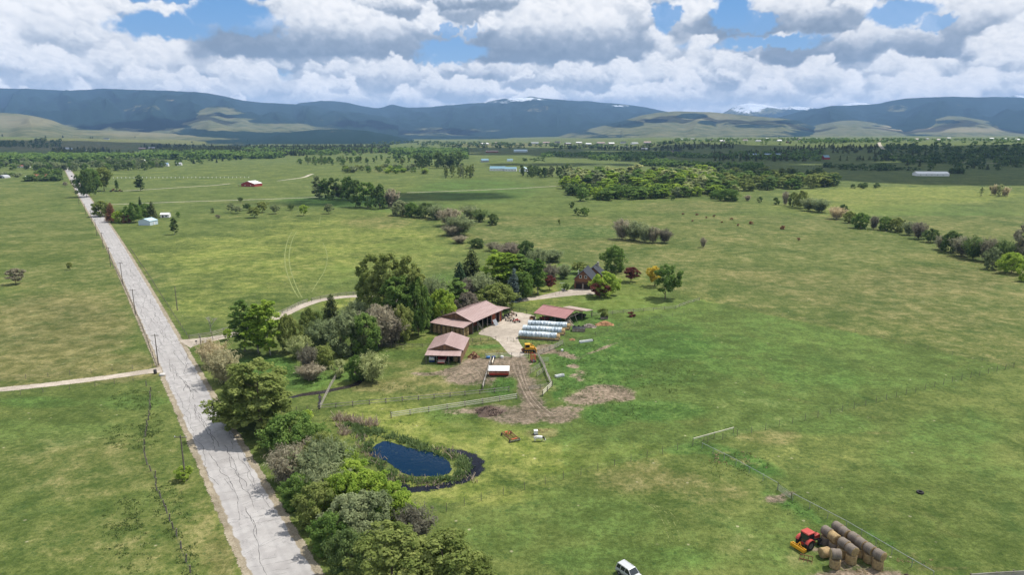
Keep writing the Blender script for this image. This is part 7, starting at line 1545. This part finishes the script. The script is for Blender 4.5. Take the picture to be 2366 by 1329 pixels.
# clothesline, mailbox, stones, white rail by the driveway
o = thing('clothesline_post', 'white T shaped clothesline post on the lawn left of the log house', 'clothesline', at(1298, 668), .3); mb = MB(); mb.tube((0, 0, -.1), (0, 0, 2.6), .06, .05, 8); mb.build('post', M_white, o); mb = MB(); mb.box((0, 0, 2.6), (2.4, .1, .1)); mb.build('crossarm', M_white, o)
o = thing('mailbox', 'small dark mailbox on a post at the driveway mouth', 'mailbox', at(454, 797), .6); mb = MB(); mb.box((0, 0, .5), (.1, .1, 1.1)); mb.build('post', M_post, o); mb = MB(); mb.prism([(-.3, 1.02), (.3, 1.02), (.3, 1.25), (.15, 1.34), (-.15, 1.34), (-.3, 1.25)], -.2, .2); mb.build('box', M_rub, o)
def rock(px, py, r, m_, label, seed, sq=(1.2, 1, .55)):
    o = MB(); o.ico((0, 0, 0), r, 2, sq, .12, random.Random(seed)); q = o.build('boulder', m_, None, True); q.location = tuple(at(px, py)+np.array([0, 0, r*.3])); tag(q, label, 'rock'); return q
M_rock = mat('pale_rock', (0.55, 0.53, 0.5), .9, .3, 2)
rock(375, 868, .75, M_rock, 'white boulder at the mouth of the left farm track', 1); rock(1302, 671, .8, M_rock, 'white boulder beside the house drive', 2)
# ------------------------------------------------------------ sprinkler line in the far meadow
o = thing('irrigation_wheel_line', 'long white wheeled sprinkler line crossing the far meadow', 'irrigation line', at(262, 412))
a, b = at(262, 412), at(575, 411); n = 34; mw = None; mb = MB(); mb.tube((0, 0, 1.0), tuple(b-a+np.array([0, 0, 1.0])), .08, .08, 5); mb.build('pipe', M_galv, o)
mb = MB(); mb.lathe([(.86, -.05), (1.0, -.06), (1.0, .06), (.86, .05), (.86, -.05)], (0, 0, 1.0), 'X', 14)
for q in range(4): an = q*math.pi/4; mb.beam((0, -.9*math.cos(an), 1-.9*math.sin(an)), (0, .9*math.cos(an), 1+.9*math.sin(an)), .05, .05)
mw = mb.mesh('wheel', M_white)
for k in range(n): q = bpy.data.objects.new('wheel', mw); link(q, o); q.location = tuple((b-a)*k/(n-1))
# old rusty machinery in the far meadow
machine(at(262, 443), .3, 'large rusty machine beside the far meadow track, left of two', M_rust, M_rust, 8, 2.0); machine(at(277, 443), .1, 'low rusty machine beside the far meadow track, right of two', M_rust, M_rust, 9, 1.5)
# ------------------------------------------------------------ animals (one skinned body each)
def skin_body(name, pts, edges, rad, mats, parent, colorfn=None, sub=2):
    me = bpy.data.meshes.new(name); me.from_pydata(pts, edges, []); o = bpy.data.objects.new(name, me); link(o, parent)
    for m_ in mats: me.materials.append(m_)
    sk = o.modifiers.new('skin', 'SKIN'); 
    for i, r in enumerate(rad): me.skin_vertices[0].data[i].radius = r if isinstance(r, tuple) else (r, r)
    me.skin_vertices[0].data[0].use_root = True
    sb = o.modifiers.new('sub', 'SUBSURF'); sb.levels = sub; sb.render_levels = sub; return o
def cow(loc, rz, label, coat, k=1.0, graze=True, cow_name='cow'):
    o = thing(cow_name, label, 'cow', loc, rz); hd = (1.5, 0, .45) if graze else (1.55, 0, 1.45)
    P_ = [(-.85, 0, 1.05), (-.4, 0, 1.02), (.15, 0, .98), (.65, 0, 1.02), (1.0, 0, 1.08), (1.28, 0, .82) if graze else (1.3, 0, 1.3), hd, (1.68, 0, .22) if graze else (1.85, 0, 1.32),
          (.68, .2, .75), (.70, .21, .42), (.70, .21, .04), (.68, -.2, .75), (.78, -.21, .42), (.80, -.21, .04),
          (-.78, .2, .78), (-.68, .22, .55), (-.88, .22, .36), (-.85, .22, .04), (-.78, -.2, .78), (-.62, -.22, .55), (-.80, -.22, .36), (-.76, -.22, .04),
          (-1.05, 0, 1.1), (-1.12, 0, .8), (-1.12, 0, .5)]
    E_ = [(0, 1), (1, 2), (2, 3), (3, 4), (4, 5), (5, 6), (6, 7), (3, 8), (8, 9), (9, 10), (3, 11), (11, 12), (12, 13), (0, 14), (14, 15), (15, 16), (16, 17), (0, 18), (18, 19), (19, 20), (20, 21), (0, 22), (22, 23), (23, 24)]
    R0 = [(.30, .33), (.34, .38), (.36, .40), (.33, .38), (.24, .28), (.16, .19), (.14, .15), (.09, .09), .14, .075, .06, .14, .075, .06, .16, .10, .065, .06, .16, .10, .065, .06, .05, .03, .05]
    b_ = skin_body('body', P_, E_, R0, [coat], o)
    for s in (-1, 1):
        mb = MB(); hx, hz = hd[0]-.08, hd[2]+.12; mb.slab([(hx, s*.1, hz), (hx-.1, s*.1, hz+.05), (hx-.14, s*.32, hz+.02), (hx-.02, s*.32, hz-.04)], .03); mb.build('ear', coat, o)
    o.scale = (k, k, k); return o
def piebald(name, a, b, sc_=1.4, th=.5):
    m_, t, o = new_mat(name); co = t.n('ShaderNodeTexCoord').outputs['Object']; x, y, z = t.sep(co); n = t.noise(co, sc_, 2, .4)
    k = t.ss(t.m('ADD', n, t.m('MULTIPLY', t.ss(x, .75, 1.0), t.ss(x, 1.55, 1.35, 0.0, .45))), th+.10, th+.14)
    b_ = t.n('ShaderNodeBsdfPrincipled', {'Base Color': t.mix(k, (*a, 1), (*b, 1)), 'Roughness': .8}); t.L.new(b_.outputs[0], o.inputs[0]); return m_
cow(at(1244, 1020), -.05, 'white cow with a black neck grazing on the straw patch', piebald('white_black_hide', (0.72, 0.69, 0.64), (0.03, 0.028, 0.027)), .95)
cow(at(2118, 1352), 2.9, 'dark brown cow at the bottom edge beside the pipe fence', mat('brown_hide', (0.055, 0.028, 0.020), .7, .2, 2), 1.0, False)
rs = random.Random(5)
cw = cow(at(1885, 383), .3, 'small dark cow grazing in the shaded far field', M_pipe, 1.0)
# far cows are a handful of tiny dark shapes
for i, (px, py) in enumerate([(1868,384),(1875,386),(1893,385),(1902,387),(1912,386),(1880,389),(1898,390)]): dup(cw, at(px, py), rs.uniform(0, 6.28), 'small dark cow grazing in the shaded far field', 'cows in the shaded far field')
cw['group'] = 'cows in the shaded far field'
# ------------------------------------------------------------ reeds round the pond, weeds and tussocks
def reeds(name, strips_, n, hm, leafm, seed, wdt=.085):
    rs = np.random.RandomState(seed); C = []
    tot = sum(len(s[0]) for s in strips_)
    for pts, hw_ in strips_:
        c = resamp(smooth(ats(pts), 2), .5); tg = np.gradient(c, axis=0); tg /= np.linalg.norm(tg, axis=1)[:, None]; nn = np.stack([tg[:, 1], -tg[:, 0]], 1)
        m_ = int(n*len(c)*hw_); i = rs.randint(0, len(c), m_); d = rs.normal(0, .5, m_).clip(-1.2, 1.2)*hw_; q = c[i]+nn[i]*d[:, None]+rs.normal(size=(m_, 2))*.25; C.append(q[vnoise(q[:, 0]/1.3+20, q[:, 1]/1.3+20, seed+3) > .33])
    C = np.concatenate(C); n_ = len(C); h_ = rs.uniform(*hm, n_)*(0.6+.8*vnoise(C[:, 0]/1.7+40, C[:, 1]/1.7+40, seed)); a = rs.uniform(0, 6.28, n_); lean = rs.normal(size=(n_, 2))*.5
    w_ = wdt*rs.uniform(.7, 1.6, n_); dx_, dy_ = np.cos(a)*w_, np.sin(a)*w_; z0 = np.zeros(n_)
    Q = np.stack([np.stack([C[:, 0]-dx_, C[:, 1]-dy_, z0], 1), np.stack([C[:, 0]+dx_, C[:, 1]+dy_, z0], 1), np.stack([C[:, 0]+dx_*.35+lean[:, 0]*h_, C[:, 1]+dy_*.35+lean[:, 1]*h_, h_], 1), np.stack([C[:, 0]-dx_*.35+lean[:, 0]*h_, C[:, 1]-dy_*.35+lean[:, 1]*h_, h_], 1)], 1)
    return struct(obj(name, quads(name, Q, rs.uniform(0, 1, n_), LM[leafm])), 'stuff')
LM['reed'] = leaf_mat('reed_green', (0.085, 0.140, 0.040), (0.250, 0.320, 0.140)); LM['deadreed'] = leaf_mat('dead_reed', (0.22, 0.17, 0.12), (0.50, 0.42, 0.33)); LM['weed'] = leaf_mat('weed_green', (0.055, 0.095, 0.028), (0.125, 0.175, 0.065)); LM['hayleaf'] = leaf_mat('dry_stalk', (0.20, 0.16, 0.08), (0.42, 0.34, 0.2))
reeds('cattail_reeds', [([(800,985),(850,992),(905,1012),(960,1028),(1010,1045),(1060,1060),(1080,1082),(1062,1104)], 1.5), ([(1060,1104),(1010,1114),(960,1116),(925,1110),(905,1098)], 1.3), ([(815,985),(835,1005),(850,1025),(848,1045)], 1.5), ([(862,1068),(885,1085),(910,1102)], 1.2)], 30, (.3, .85), 'reed', 1, .11)
reeds('cattail_reeds', [([(1040,1052),(1072,1072),(1076,1092),(1050,1108)], 1.3), ([(905,1012),(985,1037)], .9)], 14, (.3, .9), 'reed', 7, .11)
reeds('dead_reeds', [([(778,968),(800,972),(830,975),(870,985)], 1.6), ([(780,985),(800,1005)], 1.3)], 20, (.7, 1.5), 'deadreed', 2)
reeds('dead_reeds', [([(830,1010),(850,1040),(855,1058),(890,1082)], 1.5), ([(1010,1040),(1050,1058)], 1.6), ([(900,1106),(1000,1124),(1090,1108)], 1.6)], 5, (.4, 1.1), 'deadreed', 3)
def tufts(name, ell, dens, hm, leafm, seed, wdt=.16):
    rs = np.random.RandomState(seed); C = []
    for (px, py, rx, ry) in ell:
        c = at(px, py)[:2]; ax = at(px+rx, py)[:2]-c; ay = at(px, py-ry)[:2]-c; A_ = np.linalg.norm(ax)*np.linalg.norm(ay)*3.14; m_ = int(A_*dens); r = np.sqrt(rs.rand(m_)); th = rs.uniform(0, 6.28, m_)
        q = c+ax*(r*np.cos(th))[:, None]+ay*(r*np.sin(th))[:, None]; k = vnoise(q[:, 0]/1.4+30, q[:, 1]/1.4+30, seed) > .42; C.append(q[k])
    C = np.concatenate(C); C = np.repeat(C, 5, 0)+rs.normal(size=(len(C)*5, 2))*.22; n_ = len(C); h_ = rs.uniform(*hm, n_); a = rs.uniform(0, 6.28, n_); ln = rs.normal(size=(n_, 2))*.5; w_ = wdt*rs.uniform(.5, 1.2, n_)*.5; dx_, dy_ = np.cos(a)*w_, np.sin(a)*w_; z0 = np.zeros(n_)
    Q = np.stack([np.stack([C[:, 0]-dx_, C[:, 1]-dy_, z0], 1), np.stack([C[:, 0]+dx_, C[:, 1]+dy_, z0], 1), np.stack([C[:, 0]+dx_*.6+ln[:, 0]*h_, C[:, 1]+dy_*.6+ln[:, 1]*h_, h_], 1), np.stack([C[:, 0]-dx_*.6+ln[:, 0]*h_, C[:, 1]-dy_*.6+ln[:, 1]*h_, h_], 1)], 1)
    return struct(obj(name, quads(name, Q, rs.uniform(0, 1, n_), LM[leafm])), 'stuff')
tufts('weeds', [(310,925,60,22),(300,1010,75,30),(350,985,30,30),(400,1180,28,70),(430,1250,28,70),(440,1300,22,40),(300,1250,70,70),(290,1190,50,40),(360,1160,24,40)], 1.8, (.05, .24), 'weed', 1, .16)
tufts('weeds', [(1350,820,70,26),(1290,880,20,22),(1340,890,60,30),(1420,950,90,30),(1165,882,26,20),(1100,796,40,6),(1230,790,60,5),(1270,800,50,8),(600,850,60,30),(700,870,60,25),(880,985,120,12),(1060,962,60,12),(920,905,60,14),(1135,902,50,8),(1500,870,120,40),(1290,835,30,14),(1010,868,30,8),(1700,1075,80,30),(1850,1170,70,24),(2010,1260,50,18),(760,960,60,14)], 1.3, (.08, .28), 'weed', 2, .12)
tufts('straw_scatter', [(1255,1003,44,11),(1140,815,40,5),(1085,790,60,7),(1990,1322,60,8),(2110,1300,50,14),(1030,832,30,10),(1780,1080,12,3),(1260,1050,30,3),(905,1140,40,4),(1690,1060,60,16)], .8, (.06, .2), 'hayleaf', 3, .3)
# ------------------------------------------------------------ real clouds overhead (above and beside the framed view): they shade the fields
M_cloud = mat('cloud', (0.85, 0.87, 0.9), 1.0, .05, .002, spec=0.0)
def cloud(px, py, rx, ry, seed, n=60, alt=1850.0):
    g = at(px, py); c = np.array([g[0], g[1]])+SUND[:2]/SUND[2]*alt; rs = random.Random(seed); mb = MB()
    for i in range(n):
        u = math.sqrt(rs.random()); a = rs.uniform(0, 6.28); x, y = c[0]+rx*u*math.cos(a), c[1]+ry*u*math.sin(a); r = min(rx, ry)*rs.uniform(.16, .42)*(1.15-.6*u)
        mb.ico((x, y, alt+r*.35+rs.uniform(0, 60)), r, 2, (1.25, 1.1, .6), .10, rs)
    o = mb.build('cloud', M_cloud, None, True); return struct(o)
CLS = [(2100,392,330,330,1),(1750,362,420,380,2),(2330,350,380,420,3),(1500,352,500,450,4),(1010,452,110,50,5),(830,467,95,28,7),(300,338,520,500,8),(620,340,420,380,9),(1130,345,350,330,12),(60,346,350,350,13),(1300,380,200,70,14)]
for c in CLS: cloud(*c)
def cloud_w(x, y, rx, ry, seed, alt=2150.0):
    rs = random.Random(seed); mb = MB(); cx_, cy_ = x+SUND[0]/SUND[2]*alt, y+SUND[1]/SUND[2]*alt
    for i in range(60):
        u = math.sqrt(rs.random()); a = rs.uniform(0, 6.28); r = min(rx, ry)*rs.uniform(.16, .42)*(1.15-.6*u); mb.ico((cx_+rx*u*math.cos(a), cy_+ry*u*math.sin(a), alt+r*.35+rs.uniform(0, 60)), r, 2, (1.25, 1.1, .6), .10, rs)
    struct(mb.build('cloud', M_cloud, None, True))
for c in ((-3600, 6900, 900, 500, 31), (2600, 7300, 700, 420, 32), (4300, 7400, 620, 380, 33), (-1300, 8200, 900, 600, 34), (5200, 7600, 420, 260, 35), (1500, 7400, 500, 260, 36)): cloud_w(*c)
